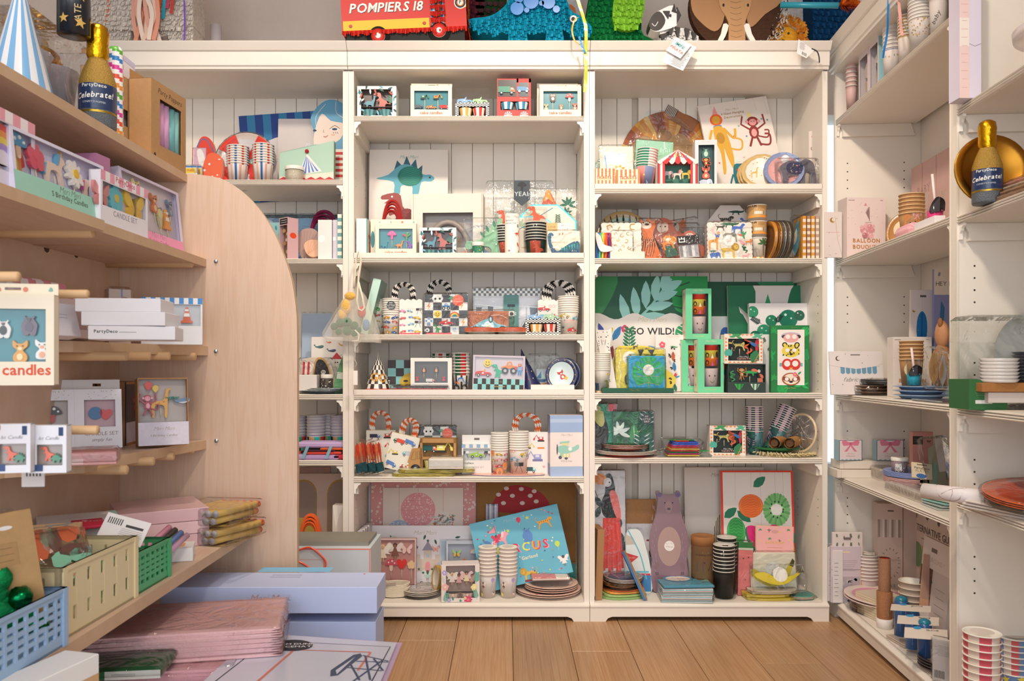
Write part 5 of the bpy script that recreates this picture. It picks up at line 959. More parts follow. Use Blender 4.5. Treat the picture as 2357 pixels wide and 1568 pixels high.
bag(('party_bag','white digger party bag with looped orange and white handle','party bag'),B(1197,1262,995,.085,'M5'),.035,'eee9e4',lambda c:c.ic('digger',.66,.84,.4,'d2414f d2414f 2a2a2e fff',0,True).ic('digger',.35,.66,.34,'e0cf5a e0cf5a 2a2a2e eee').r(.62,.6,.86,.64,'ef8a3a').ic('digger',.5,.4,.6,'9aa0d0 9aa0d0 777aa8 dde',0,True).ic('truck',.36,.1,.42,'2f5a5a 84d0d0 222 eee').ic('heart',.84,.17,.1,'f0a8a8'),-.25,.72,.08,OR,WH,edge='dcd3c8')
p=B(1080,1255,1080,.01,'M5');out=smc([(p.w*a,p.w*.5*b)for a,b in((-.5,.3),(-.3,.05),(0,.0),(.25,.0),(.5,.25),(.4,.6),(0,.6),(-.35,.55))],3)
r=root('plate_pack','pink coral plane shaped plates in film under the car cups','plate',(p.X,p.Y,p.Z))
SZ_=0
for j in range(3):MB().pz(out,.001+.0012*j,.0018+.0012*j,('9a8ac0','e8d8d0','f2b09a')[j],'gloss',ax='z').bd('plate',r)
def a_plane(c):
 c.r(0,0,1,.16,'a9bcdc').r(0,.72,1,1,'9db4d8').r(0,.88,1,.94,'b4c6e2');c.tp(.5,.66,'b8a8b0',.07)
 c.ic('plane',.52,.44,.76,'9ed0c0 e8dca0 5a5a60 f0f0f0').sp(5,'e2d68a f4efe0',.38,.31,.6,.37).t('8 Party Cups',.5,.24,.045,'9a9098')
ctn(('cup_box','tall pale blue and white party cup box with a mint aeroplane','cup box'),B(1266,1342,956,.015,'M5'),.08,'efe2dc',a_plane,side=('l',lambda c:c.r(0,0,1,1,'8f96b8').r(0,.2,1,.7,'d8cdd8')),yaw=4)
def crop(c,f):
 w,H=c.w,c.h;c.P=lambda u,v:((u-.5)*w,H*(1-f+v*f));c.h=H*f
def a_floral(c):
 crop(c,.46)
 c.r(0,0,1,1,'e09a98');g=random.Random(3)
 for i in range(230):
  u,v=g.random(),g.random()
  if .12<u<.88 and v<.84:continue
  c.ic('daisy',u,v,.03,'f3e3d8 e0a8a0')if i%2 else c.ic('dot',u,v,.014,'f0dcd0')
  c.k-=2
 c.k+=20;c.r(.115,0,.88,.83,'e8d8cc')
 for u,y in((.27,.1),(.45,.75),(.69,.3)):c.l([(u,.83),(u,y)],.004,'d89a98')
 c.e(.45,.36,.165,.165,'e59a9e',n=28);g=random.Random(8)
 for i in range(120):
  a,q=g.uniform(0,6.28),.155*g.random()**.5;c.ic('dot',.45+q*cos(a),.36+q*sin(a)*c.w/c.h,.011,'f4d8d2');c.k-=1
 c.k+=5
 for s in(-2,-1,0,1,2):c.l([(.45-.16*(1-(s/3)**2)**.5,.36+.1*s),(.45+.16*(1-(s/3)**2)**.5,.36+.1*s)],.003,'d0868c')
 c.raw([smc([c.P(*q)for q in((.18,0),(.2,.1),(.27,.15),(.34,.1),(.36,0))],3)],'a8b8d4');c.raw([smc([c.P(*q)for q in((.57,0),(.62,.06),(.64,.28),(.7,.33),(.76,.28),(.78,.06),(.84,0))],3)],'e6ddd2')
 c.ds(90,.009,'e08a6a 8ab0c8 d8a8a8 a8c0a0',4,.6,.0,.8,.26).ds(40,.007,'dfe6f0',6,.19,.0,.34,.1)
 c.t('5 Lanterns',.45,.9,.04,'e6b878')
ctn(('lantern_board','pink floral board picturing hanging paper lanterns','decoration board'),B(853,1095,1106,.27,'B'),.012,'e09a98',a_floral,tilt=2)
def a_mush(c):
 crop(c,.55)
 c.raw([[c.P(.15+.58*x,y+.02)for x,y in smc([(0,.44),(.08,.66),(.28,.84),(.55,.86),(.85,.74),(1.0,.55),(.95,.48),(.6,.38),(.25,.38)],4)]],'b02c32')
 for u,v in((.3,.83),(.45,.82),(.58,.78),(.22,.72),(.36,.7),(.54,.7),(.27,.57),(.46,.57),(.6,.6)):c.e(u,v,.025,.02,'e8d4c8')
ctn(('lamp_box','kraft board with a spotted red mushroom behind the circus box','decoration board'),B(1097,1326,1104,.285,'B'),.012,'9a6a34',a_mush,fin='kraft',tilt=1.5)
def a_castle(c):
 c.tp(.5,.85,'c9b8a8',.04)
 for i in range(9):c.ic('feather',.1+.1*i,.76+.05*sin(i*2),.05,'2f5a4a 2f5a4a',40*i);c.ic('star',.13+.1*i,.7+.06*cos(i*3),.035,'2f5a4a')
 for u in(.32,.8):c.ic('flower',u,.68,.055,'ef9a4a e8742a')
 c.ic('whale',.74,.68,.05,'6f9ad0 4a70a8 222').ic('butterfly',.6,.62,.07,'f0b0a0 f0b0a0 c88').e(.22,.78,.035,.03,'d8dccc')
 c.ic('castle',.53,.5,.26,'dccabb 9a94a8 ef9aa0 b0c8e0').l([(.43,.3),(.64,.3)],.003,'b8c8b8').ic('fairy',.53,.2,.1,'bcdccb 8a5a44 d8e8dc 4a3028').t('Garland',.53,.04,.03,'7a6a5a',w=1)
 for i in range(8):c.ic('star',.45+.04*i,.25+.04*cos(i*2),.03,'2f5a4a')
ctn(('garland_board','white garland board with castle and ivy in front of the lanterns','decoration board'),B(849,1104,1213,.2,'B'),.012,'ece6ea',a_castle,tilt=5)
for i in range(4):ctn(('card_pack',('white card nearest the floral board','second slim white card by the partition','third slim white card with printed edge','outermost white card leaning on the partition')[i],'card','white cards by the partition'),B(838-5*i,850-5*i,1210+4*i,.1-.02*i,'B'),.06,('e6dfe6','d8d0d6','ece6e4','cfc8d0')[i],lambda c:c.ln(8,.1,.9,.5,.9,'9a8f9a',.08),film=1,side=('r',lambda c:c.ln(6,.1,.9,.6,.9,'a89aa0')))
figs=[('fairy',.3,.74,.4,'f0dcc8 d8a888 f4e8dc e8c89a',.1),('fairy',.56,.78,.36,'8a5a4a 9a6a50 e8d8d4 4a342a',.1),('butterfly',.8,.8,.24,'eec8c0 eec8c0 c99'),('flower',.14,.48,.22,'eda094 e8c0a0',.3),('mushroom',.48,.5,.26,'d05a6a e8c8b8 f0d8d0',.2),('heart',.7,.52,.24,'e03a34 e03a34',.3),('flower',.9,.5,.2,'eec89a eec89a',.3)]
wbx(('candle_box','dusky pink candle box with fairy and flower candles','candle box'),B(846,957,1243,.13,'B'),.025,'cfb0aa',(.03,.12,.97,.97),'c08a84',figs,lambda c:c.r(0,0,1,.12,'dfe0e6'),tilt=4)
wbx(('candle_box','silver candle box with princesses, castle and rainbow','candle box'),B(1027,1106,1247,.16,'B'),.025,'c9cdd6',(.05,.05,.95,.93),'a8abb8',[('butterfly',.3,.74,.26,'a9d08a f0c05a 555'),('castle',.52,.5,.4,'e8e0e4 e88a4a f0b0c0 bcd'),('rainbow',.82,.78,.26,'f0b8b0 f0d8a8 c8e0c8 b8d4e8 e8e8f0'),('fairy',.2,.4,.36,'b8cfe8 e8c0a0 dfe6f0 6a4a30'),('fairy',.82,.38,.36,'8fd0c0 e8c0a0 8fd0c0 a85a3a')],fin='gloss',tilt=3)
ctn(('gift_board','silvery card standing behind the princess candle box','card'),B(1012,1098,1243,.2,'B'),.008,'d0dae6',lambda c:c.r(.04,.04,.96,.96,'b8cadb'),fin='gloss',tilt=3)
p=B(862,912,1325,.06,'B');r=root('bag_bundle','bundle of green printed bags with cream cord handles lying flat','bag',(p.X,p.Y,p.Z),(0,0,.1))
for i in range(11):MB().box(-.09,.005,.0,.07,.0045*i,.0045*i+.0036,('5a6a4a','b8b090','47573f')[i%3],'gloss').bd('folded_bag',r)
for i in range(9):
 z=.008+.0052*i;pts=[(-.02,.0,z),(.02,-.016,z-.002),(.07,-.012,z-.001),(.085+.003*(i%3),.015,z+.003),(.05,.035,z+.004),(.0,.03,z+.003)]
 MB().tube(smo(pts,4),.0026,6,'eadcc6','cloth').bd('cord',r)
MB().box(.0,.04,-.022,.006,.052,.0535,'b0a294').bd('paper_label',r)
k=(YF+.07)/F
pls(('plate_pack','scalloped cream plate with pale floral middle in film on the bottom shelf','plate'),((968-CX)*k,YF+.1,.069),.075,3,.006,'d9cfcc','e8dac8','d8c4b4',lambda c:c.ds(60,.02,'c8c4d0 e0c8c0 b8c4c8 d8d0b8',4,.2,.2,.8,.8),film=1)
r=pls(('plate_stack','gold rimmed plates on edge behind the fairy cupcake kit','plate'),((1015-CX)*k,YF+.12,.126),.05,4,.005,'e8dccc','d8b050','e9dfd0',rot=upr(6,-70))
def a_fairykit(c):
 g=random.Random(6)
 for u,v,ic,s,cc in((.08,.78,'flower',.16,'b8a8d8 e8e0f0'),(.05,.6,'feather',.2,'d8d4d0 c8c4c0'),(.1,.4,'flower',.22,'efb8b0 f4dcd4'),(.12,.12,'frond',.28,'6fb09a'),(.2,.06,'flower',.12,'a898d8 f0e8a0'),(.3,.1,'feather',.12,'3f8f7a 2f7a68'),(.7,.06,'daisy',.24,'d8486a e87a8a'),(.86,.38,'flower',.22,'efdc9a f4ecc8'),(.92,.64,'frond',.3,'5fae9a'),(.9,.2,'frond',.26,'7fb8a0'),(.5,.04,'star',.1,'4f9a84'),(.62,.1,'dot',.08,'e8c8a0')):c.ic(ic,u,v,s,cc,g.uniform(-25,25))
r=wbx(('cupcake_kit','flower bordered fairy cupcake kit at the shelf front','cupcake kit'),B(1016,1104,1299,.0,'B'),.06,'e8ddd8',(.12,.1,.88,.96),'a8928c',[('fairy',.28,.62,.36,'e8dcd0 c89a80 f0e4da e8d0a0',.1),('fairy',.46,.6,.36,'d8a8a0 8a5a48 eac0b8 3a2820',.1),('fairy',.66,.64,.36,'efdcaa c08a6a e8c8d0 4a3020',.1),('fairy',.8,.6,.3,'c89a8a b07a60 d8b0b0 5a3828',.1)],a_fairykit,fname='cake_topper',sv_=.3,yaw=5)
pp=B(1016,1104,1299,.0,'B')
for x in(-.2,.18):MB().la([(pp.w*.13,.003),(pp.w*.18,pp.h*.22)],22,lambda i,k:('e6d2c8','d2b0a4')[i%2]).bd('cupcake_case',r,(x*pp.w,.022,.001))
for x0,lab in((1100,'gold rimmed fairy cup pack beside the cupcake kit'),(1147,'gold rimmed fairy cup pack against the blue circus box')):
 cups(('cup_pack',lab,'cup pack','fairy cup packs'),B(x0,x0+45,1263,.035,'B'),8,lambda i,k:'eee6e2' if k else 'efe7e2','f0e6d8',lambda c:c.ic('fairy',.3,.55,.3,'8a5a4a 8a5a4a e8d8d0 4a3028').ic('balloon',.72,.7,.28,'b8a4d8 b8a4d8').ic('flower',.2,.15,.18,'e8d070 f0e0a0').ic('fairy',.8,.15,.2,'e8a8a0 b88a70 f0d8d0 5a3a30').l([(.66,.2),(.7,.6)],.02,'a8b8dc'),bf=.48,lid='d9cfc2')
def a_circus(c):
 for ch,u,v,cc,sh,a in(('C',.27,.47,'e8e84a','7a8ad8',10),('I',.37,.47,'2c4a7a','4a9ac0',5),('R',.45,.46,'d83a5a','f0a0c8',6),('C',.55,.45,'e0e84a','7a8ad8',2),('U',.66,.44,'f0a83a','e0405a',4),('S',.77,.43,'d83a58','f0a0b0',8)):
  c.t(ch,u+.012,v-.012,.095,sh,a=a-12,w=1).t(ch,u,v,.095,cc,a=a-12,w=1)
 c.t('Garland',.57,.33,.038,'f0e0b8',w=1).tp(.47,.9,'9ac8d0',.04)
 c.ic('unicorn',.3,.68,.22,'efa0b0 f0e0b0 f0c8d8',0).ic('fairy',.26,.7,.12,'d83a5a 8a5040 d83a5a 3a2a28').p([(.18,.8),(.28,.9),(.26,.8)],'ef98a8').l([(.26,.9),(.27,.74)],.005,'c04a5a').ic('feather',.15,.68,.1,'5a80b8 5a80b8',60)
 c.ic('cheetah',.82,.78,.2,'f0a83a 3a3028').ic('bear',.6,.66,.15,'5a88c8 5a88c8 345').ic('balloon',.54,.88,.09,'e02a4a fff').ic('balloon',.12,.56,.09,'f0a03a fff').ic('balloon',.9,.42,.1,'c8e05a fff').ic('star',.64,.9,.05,'d8e04a').ic('star',.4,.78,.05,'d8e04a').ic('star',.85,.5,.03,'f4f0e4')
 c.ic('lion',.52,.12,.2,'d8b048 c89a30 333',0,True).p([(.46,.02),(.6,.0),(.62,-.0+.03),(.47,.05)],'8a2a34').ic('fairy',.93,.2,.13,'f0ece8 7a4a3a f0ece8 2a3a6a').ic('flags',.9,.22,.0,'fff fff fff')
 for i,cc in enumerate(('d8e04a','e02a4a','ef9ab0','8a6a3a','5a80d0')):c.ic('star',.22-.035*i,.88-.05*i,.03,cc);c.ic('star',.78+.035*i,1.0-.03*i,.028,('5a80d0','f0a83a','ef9ab0','e02a4a','e02a4a')[i])
 c.ds(46,.008,'f4f0e4 e02a4a d8e04a f0a8c0 c8a860 3a5a9a',9)
pc=B(1113,1322,1180,.1,'B');pc.h=.268;pc.w=.352
ctn(('circus_box','sky blue circus garland box tilted against the mushroom board','garland box'),pc,.028,'66b4cc',a_circus,side=('r',lambda c:c.r(0,0,1,1,'2f8a9a').r(.4,0,.6,1,'1f6a7a')),tilt=10,roll=-13)
for i,(x,r_,n,z,lab)in enumerate(((1262,.127,2,0,'two large pink plates at the bottom of the plate pile'),(1268,.104,3,.016,'smaller pink speckled plates on the large ones'))):
 pls(('plate_pack',lab,'plate','pink fairy plates'),((x-CX)*(YF+.13)/F,YF+.132-.012*i,.069+z),r_,n,.0075,'e6d2c8','d9b8a8','dcc0b0',lambda c:c.ds(40,.012,'d84a5a e89aa0 c8a090',3),pm='card')
pq=B(1225,1312,1330,.06,.119);r=root('napkin_pack','red and white fairy napkins in film on top of the plates','napkins',(pq.X,pq.Y,.131),(.12,0,.08))
MB().box(-.07,.07,0,.09,0,.01,'ead8cc',b=.003).box(-.07,.02,.0,.09,.0101,.0106,'e08a88').box(-.07,.06,.06,.09,.0107,.0112,'d84a50').bd('napkin_block',r);wrap(r,.15,.014,.1)
bpk_(('foil_pack','teal film pack poking out from behind the pink plates','party pack'),B(1290,1328,1295,.23,'B'),.01,None,lambda c:c.r(.05,0,.95,.9,'1f8a84').ln(4,.2,.8,.4,.8,'6fc0b8'))
bpk_(('foil_pack','crinkled silver foil tip above the circus box','party pack'),B(1118,1146,1164,.24,'B'),.02,None,lambda c:c.sp(7,'c8c0d0 8a8494 e8e4ec',0,.7,1,1))
# ================================================================ green-jungle bookcase, top compartment
def lionplate():
 p=B(1440,1640,248,.3,'R1');r=root('wall_plate_pack','big round orange lion plate in clear film behind the circus goods','decoration',(p.X,YF+.3045,EYE-(368-CY)*(YF+.3)/F),(rad(90),0,0))
 R=.2;mb=MB();cc=('c9752c','a8551f','e0a03a','8a3f22','d8892f','9a4a2a','e8b860')
 n=56
 for i in range(n):mb.pz([(R*.5*cos(2*pi*i/n),R*.5*sin(2*pi*i/n)),(R*cos(2*pi*i/n),R*sin(2*pi*i/n)),(R*cos(2*pi*(i+1)/n),R*sin(2*pi*(i+1)/n)),(R*.5*cos(2*pi*(i+1)/n),R*.5*sin(2*pi*(i+1)/n))],0,.003,cc[(i*5)%7],'card',ax='z')
 mb.pz(circ(28,R*.5),0,.0032,'c99a5f','card',ax='z').pz(smc([(-R*.75,R*.25),(-R*.5,R*.5),(-R*.15,R*.35),(R*.2,R*.55),(R*.45,R*.35),(R*.6,-R*.1),(0,-R*.5),(-R*.5,-R*.2)],3),.003,.0036,'b98a55','card',ax='z').pz(E(-R*.1,R*.5,R*.16,R*.12),.0036,.0042,'9a6a3a','card',ax='z').pz(E(R*.1,0,R*.3,R*.2),.0036,.0042,'d0ab78','card',ax='z');mb.bd('plate',r)
 MB().box(-.17,.17,-.17,.06,.005,.010,'fff','film',b=.002).pz([(-.17,.06),(.17,.06),(.0,.2),(-.09,.2)],.005,.009,'fff','film',ax='z').bd('film_wrapper',r)
 MB().box(-.09,.03,.145,.195,.0035,.0048,'a0643a',M=MX.Rotation(-.5,4,'Z')).bd('header_card',r)
 cv=Cv(.05,.035);cv.sp(16,'d8c8b8 2a2420');cv.to(r,mpl((-.0,.185,.006),(.88,-.48,0),(.48,.88,0)),'barcode_print')
lionplate()
def a_hang(c):
 c.tp(.47,.9,'b09a70',.035).t('4 Giant Hanging',.47,.86,.034,'a8895a',w=1).t('Decorations',.47,.82,.034,'a8895a',w=1)
 for u,v in((.18,.97),(.55,.98),(.8,.95),(.95,.9)):c.l([(u,1),(u+.02,v-.1)],.002,'c0b0a0')
 c.e(.22,.82,.09,.09,'e8632a').e(.22,.82,.06,.06,'d8a23a').p([(.18,.88),(.26,.88),(.23,.97)],'ef9a98').p([(.16,.755),(.22,.765),(.28,.755),(.28,.735),(.22,.75),(.16,.735)],'3f8ac0')
 c.raw([smc([c.P(*q)for q in((.16,.74),(.28,.74),(.34,.62),(.36,.4),(.32,.28),(.27,.42),(.25,.5),(.22,.28),(.17,.24),(.19,.45),(.15,.6))],3)],'d9a436').e(.23,.62,.06,.085,'b8862a').l([(.3,.72),(.42,.6),(.46,.7)],.035,'d9a436',True).l([(.13,.72),(.07,.6),(.09,.5)],.035,'d9a436',True).l([(.32,.5),(.48,.47),(.52,.56),(.44,.6)],.025,'d9a436',True)
 c.ic('monkey',.72,.66,.5,'8a2f2a efa0a0 5a2a2a',-4).p([(.66,.8),(.74,.8),(.69,.87)],'eedc9a').l([(.76,.5),(.9,.48),(.93,.58),(.86,.6)],.025,'8a2f2a',True)
 c.raw([smc([c.P(*q)for q in((.34,.32),(.46,.32),(.56,.36),(.46,.27),(.52,.2),(.5,.1),(.52,.0),(.44,.0),(.43,.06),(.36,.06),(.33,.0),(.26,.0),(.3,.1),(.3,.2))],3)],'16707a').e(.41,.16,.06,.08,'1f8f92').p([(.36,.27),(.48,.27),(.48,.25),(.36,.25)],'d83a3a').p([(.37,.34),(.44,.34),(.39,.4)],'cfe4da').l([(.3,.22),(.24,.12),(.27,.07)],.025,'16707a',True)
 for u,v,cc in((.52,.56+.16,'5fae9a'),(.6,.6,'3f7ac0'),(.86,.76,'3f8a9a'),(.14,.36,'d83a4a'),(.16,.13,'8a7030'),(.94,.74,'3f8a9a'),(.5,.38,'efa0a0')):c.ic('star',u,v,.035,cc)
ctn(('decoration_board','tilted white board of dancing lion, monkey and crocodile decorations','decoration board'),(lambda p:(setattr(p,'h',.395),p)[1])(B(1648,1812,216,.2,'R1')),.012,'e6dbd2',a_hang,tilt=9,roll=-9)
for i,(x,dd)in enumerate(((1412,.12),(1405,.15))):
 pls(('plate_pack',('round circus plate with pale green rim behind the lion card','second round circus plate, just behind the first')[i],'plate','round circus plates'),((x-CX)*(YF+dd)/F,YF+dd,SZ['R1']+.002),.078,3,.004,'e9e0d6','b9cfc0','e0d4c8',lambda c:c.ic('fox',.45,.78,.16,'d8584a f0d8c8 333').ic('balloon',.74,.8,.12,'d83a3a 999').ds(40,.012,'6fa88a d8834a 8ab 999',3),rot=upr(12,6))
r=0
for o in[o for o in COL.objects if o.name.startswith('plate_pack')and o.get('group')=='round circus plates']:o.location.z+=.076
npk(('invitation_pack','beige card with a paper lion face behind the ticket boxes','card'),B(1381,1458,336,.07,'R1'),.012,'e8dccb',lambda c:c.p([(.1,.6),(.1,.9),(.8,.84),(.75,.6)],'dfe3e6').ic('daisy',.58,.44,.44,'e8a83a e8a83a').e(.58,.44,.13,.13,'f0e8e2').p([(.14,.8),(.17,.8),(.3,.1),(.26,.1)],'9ac0d8').e(.55,.1,.3,.12,'e9e2dc').ic('dot',.54,.46,.02,'333').ic('dot',.62,.46,.02,'333'),film=1,lay=2)
ctn(('napkin_pack','mint green letter pack behind the tilted cups','card'),B(1456,1542,325,.12,'R1'),.02,'9fc9ae',lambda c:c.r(.04,.3,.9,.55,'f0e6da').t('ulla',.8,.45,.14,'c0503a',w=1),tilt=6,roll=5,film=1)
for i,(x0,x1,y)in enumerate(((1367,1414,388),(1418,1473,390))):
 ctn(('ticket_box',('orange striped tickets box beside the partition','orange striped tickets box next to the tilted cups')[i],'ticket box'),B(x0,x1,y,.015,'R1'),.035,'f0e0c8',lambda c:c.sp(11,'ef7a3a f4e6d0').r(.2,.42,.8,.62,'f2c89a').t('TICKETS',.5,.5,.13,'d83a34',w=1).ds(14,.014,'2a2a2a',3),side=('l',lambda c:c.sp(5,'e06a2a f0d8b8')),yaw=-8*i)
cups(('cup_pack','tilted pink and blue circus cups with coloured rims','cup pack'),B(1461,1510,340,.035,'R1'),7,lambda i,k:(('d83a34','f0e6da','3f9a7a','f0e6da')[(i//7)%4]if k else('8a94b8','ef9490')[(i//5)%2]),art=lambda c:c.p([(.25,1),(.05,.2),(-.05,1)],'8a94b8').p([(.75,1),(.55,.15),(.38,1)],'8a94b8').p([(.75,1),(.95,.1),(1.1,1)],'ef8a84').ic('star',.4,.55,.1,'e0c060'),bf=.62,roll=6)
def tent():
 p=B(1514,1606,345,.02,'R1');w,h,dep=p.w,p.h,.06;r=mk(('cupcake_kit','red and white circus tent cupcake kit with scalloped roof','cupcake kit'),p)
 hb=h*.7;mb=MB()
 for i,cc in enumerate(('d8343a','f2e8dc','d8343a')):mb.box(-w/2+w*.06*i,-w/2+w*.06*(i+1),0,.0015,0,hb,cc).box(w/2-w*.06*(i+1),w/2-w*.06*i,0,.0015,0,hb,cc)
 mb.box(-w/2,w/2,0,.0015,0,h*.04,'d8343a').box(-w/2,-w/2+.0015,0,dep,0,hb,'f2e8dc').box(w/2-.0015,w/2,0,dep,0,hb,'d8343a').box(-w/2,w/2,dep-.0015,dep,0,hb,'4f8a78').box(-w*.32,w*.32,.002,dep*.7,h*.13,h*.15,'8fc0b0')
 n=7
 for i in range(n):
  a,b=-w/2+w*i/n,-w/2+w*(i+1)/n;q=lambda t:t*.0
  mb.pz([(a*1.04,hb),(a*1.04+w/n*.25,hb-h*.05),((a+b)/2*1.04,hb-h*.07),(b*1.04-w/n*.25,hb-h*.05),(b*1.04,hb),(0,h)],-.003,-.0015,'d8343a' if i%2 else 'f2e8dc')
 mb.pz([(-w/2,hb),(w/2,hb),(0,h)],-.0014,dep,'d8343a');mb.bd('carton',r)
 cv=Cv(w,h)
 for ch,u,v,cc in zip('CIRCUS',(.3,.38,.46,.54,.62,.7),(.77,.8,.82,.82,.8,.77),('3f8ac0','d83a4a','e8b23a','3f9a6a','d83a4a','3f8ac0')):cv.t(ch,u,v,.085,cc,w=1)
 cv.to(r,lambda x,z,o:(x,-.0032-o,z))
 for nm,x,cc in(('elephant',-.22,'8a8a8f efa8a8'),('unicorn',.02,'e8d0c0 e8b060 d88'),('lion',.25,'d8c050 c8a030 333')):
  m2=MB();sld(m2,nm,x*w,h*.4,w*.3,cc,.015,.006);m2.bd('cake_topper',r)
 for x,cc in((-.15,('d83a3a','e8c0a8')),(.17,('e0b03a','6a8ab0'))):MB().la([(w*.12,.002),(w*.16,h*.13)],20,lambda i,k:cc[i%2]).bd('cupcake_case',r,(x*w,dep*.35,.001))
 MB().quad((-w*.32,.0005,h*.05),(w*.32,.0005,h*.05),(w*.32,.0005,hb),(-w*.32,.0005,hb),'fff','pane').bd('window_film',r)
tent()
wbx(('cup_box','narrow white cup box with orange animal cups beside the tent','cup box'),B(1600,1650,322,.03,'R1'),.06,'dfd6d8',(.16,.0,.88,.9),'2a4a4c',[('bear',.52,.75,.5,'2f6a5a c8dcc8 222'),('monkey',.52,.56,.5,'e0622a f0c060 333'),('fox',.52,.36,.56,'d8582a e8c8a8 222'),('elephant',.52,.14,.7,'c8d0e0 dfe4ee')],lambda c:c.tp(.5,.94,'cbb',.09),yaw=-4,fname='cup')
for i,(x,dd)in enumerate(((1752,.1),(1746,.125),(1741,.15))):
 pls(('plate_pack',('cream wavy rimmed circus plates nearest the pink one','second pack of cream wavy circus plates','rearmost cream wavy circus plates against the board')[i],'plate','wavy circus plates'),((x-CX)*(YF+dd)/F,YF+dd,SZ['R1']+.078),.075,3,.004,'ece3d6','c8a870','ddd0c0',(lambda c:c.ic('giraffe',.34,.5,.3,'d8b060 8a6a3a').ds(24,.014,'d8834a 6a9a8a c8a03a',3))if i==0 else None,rot=upr(20,-16),seg=14)
pls(('plate_pack','pink plates with jagged blue border and white seal','plate'),((1802-CX)*(YF+.06)/F,YF+.06,SZ['R1']+.07),.074,4,.004,'e2a8a4','8a94b8','d8c8c0',lambda c:[c.p([(.5+.5*cos(a*.35),.5+.5*sin(a*.35)),(.5+.5*cos(a*.35+.35),.5+.5*sin(a*.35+.35)),(.5+.36*cos(a*.35+.17),.5+.36*sin(a*.35+.17))],'8a94b8')for a in range(18)]and c.e(.55,.82,.1,.1,'f0e8e4').ds(24,.012,'d8b060 f0e0d0 6aa',2,.2,.2,.8,.7),rot=upr(16,-10))
def eleplates():
 p=B(1790,1884,362,.02,'R1');p.h*=.95
 r=cut(('elephant_plate','grey elephant shaped plates in clear film','plate'),p,'elephant','6f6770 5f5862',.003,4,.006,tilt=4,nm='plate',edge='e2d8dc');wrap(r,p.w*1.02,p.h*1.05,.03,-.004);cv=Cv(p.w,p.h);cv.raw([smc([cv.P(*q)for q in((.22,.7),(.3,.86),(.6,.84),(.6,.5),(.3,.52))],3)],'3a3a5c');cv.ds(10,.012,'e0c060 d88',3,.25,.55,.6,.8);cv.to(r,lambda x,z,o:(x,-o-.001,z))
eleplates()
ctn(('sticker_sheet','pale sticker sheet of tiny animals standing at the side panel','stickers'),B(1862,1888,300,.1,'R1'),.006,'d6c8be',lambda c:c.sx_([('balloon','c86a6a 888'),('elephant','8a8aa8 99a'),('bear','7a5a6a caa 222'),('star','c8a04a')],.3,2,5,3),yaw=-35)
def zebraplate():
 p=B(1368,1500,473,.16,'R2');r=pls(('zebra_plate','big pale green plate with black zebra stripes and gold rim','plate'),(p.X,p.Y,p.Z+.098),.107,1,.01,'a8c4b0','b0905a','a0b8a8',lambda c:[c.l([(.5+.1*i-.05*s,.5-.44*s),(.5+.1*i+.03,.52),(.5+.1*i+.02*i*s,.5+.44*s)],[.02,.03,.04,.05,.04,.05,.04,.05,.04,.03,.01],'2f2a26',True)for i in range(-4,5)for s in[(1-(i/5)**2)**.5]],rot=upr(8))
zebraplate()
gsp=lambda c:[c.raw([stk(smo([c.P(u+s*.07*cos(a),v+s*.07*sin(a)*c.w/c.h)for a in(b,b+1.4,b+2.8,b+4.2)]),c.w*.03)],cc)for u,v,s,b,cc in((.2,.88,1,0,'c9963a'),(.5,.82,1.3,2,'c9963a'),(.8,.9,1.2,1,'b8862a'),(.3,.6,1,3,'d8a84a'),(.7,.55,1.3,4,'c9963a'),(.2,.3,1.2,1,'c9963a'),(.55,.3,.9,5,'d8a84a'),(.85,.22,1.2,2,'c9963a'),(.4,.1,1,0,'b8862a'))]
npk(('napkin_pack','large scalloped white napkins with gold leopard spots','napkins'),B(1386,1476,514,.085,'R2'),.02,'ece2d4',gsp,scal=7)
npk(('napkin_pack','small scalloped white napkins with gold leopard spots','napkins'),B(1408,1456,534,.05,'R2',.024),.025,'efe6d9',lambda c:[gsp(c),c.e(.14,.14,.16,.16,'f2eae0').ln(2,.04,.26,.1,.2,'e8a090')],scal=6)
ctn(('small_box','low white box lying before the leopard spot napkins','box'),B(1405,1484,579,.02,'R2'),.06,'e3d8cd')
p=B(1369,1410,527,.03,'R2');r=root('candle_bundle','bundle of rainbow coloured tall candles in a white paper band','candles',(p.X,p.Y,p.Z))
for i,cc in enumerate(('2f5aa0','3f8ad0','5fc0a0','8fd08a','e8d04a','ef9a3a','e8622a','d8343a','4a3a8a','c8302a')):
 x=-.028+.006*i;MB().tube(smo([(x,.01+.01*(i%2),.001),(x+.004,.01+.01*(i%2),.05),(x*.9+.002,.012,.085),(x*.8+.004,.02,.1)],4),.0036,6,cc,'gloss').bd('candle',r)
MB().pz(smc([(-.03,.1),(-.012,.085),(.0,.055),(.03,.045),(.028,.03),(-.01,.028),(-.026,.06)],3),-.002,-.001,'ece6e0').bd('paper_band',r)
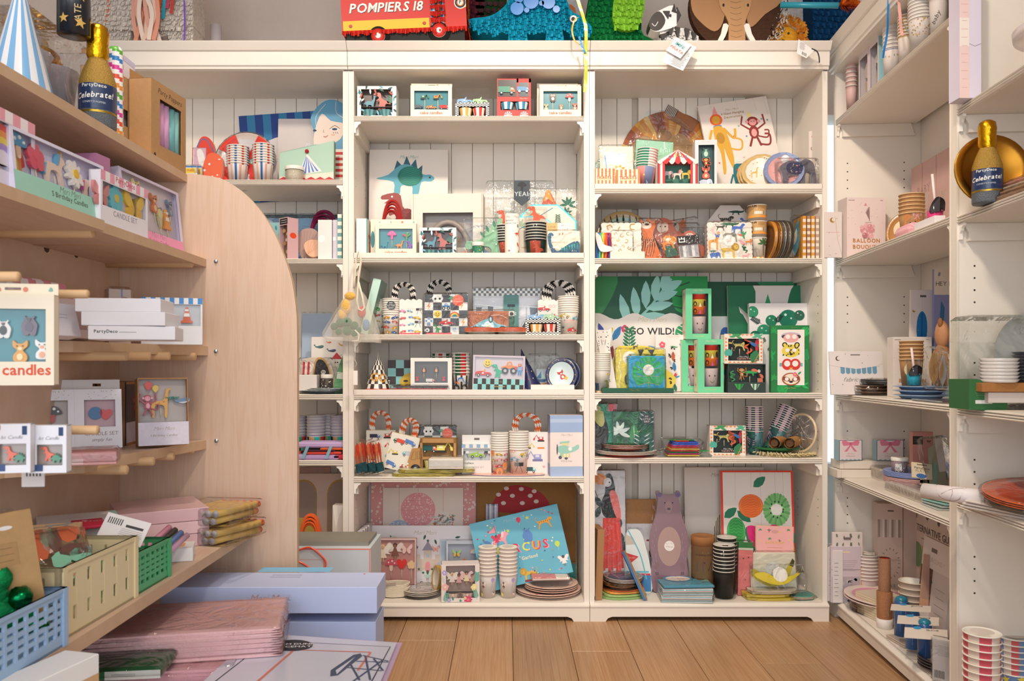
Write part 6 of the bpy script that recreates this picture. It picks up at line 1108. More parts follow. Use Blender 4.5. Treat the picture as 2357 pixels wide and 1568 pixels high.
def tiger(meta,x0,x1,y0,d,roll=0):
 p=B(x0,x1,y0,d,'R2');out=smc([(-.4,.0),(-.46,.3),(-.3,.55),(-.45,.75),(-.38,.95),(-.2,.9),(-.05,1.0),(.1,.9),(.2,.98),(.24,.8),(.14,.6),(.3,.35),(.46,.0)],3)
 def art(c):
  c.e(.36,.82,.22,.16,'f0dcc8').e(.38,.84,.1,.05,'4a2a1a')
  for i in range(6):c.l([(.1+.1*i,.1),(.2+.1*i,.35),(.2+.08*i,.55)],[.02]*5+[.04]*4+[.01]*2,'3a2416',True)
  for u in(.24,.5):c.e(u,.88,.03,.03,'221')
  for i in range(3):c.l([(.3+.06*i,.93),(.33+.05*i,.88)],.02,'3a2416')
 r=cut(meta,p,None,'d9743a',.003,4,.006,tilt=6,roll=roll,ol=out,art=art,nm='plate',edge='e6d6c4');wrap(r,p.w*1.05,p.h,.03,-.005)
tiger(('tiger_plate','orange tiger shaped plates in film behind the gold spot napkins','plate','tiger plates'),1470,1524,500,.11)
def monkeyplate():
 p=B(1492,1612,500,.15,'R2');out=smc([(-.36,.55),(-.4,.85),(-.22,1.0),(-.04,.92),(.06,.7),(.25,.6),(.5,.3),(.5,.0),(-.3,.0),(-.24,.3)],4)
 r=cut(('monkey_plate','coral monkey shaped plates between the tigers','plate'),p,None,'c2674f',.003,3,.006,tilt=6,ol=out,nm='plate',edge='e6cfc0',art=lambda c:c.e(.29,.76,.11,.09,'f4d8c4').e(.25,.82,.06,.06,'f4d8c4').e(.34,.82,.06,.06,'f4d8c4').e(.25,.8,.015,.015,'222').e(.34,.8,.015,.015,'222').l([(.25,.7),(.3,.67),(.35,.7)],.01,'333',True).l([(.5,.3),(.7,.4),(.85,.15)],.03,'a04a38',True))
 wrap(r,p.w,p.h*.9,.03,-.004)
monkeyplate()
tiger(('tiger_plate','tiger plates lying low behind the monkey plates','plate','tiger plates'),1520,1622,512,.2,-10)
def plush():
 p=B(1532,1568,538,.05,'R2');r=bpk_(('toy_pack','small tiger toy on green card in clear bag','toy'),p,.014,None,lambda c:c.r(.1,.05,.9,.5,'2f5a48').ic('lion',.5,.6,1.1,'d9843a e8b070 222').e(.5,.8,.36,.2,'d9843a').e(.5,.76,.2,.1,'f0dcc0'),tilt=12,roll=-12)
 bpk_(('balloon_pack','silver foil balloon pack with black crown printed header','balloon pack'),B(1563,1614,544,.03,'R2'),.012,lambda c:c.r(0,.6,1,1,'1c1a1e').p([(.08,.7),(.08,.95),(.16,.85),(.22,.96),(.28,.85),(.36,.95),(.36,.7)],'e8e4e0').r(.12,.74,.32,.84,'1c1a1e').ds(30,.016,'d8d4d0',4,.4,.62,.98,.98),lambda c:c.r(.06,.0,.94,.6,'b8b4b4').sp(6,'8a8688 d8d6d8 a8a4a6',.1,.06,.9,.55),tilt=9,roll=-5)
 bpk_(('toy_pack','clear bag with a coral monkey toy behind the foil pack','toy'),B(1568,1630,522,.09,'R2'),.016,None,lambda c:c.e(.35,.75,.24,.2,'c2674f').e(.35,.74,.16,.12,'f0d0c0').e(.6,.3,.36,.26,'b05a44').ds(2,.02,'222',3,.28,.76,.44,.8))
plush()
anim=[('elephant','9a948c 8a847c'),('giraffe','e0a050 a86a30'),('croc','2f6a48 222'),('quad','4f72c0 222'),('feather','e8a0a0 d88'),('lion','d8b458 b89038 333'),('parrot','3f9a6a 2f8a5a d83 3f9a6a fff 222'),('snake','2f7a4a'),('monkey','efa0a0 f4c8c0 333'),('cheetah','555 222')]
p=B(1630,1738,470,.14,'R2');r=cut(('octagon_plate','white octagonal safari plate with zebra and rhino','plate'),p,None,'e2d8d0',.004,tilt=6,ol=octopts(),nm='plate',art=lambda c:c.ic('croc',.62,.88,.36,'1f4a3c 222').ic('cheetah',.42,.74,.36,'3a3632 e8e0d8').ic('quad',.84,.7,.3,'4f72c0 222',0,True).ic('monkey',.22,.66,.22,'c86a7a e8a0a0 333'))
def a_saf(c):
 for nm,u,v,s,cc,a in(('croc',.5,.96,.44,'2f6a48 222',0),('cheetah',.3,.87,.24,'5a5550 222',0),('quad',.7,.84,.34,'4f72c0 222',0),('monkey',.12,.76,.18,'f0b8b8 f4d0c8 333',10),('giraffe',.14,.5,.42,'e0a050 a86a30',0),('butterfly',.22,.64,.12,'6f8ad0 5070c0 333',0),('elephant',.5,.6,.36,'9a948c 8a847c',0),('parrot',.8,.66,.2,'3f9a6a d86a5a d83 3f9a6a fff 222',20),('feather',.78,.44,.18,'f0a8b0 f0b8b8',50),('lion',.5,.22,.46,'dcb858 b89038 333',0),('snake',.84,.26,.2,'2f6a48',20),('lion',.94,.46,.2,'ef9a5a e8843a 333',0),('elephant',.16,.07,.28,'5a7ac0 4a6ab0',0),('croc',.1,.2,.16,'2f6a48 222',0),('quad',.86,.06,.2,'f0a8b0 222',0)):c.ic(nm,u,v,s,cc,a)
 c.e(.48,.5,.13,.13,'f6efe8').ln(3,.4,.56,.46,.55,'ef9a90')
npk(('napkin_pack','scalloped white napkins printed with safari animals','napkins'),B(1630,1731,514,.04,'R2'),.04,'efe6da',a_saf,scal=8)
kr=lambda i,k:'c49a62'
for i,(y,zz)in enumerate(((512,0),(461,.087))):
 pass
p=B(1727,1772,545,.05,'R2');pz=SZ['R2']
cups(('cup_pack','lowest safari cup with acacia tree under the kraft labelled cups','cup pack','stacked safari cups'),p,1,spf('e9ddcc'),art=lambda c:c.sp(8,'ef9a3a f4e6d0',0,0,1,.14).ic('palm',.66,.72,.5,'3f6a3a').l([(.66,.7),(.7,.2)],.04,'5a4630').ic('elephant',.25,.35,.45,'a89a8c 988a7c'),bf=1)
for i in range(2):
 q=XYZ(p.X,p.Y,pz+p.h+.001+i*.0625,p.w*.99,.0615);r=cups(('cup_pack',('kraft labelled safari cup pack in the middle of the tower','topmost kraft labelled safari cup pack')[i],'cup pack','stacked safari cups'),q,1,lambda i,k:'e9ddcc','f0e6d8',lambda c:c.r(-.1,.3,1.1,.97,'c49a62').r(-.1,.18,1.1,.3,'ef9a3a').t('DREAM',.14,.82,.1,'4a3418',w=1).r(.44,.7,.7,.9,'b08850').ln(3,.1,.3,.4,.7,'7a5a30').r(.3,.38,.6,.56,'efe6da').sp(9,'2a2a2a efe6da',.66,.38,.88,.6),bf=1,tpr=.94)
for i in range(4):
 k=(YF+.05)/F;pls(('plate_pack',('orange rimmed paper plates in film beside the cup tower','second upright plates in film with orange rim','grey upright plates in film','upright plates in film next to the blue pack')[i],'plate','upright safari plates'),((1786+10*i-CX)*k,YF+.09,pz+.077),.074,4,.003,'b87a3a',('d8923a','d8923a','a8a098','9a8a78')[i],'c8b098',rot=upr(4,-84),film=1)
bpk_(('cutlery_pack','dark teal film pack leaning beside the upright plates','party pack'),B(1818,1846,494,.03,'R2'),.03,None,lambda c:c.raw([leafp(*c.P(.5,.05),c.h*.85,c.w*.6,88)],'3f7a88').raw([leafp(*c.P(.4,.3),c.h*.4,c.w*.3,85)],'c8b8a0'),roll=5,m='mist')
for i in range(4):
 q=B(1847+10*i,1856+10*i,497,.02,'R2');r=mk(('notepad',('small gold striped book nearest the teal pack','second small gold and brown striped book','third small gold striped book','small gold striped book at the side panel')[i],'notebook','striped books'),q)
 MB().box(-q.w/2+.001,q.w/2-.001,0,.09,0,q.h,('d0902f','a87858','d89a3a','b89a88')[i],b=.001).bd('cover',r)
 cv=Cv(q.w*.8,q.h);cv.sp(14,'e8d8c4 '+('d0902f','a87858','d89a3a','b89a88')[i],horiz=True);cv.to(r)
# ================================================================ jungle shelf
def a_wild(c):
 c.r(0,.48,1,1,'15583f').raw([smc([c.P(*q)for q in((0,1),(.2,1),(.14,.8),(.02,.62),(0,.6))],3)],'2f8a4c').raw([smc([c.P(*q)for q in((.66,1),(1,1),(1,.62),(.72,.7),(.68,.85))],3)],'1f9a4e')
 for i in range(3):c.l([(.68,.94-.1*i),(.76,.92-.1*i),(.84,.95-.1*i)],.012,'14543a')
 c.l([(.26,.52),(.48,.72),(.68,.98)],.02,'8fd0c8')
 for i in range(5):
  t=i/4.6;x,y=.3+.34*t,.56+.36*t
  for a in(105-8*i,-5+8*i):c.raw([leafp(*c.P(x,y),c.w*(.3-.025*i),c.w*.085,a)],'9ad6cf')
 q=[(0,0),(1,0),(1,.64)]+[(1-i/24,.65+.028*cos(i*.8))for i in range(25)]+[(0,.64)]
 c.p(q,'ece5de').tp(.5,.6,'d8c8a8',.05).t('GO WILD!',.5,.49,.062,'26262a',w=1,tr=.07)
 for ic,u,v,s,cc,a in(('feather',.05,.53,.13,'3a4aa0 2a3a80',20),('banana',.12,.5,.12,'c8b838',60),('feather',.19,.5,.15,'2f7fb8 1f5f98',-30),('flower',.26,.54,.08,'d83a6a e8a0b0',0),('frond',.3,.45,.22,'14754a',0),('monstera',.8,.5,.2,'1f9a5e ece5de',0),('toucan',.96,.5,.24,'222 ef8a3a f0d060 222 d84',0),('feather',.12,.3,.2,'8a3a2a 222',-20),('snake',.35,.3,.2,'ef6a3a',90),('frond',.44,.32,.2,'1f8a5a',60),('parrot',.58,.34,.22,'c8304a 3f8ac0 e8a838 3f8ac0 fff 222',0),('feather',.7,.36,.1,'e8642a',-40),('rainbow',.4,.3,.1,'ef7a3a 3f7ac0 ef7a3a 3f7ac0 eee',0),('banana',.03,.3,.1,'e8d048',80)):c.ic(ic,u,v,s,cc,a)
pw=B(1371,1632,636,.2,'R3')
ctn(('garland_box','large green jungle garland box reading GO WILD with pale palm leaf','garland box'),pw,.035,'16603f',a_wild,tilt=3)
def leopard():
 p=B(1372,1412,755,.06,'R3');r=mk(('leopard_plate','white spotted leopard shaped plates standing beside the partition','plate'),p)
 out=smc([(-.5,.0),(-.42,.35),(-.3,.62),(-.48,.82),(-.5,.98),(-.36,.97),(.2,.97),(.38,1.0),(.4,.88),(.3,.72),(.42,.5),(.6,.2),(.62,.0)],3)
 def art(c):
  g=random.Random(5)
  for i in range(60):
   v=g.random()*.95;u=.06+.8*g.random()*(1-.2*v)
   if .25<u<.65 and .72<v<.93:continue
   c.ic('dot',u,v,.05,'3a3634')
  c.e(.42,.8,.05,.03,'e8b0a8').e(.28,.86,.04,.03,'222').e(.58,.86,.04,.03,'222').l([(.3,.82),(.36,.74)],.02,'222').l([(.56,.82),(.5,.74)],.02,'222')
 for i in range(3):MB().pz([(x*p.w,z*p.h)for x,z in out],i*.006,i*.006+.003,'ece4da').bd('plate',r)
 cv=Cv(p.w,p.h);art(cv);cv.to(r)
leopard()
cups(('cup_pack','tall pack of cream dinosaur cups before the leopard plates','cup pack'),B(1368,1408,812,.025,'R3'),10,spf('f0e8da'),art=lambda c:c.sp(6,'e8a060 f0e8da',0,0,1,.08).ic('trex',.8,.3,.5,'7a7a3a 222').e(.75,.8,.06,.06,'e8c050').ln(5,.1,.4,.3,.7,'888').r(.05,.1,.3,.4,'2f4a6a'),bf=.58)
def spots(c,n=40,r=.05,seed=2):
 g=random.Random(seed)
 for i in range(n):c.raw([stk(smo([c.P(u+r*cos(a)*.6,v+r*sin(a)*.6*c.w/c.h)for a in(b,b+1.3,b+2.6,b+3.9)]),c.w*r*.7)],'2c2420')if[u:=g.random(),v:=g.random(),b:=g.random()*6]else 0
p=B(1416,1556,797,.11,'R3');out=smc([(-.5,0),(-.48,.9),(-.3,1.0),(.1,.98),(.24,.8),(.3,.55),(.5,.3),(.44,.1),(.3,0)],3)
r=cut(('leopard_plate','yellow leopard print die cut plates behind the napkins','plate'),p,None,'e8cf4a',.003,3,.006,tilt=6,ol=out,nm='plate',art=lambda c:spots(c,30,.03),edge='f0e6b0')
npk(('napkin_pack','yellow tiger stripe napkins behind the blue monstera ones','napkins'),B(1418,1531,806,.07,'R3'),.025,'e6d24a',lambda c:c.l([(.08,0),(.06,.2),(.1,.4),(.06,.6),(.1,.8),(.08,1)],.02,'f4eecf',True).l([(.3,.5),(.2,.35),(.22,.18),(.36,.12)],.04,'3a332a',True).p([(.45,1),(.5,.8),(.58,1)],'3a332a').p([(.65,1),(.74,.85),(.8,1)],'3a332a').e(.28,.8,.14,.14,'f4ece0').ds(5,.02,'d84 d44 555',3,.2,.72,.36,.88),edge='f0e6c0')
def a_mons(c):
 c.r(0,0,1,1,'2f9fc8').ic('monstera',.55,.5,.98,'2fae6a 2f9fc8').l([(.55,.02),(.55,.9)],.012,'b8a050')
 for s in(-1,1):
  for i in range(3):c.l([(.55,.2+.2*i),(.55+s*.3,.12+.26*i)],.01,'b8a050')
 c.e(.55,.58,.15,.15,'f0eae2').tp(.55,.62,'c8b890',.03).t('16 Napkins',.55,.56,.035,'c0a880')
npk(('napkin_pack','bright blue napkins with a green monstera leaf','napkins'),B(1447,1531,821,.035,'R3',.01),.03,'2f9fc8',a_mons,'3fb07a',lay=4)
ctn(('flat_box','flat dark green box lying at the shelf edge under the napkins','box'),B(1386,1551,894,.0,'R3'),.034,'1f5a42',lambda c:c.tp(.46,.4,'8a7a3a',.03))
ctn(('sticker_sheet','white tattoo sheet of sloth, parrots, gecko and crocodile','stickers'),B(1510,1593,771,.14,'R3'),.006,'ebe4de',lambda c:c.tp(.5,.95,'d8c8b8',.08).sx_([('bear','5a3a2a a87a5a 222'),('feather','2f8a5a'),('lizard','3f8a9a'),('frond','2f9a6a'),('parrot','d83a5a 3f9ac0 e8a838 3f9ac0 fff 222'),('flower','e85a8a f8c0d0'),('cheetah','c8b050 333'),('feather','3f8ac0 2f6aa0'),('pineapple','e0c04a 2f7a5a'),('monkey','4a3a30 b89a80 222'),('feather','c8643a 8a3a2a'),('monstera','2f9a5a ebe4de'),('flower','e85a6a f8c0d0'),('croc','3fa06a 222'),('parrot','d84a3a 3f9a5a e8a838 3f9ac0 fff 222')],.24,3,5,5,v1=.9),tilt=4)
def cupbox(meta,pl,yaw=0):
 def art(c):
  c.tp(.5,.945,'e8dfc0',.08).t('8 Party Cups',.5,.05,.055,'d8c890')
 r=wbx(meta,pl,.06,'6fd09c',(.26,.11,.88,.9),'3a3c3a',[],art,fname='cup',yaw=yaw,sidec='e8dcc2',sa_=('l',lambda c:c.sx_([('parrot','e88a7a e8a090 e8b060 8ab e8d 333'),('feather','c8a890'),('lizard','b8a880')],.4,1,4,3)))
 w,h=pl.w,pl.h;x=w*.07;R=w*.29
 for i,(z0,z1,a,b)in enumerate(((.115,.44,'efd8d4','e4c4bc'),(.5,.64,'ef7a2a','d8642a'),(.64,.78,'e0cc50','c8b038'),(.78,.89,'d83a30','efe6d8'))):
  m=MB().la([(0,h*z0),(R*.86,h*z0),(R,h*z1),(R*1.02,h*(z1+.006)),(R*.96,h*(z1+.012)),(0,h*(z1+.01))],24,lambda j,k:b if k>1 else a);o=m.bd('cup',r,(x,R+.004,0))
  if i==0:cv=Cv(R*2,h*.33);cv.e(.3,.6,.05,.05,'3a2a24').e(.7,.6,.05,.05,'3a2a24').l([(.36,.3),(.5,.2),(.64,.3)],.03,'5a3a30',True).l([(.3,1),(.5,.9),(.7,1)],.02,'dccfc8',True);cv.to(o,lambda xx,z,q:(R*.93*sin(xx/R),-(R*.95+q+.002)*cos(xx/R),z+h*.115))
  if i in(1,2):cv=Cv(R*2,h*.13);cv.e(.14,.5,.12,.16,'2a2420').e(.14,.45,.05,.1,a).e(.9,.6,.12,.2,'2a2420' if i==2 else 'c8509a').p([(.4,.0),(.5,.7),(.6,0)],'d8509a' if i==1 else 'f0e6c8');cv.to(o,lambda xx,z,q:(R*.95*sin(xx/R),-(R*.98+q+.002)*cos(xx/R),z+h*z0))
 return r
pb=B(1606,1666,781,.05,'R3');cupbox(('cup_box','lower mint green cup box with animal face cups in front','cup box','mint cup boxes'),pb)
pb2=XYZ(pb.X-.045,pb.Y+.075,pb.Z,pb.w,pb.h);cupbox(('cup_box','mint green cup box half hidden behind the lower one','cup box','mint cup boxes'),pb2)
pb3=XYZ(pb.X-.032,pb.Y+.06,pb.Z+pb.h+.0015,pb.w,pb.h*.97);cupbox(('cup_box','upper mint green cup box standing on the two below','cup box','mint cup boxes'),pb3)
ctn(('garland_box','dark green box with a red and blue parrot behind the mint cup boxes','garland box'),B(1600,1846,648,.24,'R3'),.03,'16573c',lambda c:c.r(0,0,.45,.68,'dfe3e0').raw([smc([c.P(*q)for q in((.24,.5),(.3,.58),(.4,.5),(.42,.2),(.34,.06),(.24,.12))],3)],'2f62b0').raw([smc([c.P(*q)for q in((.27,.46),(.31,.5),(.38,.44),(.4,.26),(.34,.16),(.27,.2))],3)],'c8343a').e(.29,.44,.03,.035,'e8e0d8').e(.295,.45,.008,.008,'222').r(.24,0,.42,.14,'b88ac8').p([(.6,1),(.66,.93),(.95,.94),(.95,1)],'2f8a5a'),tilt=4)
def a_bigleaf(c):
 c.raw([smc([c.P(*q)for q in((0,1),(.33,1),(.35,.75),(.3,.3),(.16,.1),(0,.2))],3)],'15704a').p([(.16,.74),(.6,.5),(.4,.42),(.14,.8)],'e6ddd8').p([(.4,.62),(.64,.62),(.52,.92)],'1f9a62').raw([smc([c.P(*q)for q in((.86,1),(1,1),(1,.5),(.9,.42),(.76,.62),(.78,.85))],3)],'15704a').raw([smc([c.P(*q)for q in((.15,.0),(.26,.3),(.3,0))],3)],'1f9a62')
ctn(('decoration_board','white board with large dark green leaf shapes and thin gold edge','decoration board'),B(1679,1858,656,.2,'R3'),.012,'e6ddd8',a_bigleaf,tilt=4)
def a_ball(c):
 for u,v,r_,cc in((.06,.9,.1,'2f8a68'),(.25,.68,.12,'2f8a6a'),(.1,.62,.1,'14684e'),(.38,.8,.1,'1f7a5c'),(.67,.82,.16,'17705a'),(.86,.86,.09,'145a44'),(.26,.5,.16,'2a8a64'),(.48,.64,.1,'4a9a7a'),(.84,.52,.1,'b88a6a'),(.08,.42,.1,'5fb08a'),(.4,.36,.14,'2f9a70'),(.64,.54,.1,'145a44'),(.94,.66,.1,'2f8a6a')):c.e(u,v,r_,r_,cc,n=22).e(u-r_*.3,v+r_*.3,r_*.14,r_*.14,'c8e0d4').e(u+r_*.3,v+r_*.05,r_*.1,r_*.1,'b8d4c8')
 c.ic('frond',.12,.8,.2,'1f3a34',60).ic('frond',.5,.82,.18,'1f3a34',-40)
ctn(('balloon_box','white box picturing a cluster of green balloons and one copper one','balloon box'),B(1727,1862,698,.14,'R3'),.02,'e4dfe0',a_ball,tilt=3,fin='gloss')
def a_masks(c):
 for ic,u,v,s,cc,a in(('palm',.08,.9,.3,'1f9a4a',0),('monstera',.9,.9,.3,'2faa58 1c7a3e',30),('palm',.05,.55,.3,'22a050',80),('frond',.92,.55,.34,'2f9a58',10),('palm',.08,.2,.3,'2f9a4a',20),('palm',.8,.1,.4,'2fae5a',0),('monstera',.3,.06,.3,'22a050 1c7a3e',0)):c.ic(ic,u,v,s,cc,a)
 c.r(.17,.11,.87,.935,'f0e8e0').tp(.6,.96,'8a9a3a',.03).t('4 Paper Masks',.5,.06,.035,'b8b060')
 c.e(.52,.84,.26,.1,'c8b4c4').e(.36,.83,.08,.05,'2a2a2e').e(.7,.83,.08,.05,'2a2a2e').e(.52,.81,.2,.12,'e8a8a0').e(.44,.83,.06,.06,'f4ece6').e(.61,.83,.06,.06,'f4ece6')
 c.e(.36,.71,.07,.07,'2a2420').e(.68,.71,.07,.07,'2a2420').e(.36,.71,.04,.04,'e8d04a').e(.68,.71,.04,.04,'e8d04a').e(.52,.62,.24,.17,'e8d04a')
 g=random.Random(2)
 for i in range(26):c.ic('dot',.3+.44*g.random(),.55+.15*g.random(),.035,'2a2420')
 c.e(.43,.63,.06,.05,'f4ece6').e(.61,.63,.06,.05,'f4ece6').e(.52,.57,.04,.03,'2a2420').r(.22,.39,.82,.44,'6fb0b8').e(.42,.42,.14,.15,'d8342c').e(.63,.42,.14,.15,'d8342c').e(.42,.43,.08,.08,'f4ece6').e(.63,.43,.08,.08,'f4ece6').p([(.48,.37),(.57,.37),(.525,.33)],'e8b838')
 c.e(.52,.2,.24,.17,'a85a30').e(.52,.2,.2,.14,'f0e0cc').e(.4,.2,.1,.06,'8a4420',-20).e(.64,.2,.1,.06,'8a4420',20).e(.41,.2,.05,.05,'f4ece6').e(.63,.2,.05,.05,'f4ece6').e(.52,.16,.05,.03,'2a2420').ic('flower',.62,.27,.14,'ef6a8a f4d060').ic('feather',.74,.29,.12,'2f9a5a',-50)
ctn(('mask_box','green jungle box with four animal masks on a white panel','mask box'),B(1775,1862,749,.05,'R3'),.025,'1c7a3e',a_masks,side=('r',lambda c:c.r(0,0,1,1,'14603a')),yaw=-3)
tops=[('toucan',.22,.6,.2,'222 e8c060 222 444 222',.1),('cheetah',.42,.6,.4,'d8c878 3a3020',.1),('snake',.64,.6,.46,'e86a48',.1),('parrot',.86,.62,.36,'d83a4a 3f7ac0 e0c050 3f9a5a fff 222',.1)]
def jkit(meta,pl,yaw=0,dark=False):
 def art(c):
  if not dark:
   for i in range(7):
    for s in(0,1):c.p([(.02 if s else .92+.06,.08+.12*i),(.02 if s else .98,.17+.12*i),(.08 if s else .92,.125+.12*i)],'ef8a4a')
    c.p([(.1+.11*i,.02),(.19+.11*i,.02),(.145+.11*i,.08)],'ef8a4a');c.p([(.1+.11*i,.99),(.19+.11*i,.99),(.145+.11*i,.93)],'ef8a4a')
   c.ic('palm',.3,.92,.36,'3f9a5a').ic('palm',.86,.9,.3,'4fb08a').ic('monstera',.1,.36,.22,'4fb09a 3f9a8a').raw([leafp(*c.P(.72,.02),c.w*.36,c.w*.24,70)],'2f7a4a').l([(.76,.02),(.9,.34)],.012,'ef8a5a').l([(.8,.12),(.9,.14)],.01,'ef8a5a').tp(.5,.2,'e8e0d8',.05).t('Cupcake Kit',.5,.14,.05,'e8b0a0')
  else:c.r(0,.33,1,.36,'3a4a44').l([(.0,0),(.0,1)],.02,'2a3a34')
 w=(.02,.36,.98,.97)if dark else(.1,.1,.9,.84)
 r=wbx(meta,pl,.055,'2a3a36' if dark else 'eadfd2',w,'1f2f2c',[('snake',.14,.56,.3,'3f9a5a'),('monkey',.38,.68,.34,'c8803a e0b080 333',.1),('croc',.6,.7,.5,'2fae5a 222',.1),('toucan',.82,.6,.36,'222 e87a5a eadfd2 222 e87a5a',.1)]if dark else tops,art,yaw=yaw,fname='cake_topper',sv_=.35 if dark else None)
 if dark:
  for x,cc in((-.2,('3fae5a','2f8a44')),(.22,('d8e4dc','4a8a6a'))):MB().la([(pl.w*.13,.003),(pl.w*.19,pl.h*.3)],22,lambda i,k:cc[i%2],'gloss').bd('cupcake_case',r,(x*pl.w,.02,.001))
 return r
pk=B(1676,1762,838,.03,'R3');jkit(('cupcake_kit','dark cupcake kit with crocodile and green foil cases, under the orange edged one','cupcake kit'),pk,-2,True)
jkit(('cupcake_kit','orange edged jungle cupcake kit standing on the dark kit','cupcake kit'),XYZ(pk.X-.012,pk.Y-.0,pk.Z+pk.h+.001,.145,.112),0)
ctn(('sticker_sheet','white card with leafy sketches between cupcake kits and masks','card'),B(1752,1778,770,.1,'R3'),.01,'e6e2dc',lambda c:c.ic('frond',.3,.9,.5,'3a4a44',20).ic('frond',.7,.75,.5,'3a4a44',-30))
npk(('napkin_pack','green toucan napkins with yellow breast and striped beak','napkins'),B(1368,1422,932,.08,'R4'),.03,'1f8a68',lambda c:c.raw([smc([c.P(*q)for q in((0,.8),(.3,.9),(.5,.7),(.62,.4),(.4,.1),(0,.0))],3)],'2c2220').raw([smc([c.P(*q)for q in((.02,.7),(.1,.96),(.35,.9),(.45,.66),(.3,.55))],3)],'d0c878').r(.28,.86,.6,1,'2f9a68').r(.6,.86,.8,1,'d83a3a').r(.8,.86,.98,1,'d8707a').e(.75,.1,.16,.12,'c8d8d0').ds(1,.02,'222',1,.16,.9,.18,.92))
r=npk(('napkin_pack','palm leaf napkins with a round black label','napkins'),B(1413,1505,950,.06,'R4'),.04,'245a40',lambda c:c.sx_([('palm','2f7a4a'),('frond','3f8a5a'),('monstera','145040 d8e0d8'),('palm','d8e0d8'),('feather','3f9a5a d8e0d8'),('frond','1c6a44')],.55,3,3,3).ic('monstera',.7,.3,.5,'14604a e0e6e0'),edge='e0e6e0')
p=B(1413,1505,950,.06,'R4');sticker(r,p.w,p.h,.83,.83,.115,'1c1b1c',('MY','LITTLE','DAY'),'f0eae2',y=-.004)
k=(YF+.04)/F
pls(('plate_pack','large blue green plates with orange rim at the bottom of the jungle pile','plate','jungle plates'),((1446-CX)*k,YF+.1,zr[3]+.001),.118,3,.0045,'2f5a80','e8ddd0','e0603a')
pls(('plate_pack','smaller green leaf plates with pink rim on the large blue ones','plate','jungle plates'),((1444-CX)*k,YF+.1,zr[3]+.022),.092,3,.0055,'3f9a6a','e0b8a8','e0503a',lambda c:c.sx_([('palm','2f7a4a'),('flower','ef7a5a fc8'),('frond','5fae7a')],.3,3,3,3).e(.5,.5,.1,.1,'f0d8cc'),film=1)
p=B(1500,1650,1000,.02,'R4');r=root('garland_pack','clear bag of folded bright jungle paper garlands','garland',(p.X,p.Y,p.Z))
for i,cc in enumerate(('d8b830','c83a8a','2f8a4a','d8342c','e0c03a','d8362c','c83a7a','2a4fc0','2f52c4')):MB().box(-.06+.003*i,.06-.002*(i%3),.01,.1,.004+.006*i,.0085+.006*i,cc,'card').bd('folded_paper',r)
MB().pz([(-.03,.01),(.02,.01),(.03,.05),(.0,.06),(-.03,.05)],.0588,.0596,'e8462c',ax='z').pz([(-.06,.06),(.05,.06),(.06,.1),(-.03,.1)],.0588,.0598,'2fb45a',ax='z').pz([(.06,.01),(.1,.03),(.07,.05)],.02,.024,'2fae5a',ax='z').bd('cut_leaf',r)
MB().box(-.1,.105,0,.12,.001,.012,'fff','film',b=.005).box(-.075,.075,.0,.12,.012,.07,'fff','film',b=.012).bd('clear_bag',r)
jkit(('cupcake_kit','orange edged jungle cupcake kit beside the bright garland bag','cupcake kit'),B(1634,1716,980,.08,'R4'),-2)
lf=lambda i,k:(('d8b0c4','2a3a48')[(i//2)%2]if k else('d8b4cc','2f5a5a','7aa0a8')[(i//4)%3])
leafart=lambda c:c.sx_([('palm','1f5a50'),('frond','4a8a8a'),('monstera','143a40 d8b4cc'),('feather','6a9aa8')],.5,2,3,4)
cups(('cup_pack','upright pink and teal palm cup pack in the jungle bookcase','cup pack'),B(1722,1764,936,.1,'R4'),12,lf,art=leafart,bf=.5)
cups(('cup_pack','leaning pink and teal palm cup pack','cup pack'),B(1755,1798,936,.1,'R4'),12,lf,art=leafart,bf=.5,roll=24)
p=B(1725,1884,1040,.02,'R4');R_=.12
mb=MB();g=random.Random(2)
mb.pz(circ(36,R_*.86),.0,.006,'d8c494','cloth',ax='z')
for i in range(170):
 a=2*pi*i/170+g.uniform(-.03,.03);x,y=R_*.84*cos(a),R_*.84*sin(a);e=g.uniform(.9,1.15)*R_
 mb.tube([(x,y,.004),((x+e*cos(a))/2,(y+e*sin(a))/2,.012+.006*g.random()),(e*cos(a+.08),e*sin(a+.08),.002+.012*g.random())],[.0028,.0024,.0012],4,('e0cc98','d4bd84','ecdcb0')[i%3],'cloth')
tag(mb.bd('raffia_mat',None,((1806-CX)*(YF+.12)/F,YF+.125,zr[3]+.0005)),'round straw coloured raffia mat with frayed fringe','mat')
pls(('plate_pack','green leaf plates lying on the raffia mat','plate'),((1800-CX)*k,YF+.11,zr[3]+.016),.085,2,.004,'2f7a4a','3f8a52','2f6a44',lambda c:c.sx_([('frond','4fae6a')],.5,2,2,3))
for i,(x,y)in enumerate(((1780,.03),(1812,.015))):
 R0=root('paper_roll',('crumpled kraft paper roll on the raffia mat next to the leaning cups','crumpled kraft paper roll nearer the shelf edge')[i],'paper roll',((x-CX)*k,YF+y,zr[3]+.034),(0,0,-.55),'kraft paper rolls')
 mb=MB();n=16;g=random.Random(i)
 for j in range(9):
  mb.v+=[((.019+.003*g.random())*cos(2*pi*q/n),.014*j,.02+(.019+.003*g.random())*sin(2*pi*q/n))for q in range(n)]
 for j in range(8):
  for q in range(n):mb.f.append([j*n+q,j*n+(q+1)%n,j*n+n+(q+1)%n,j*n+n+q]);mb.c.append(('b98348','a8743c')[(j+q)%2]if j else 'c89050');mb.m.append('kraft');mb.s.append(True)
 mb.la([(.0,.0),(.008,.004),(.014,.0)],12,'5a3a1c','kraft',M=MX.Translation((0,.003,.02))@MX.Rotation(-pi/2,4,'X'));mb.bd('paper',R0)
Rw=root('wire_plate_pack','gold rimmed wire leaf plates standing on edge in film','plate',((1852-CX)*k,YF+.08,zr[3]+.088),upr(8,-62))
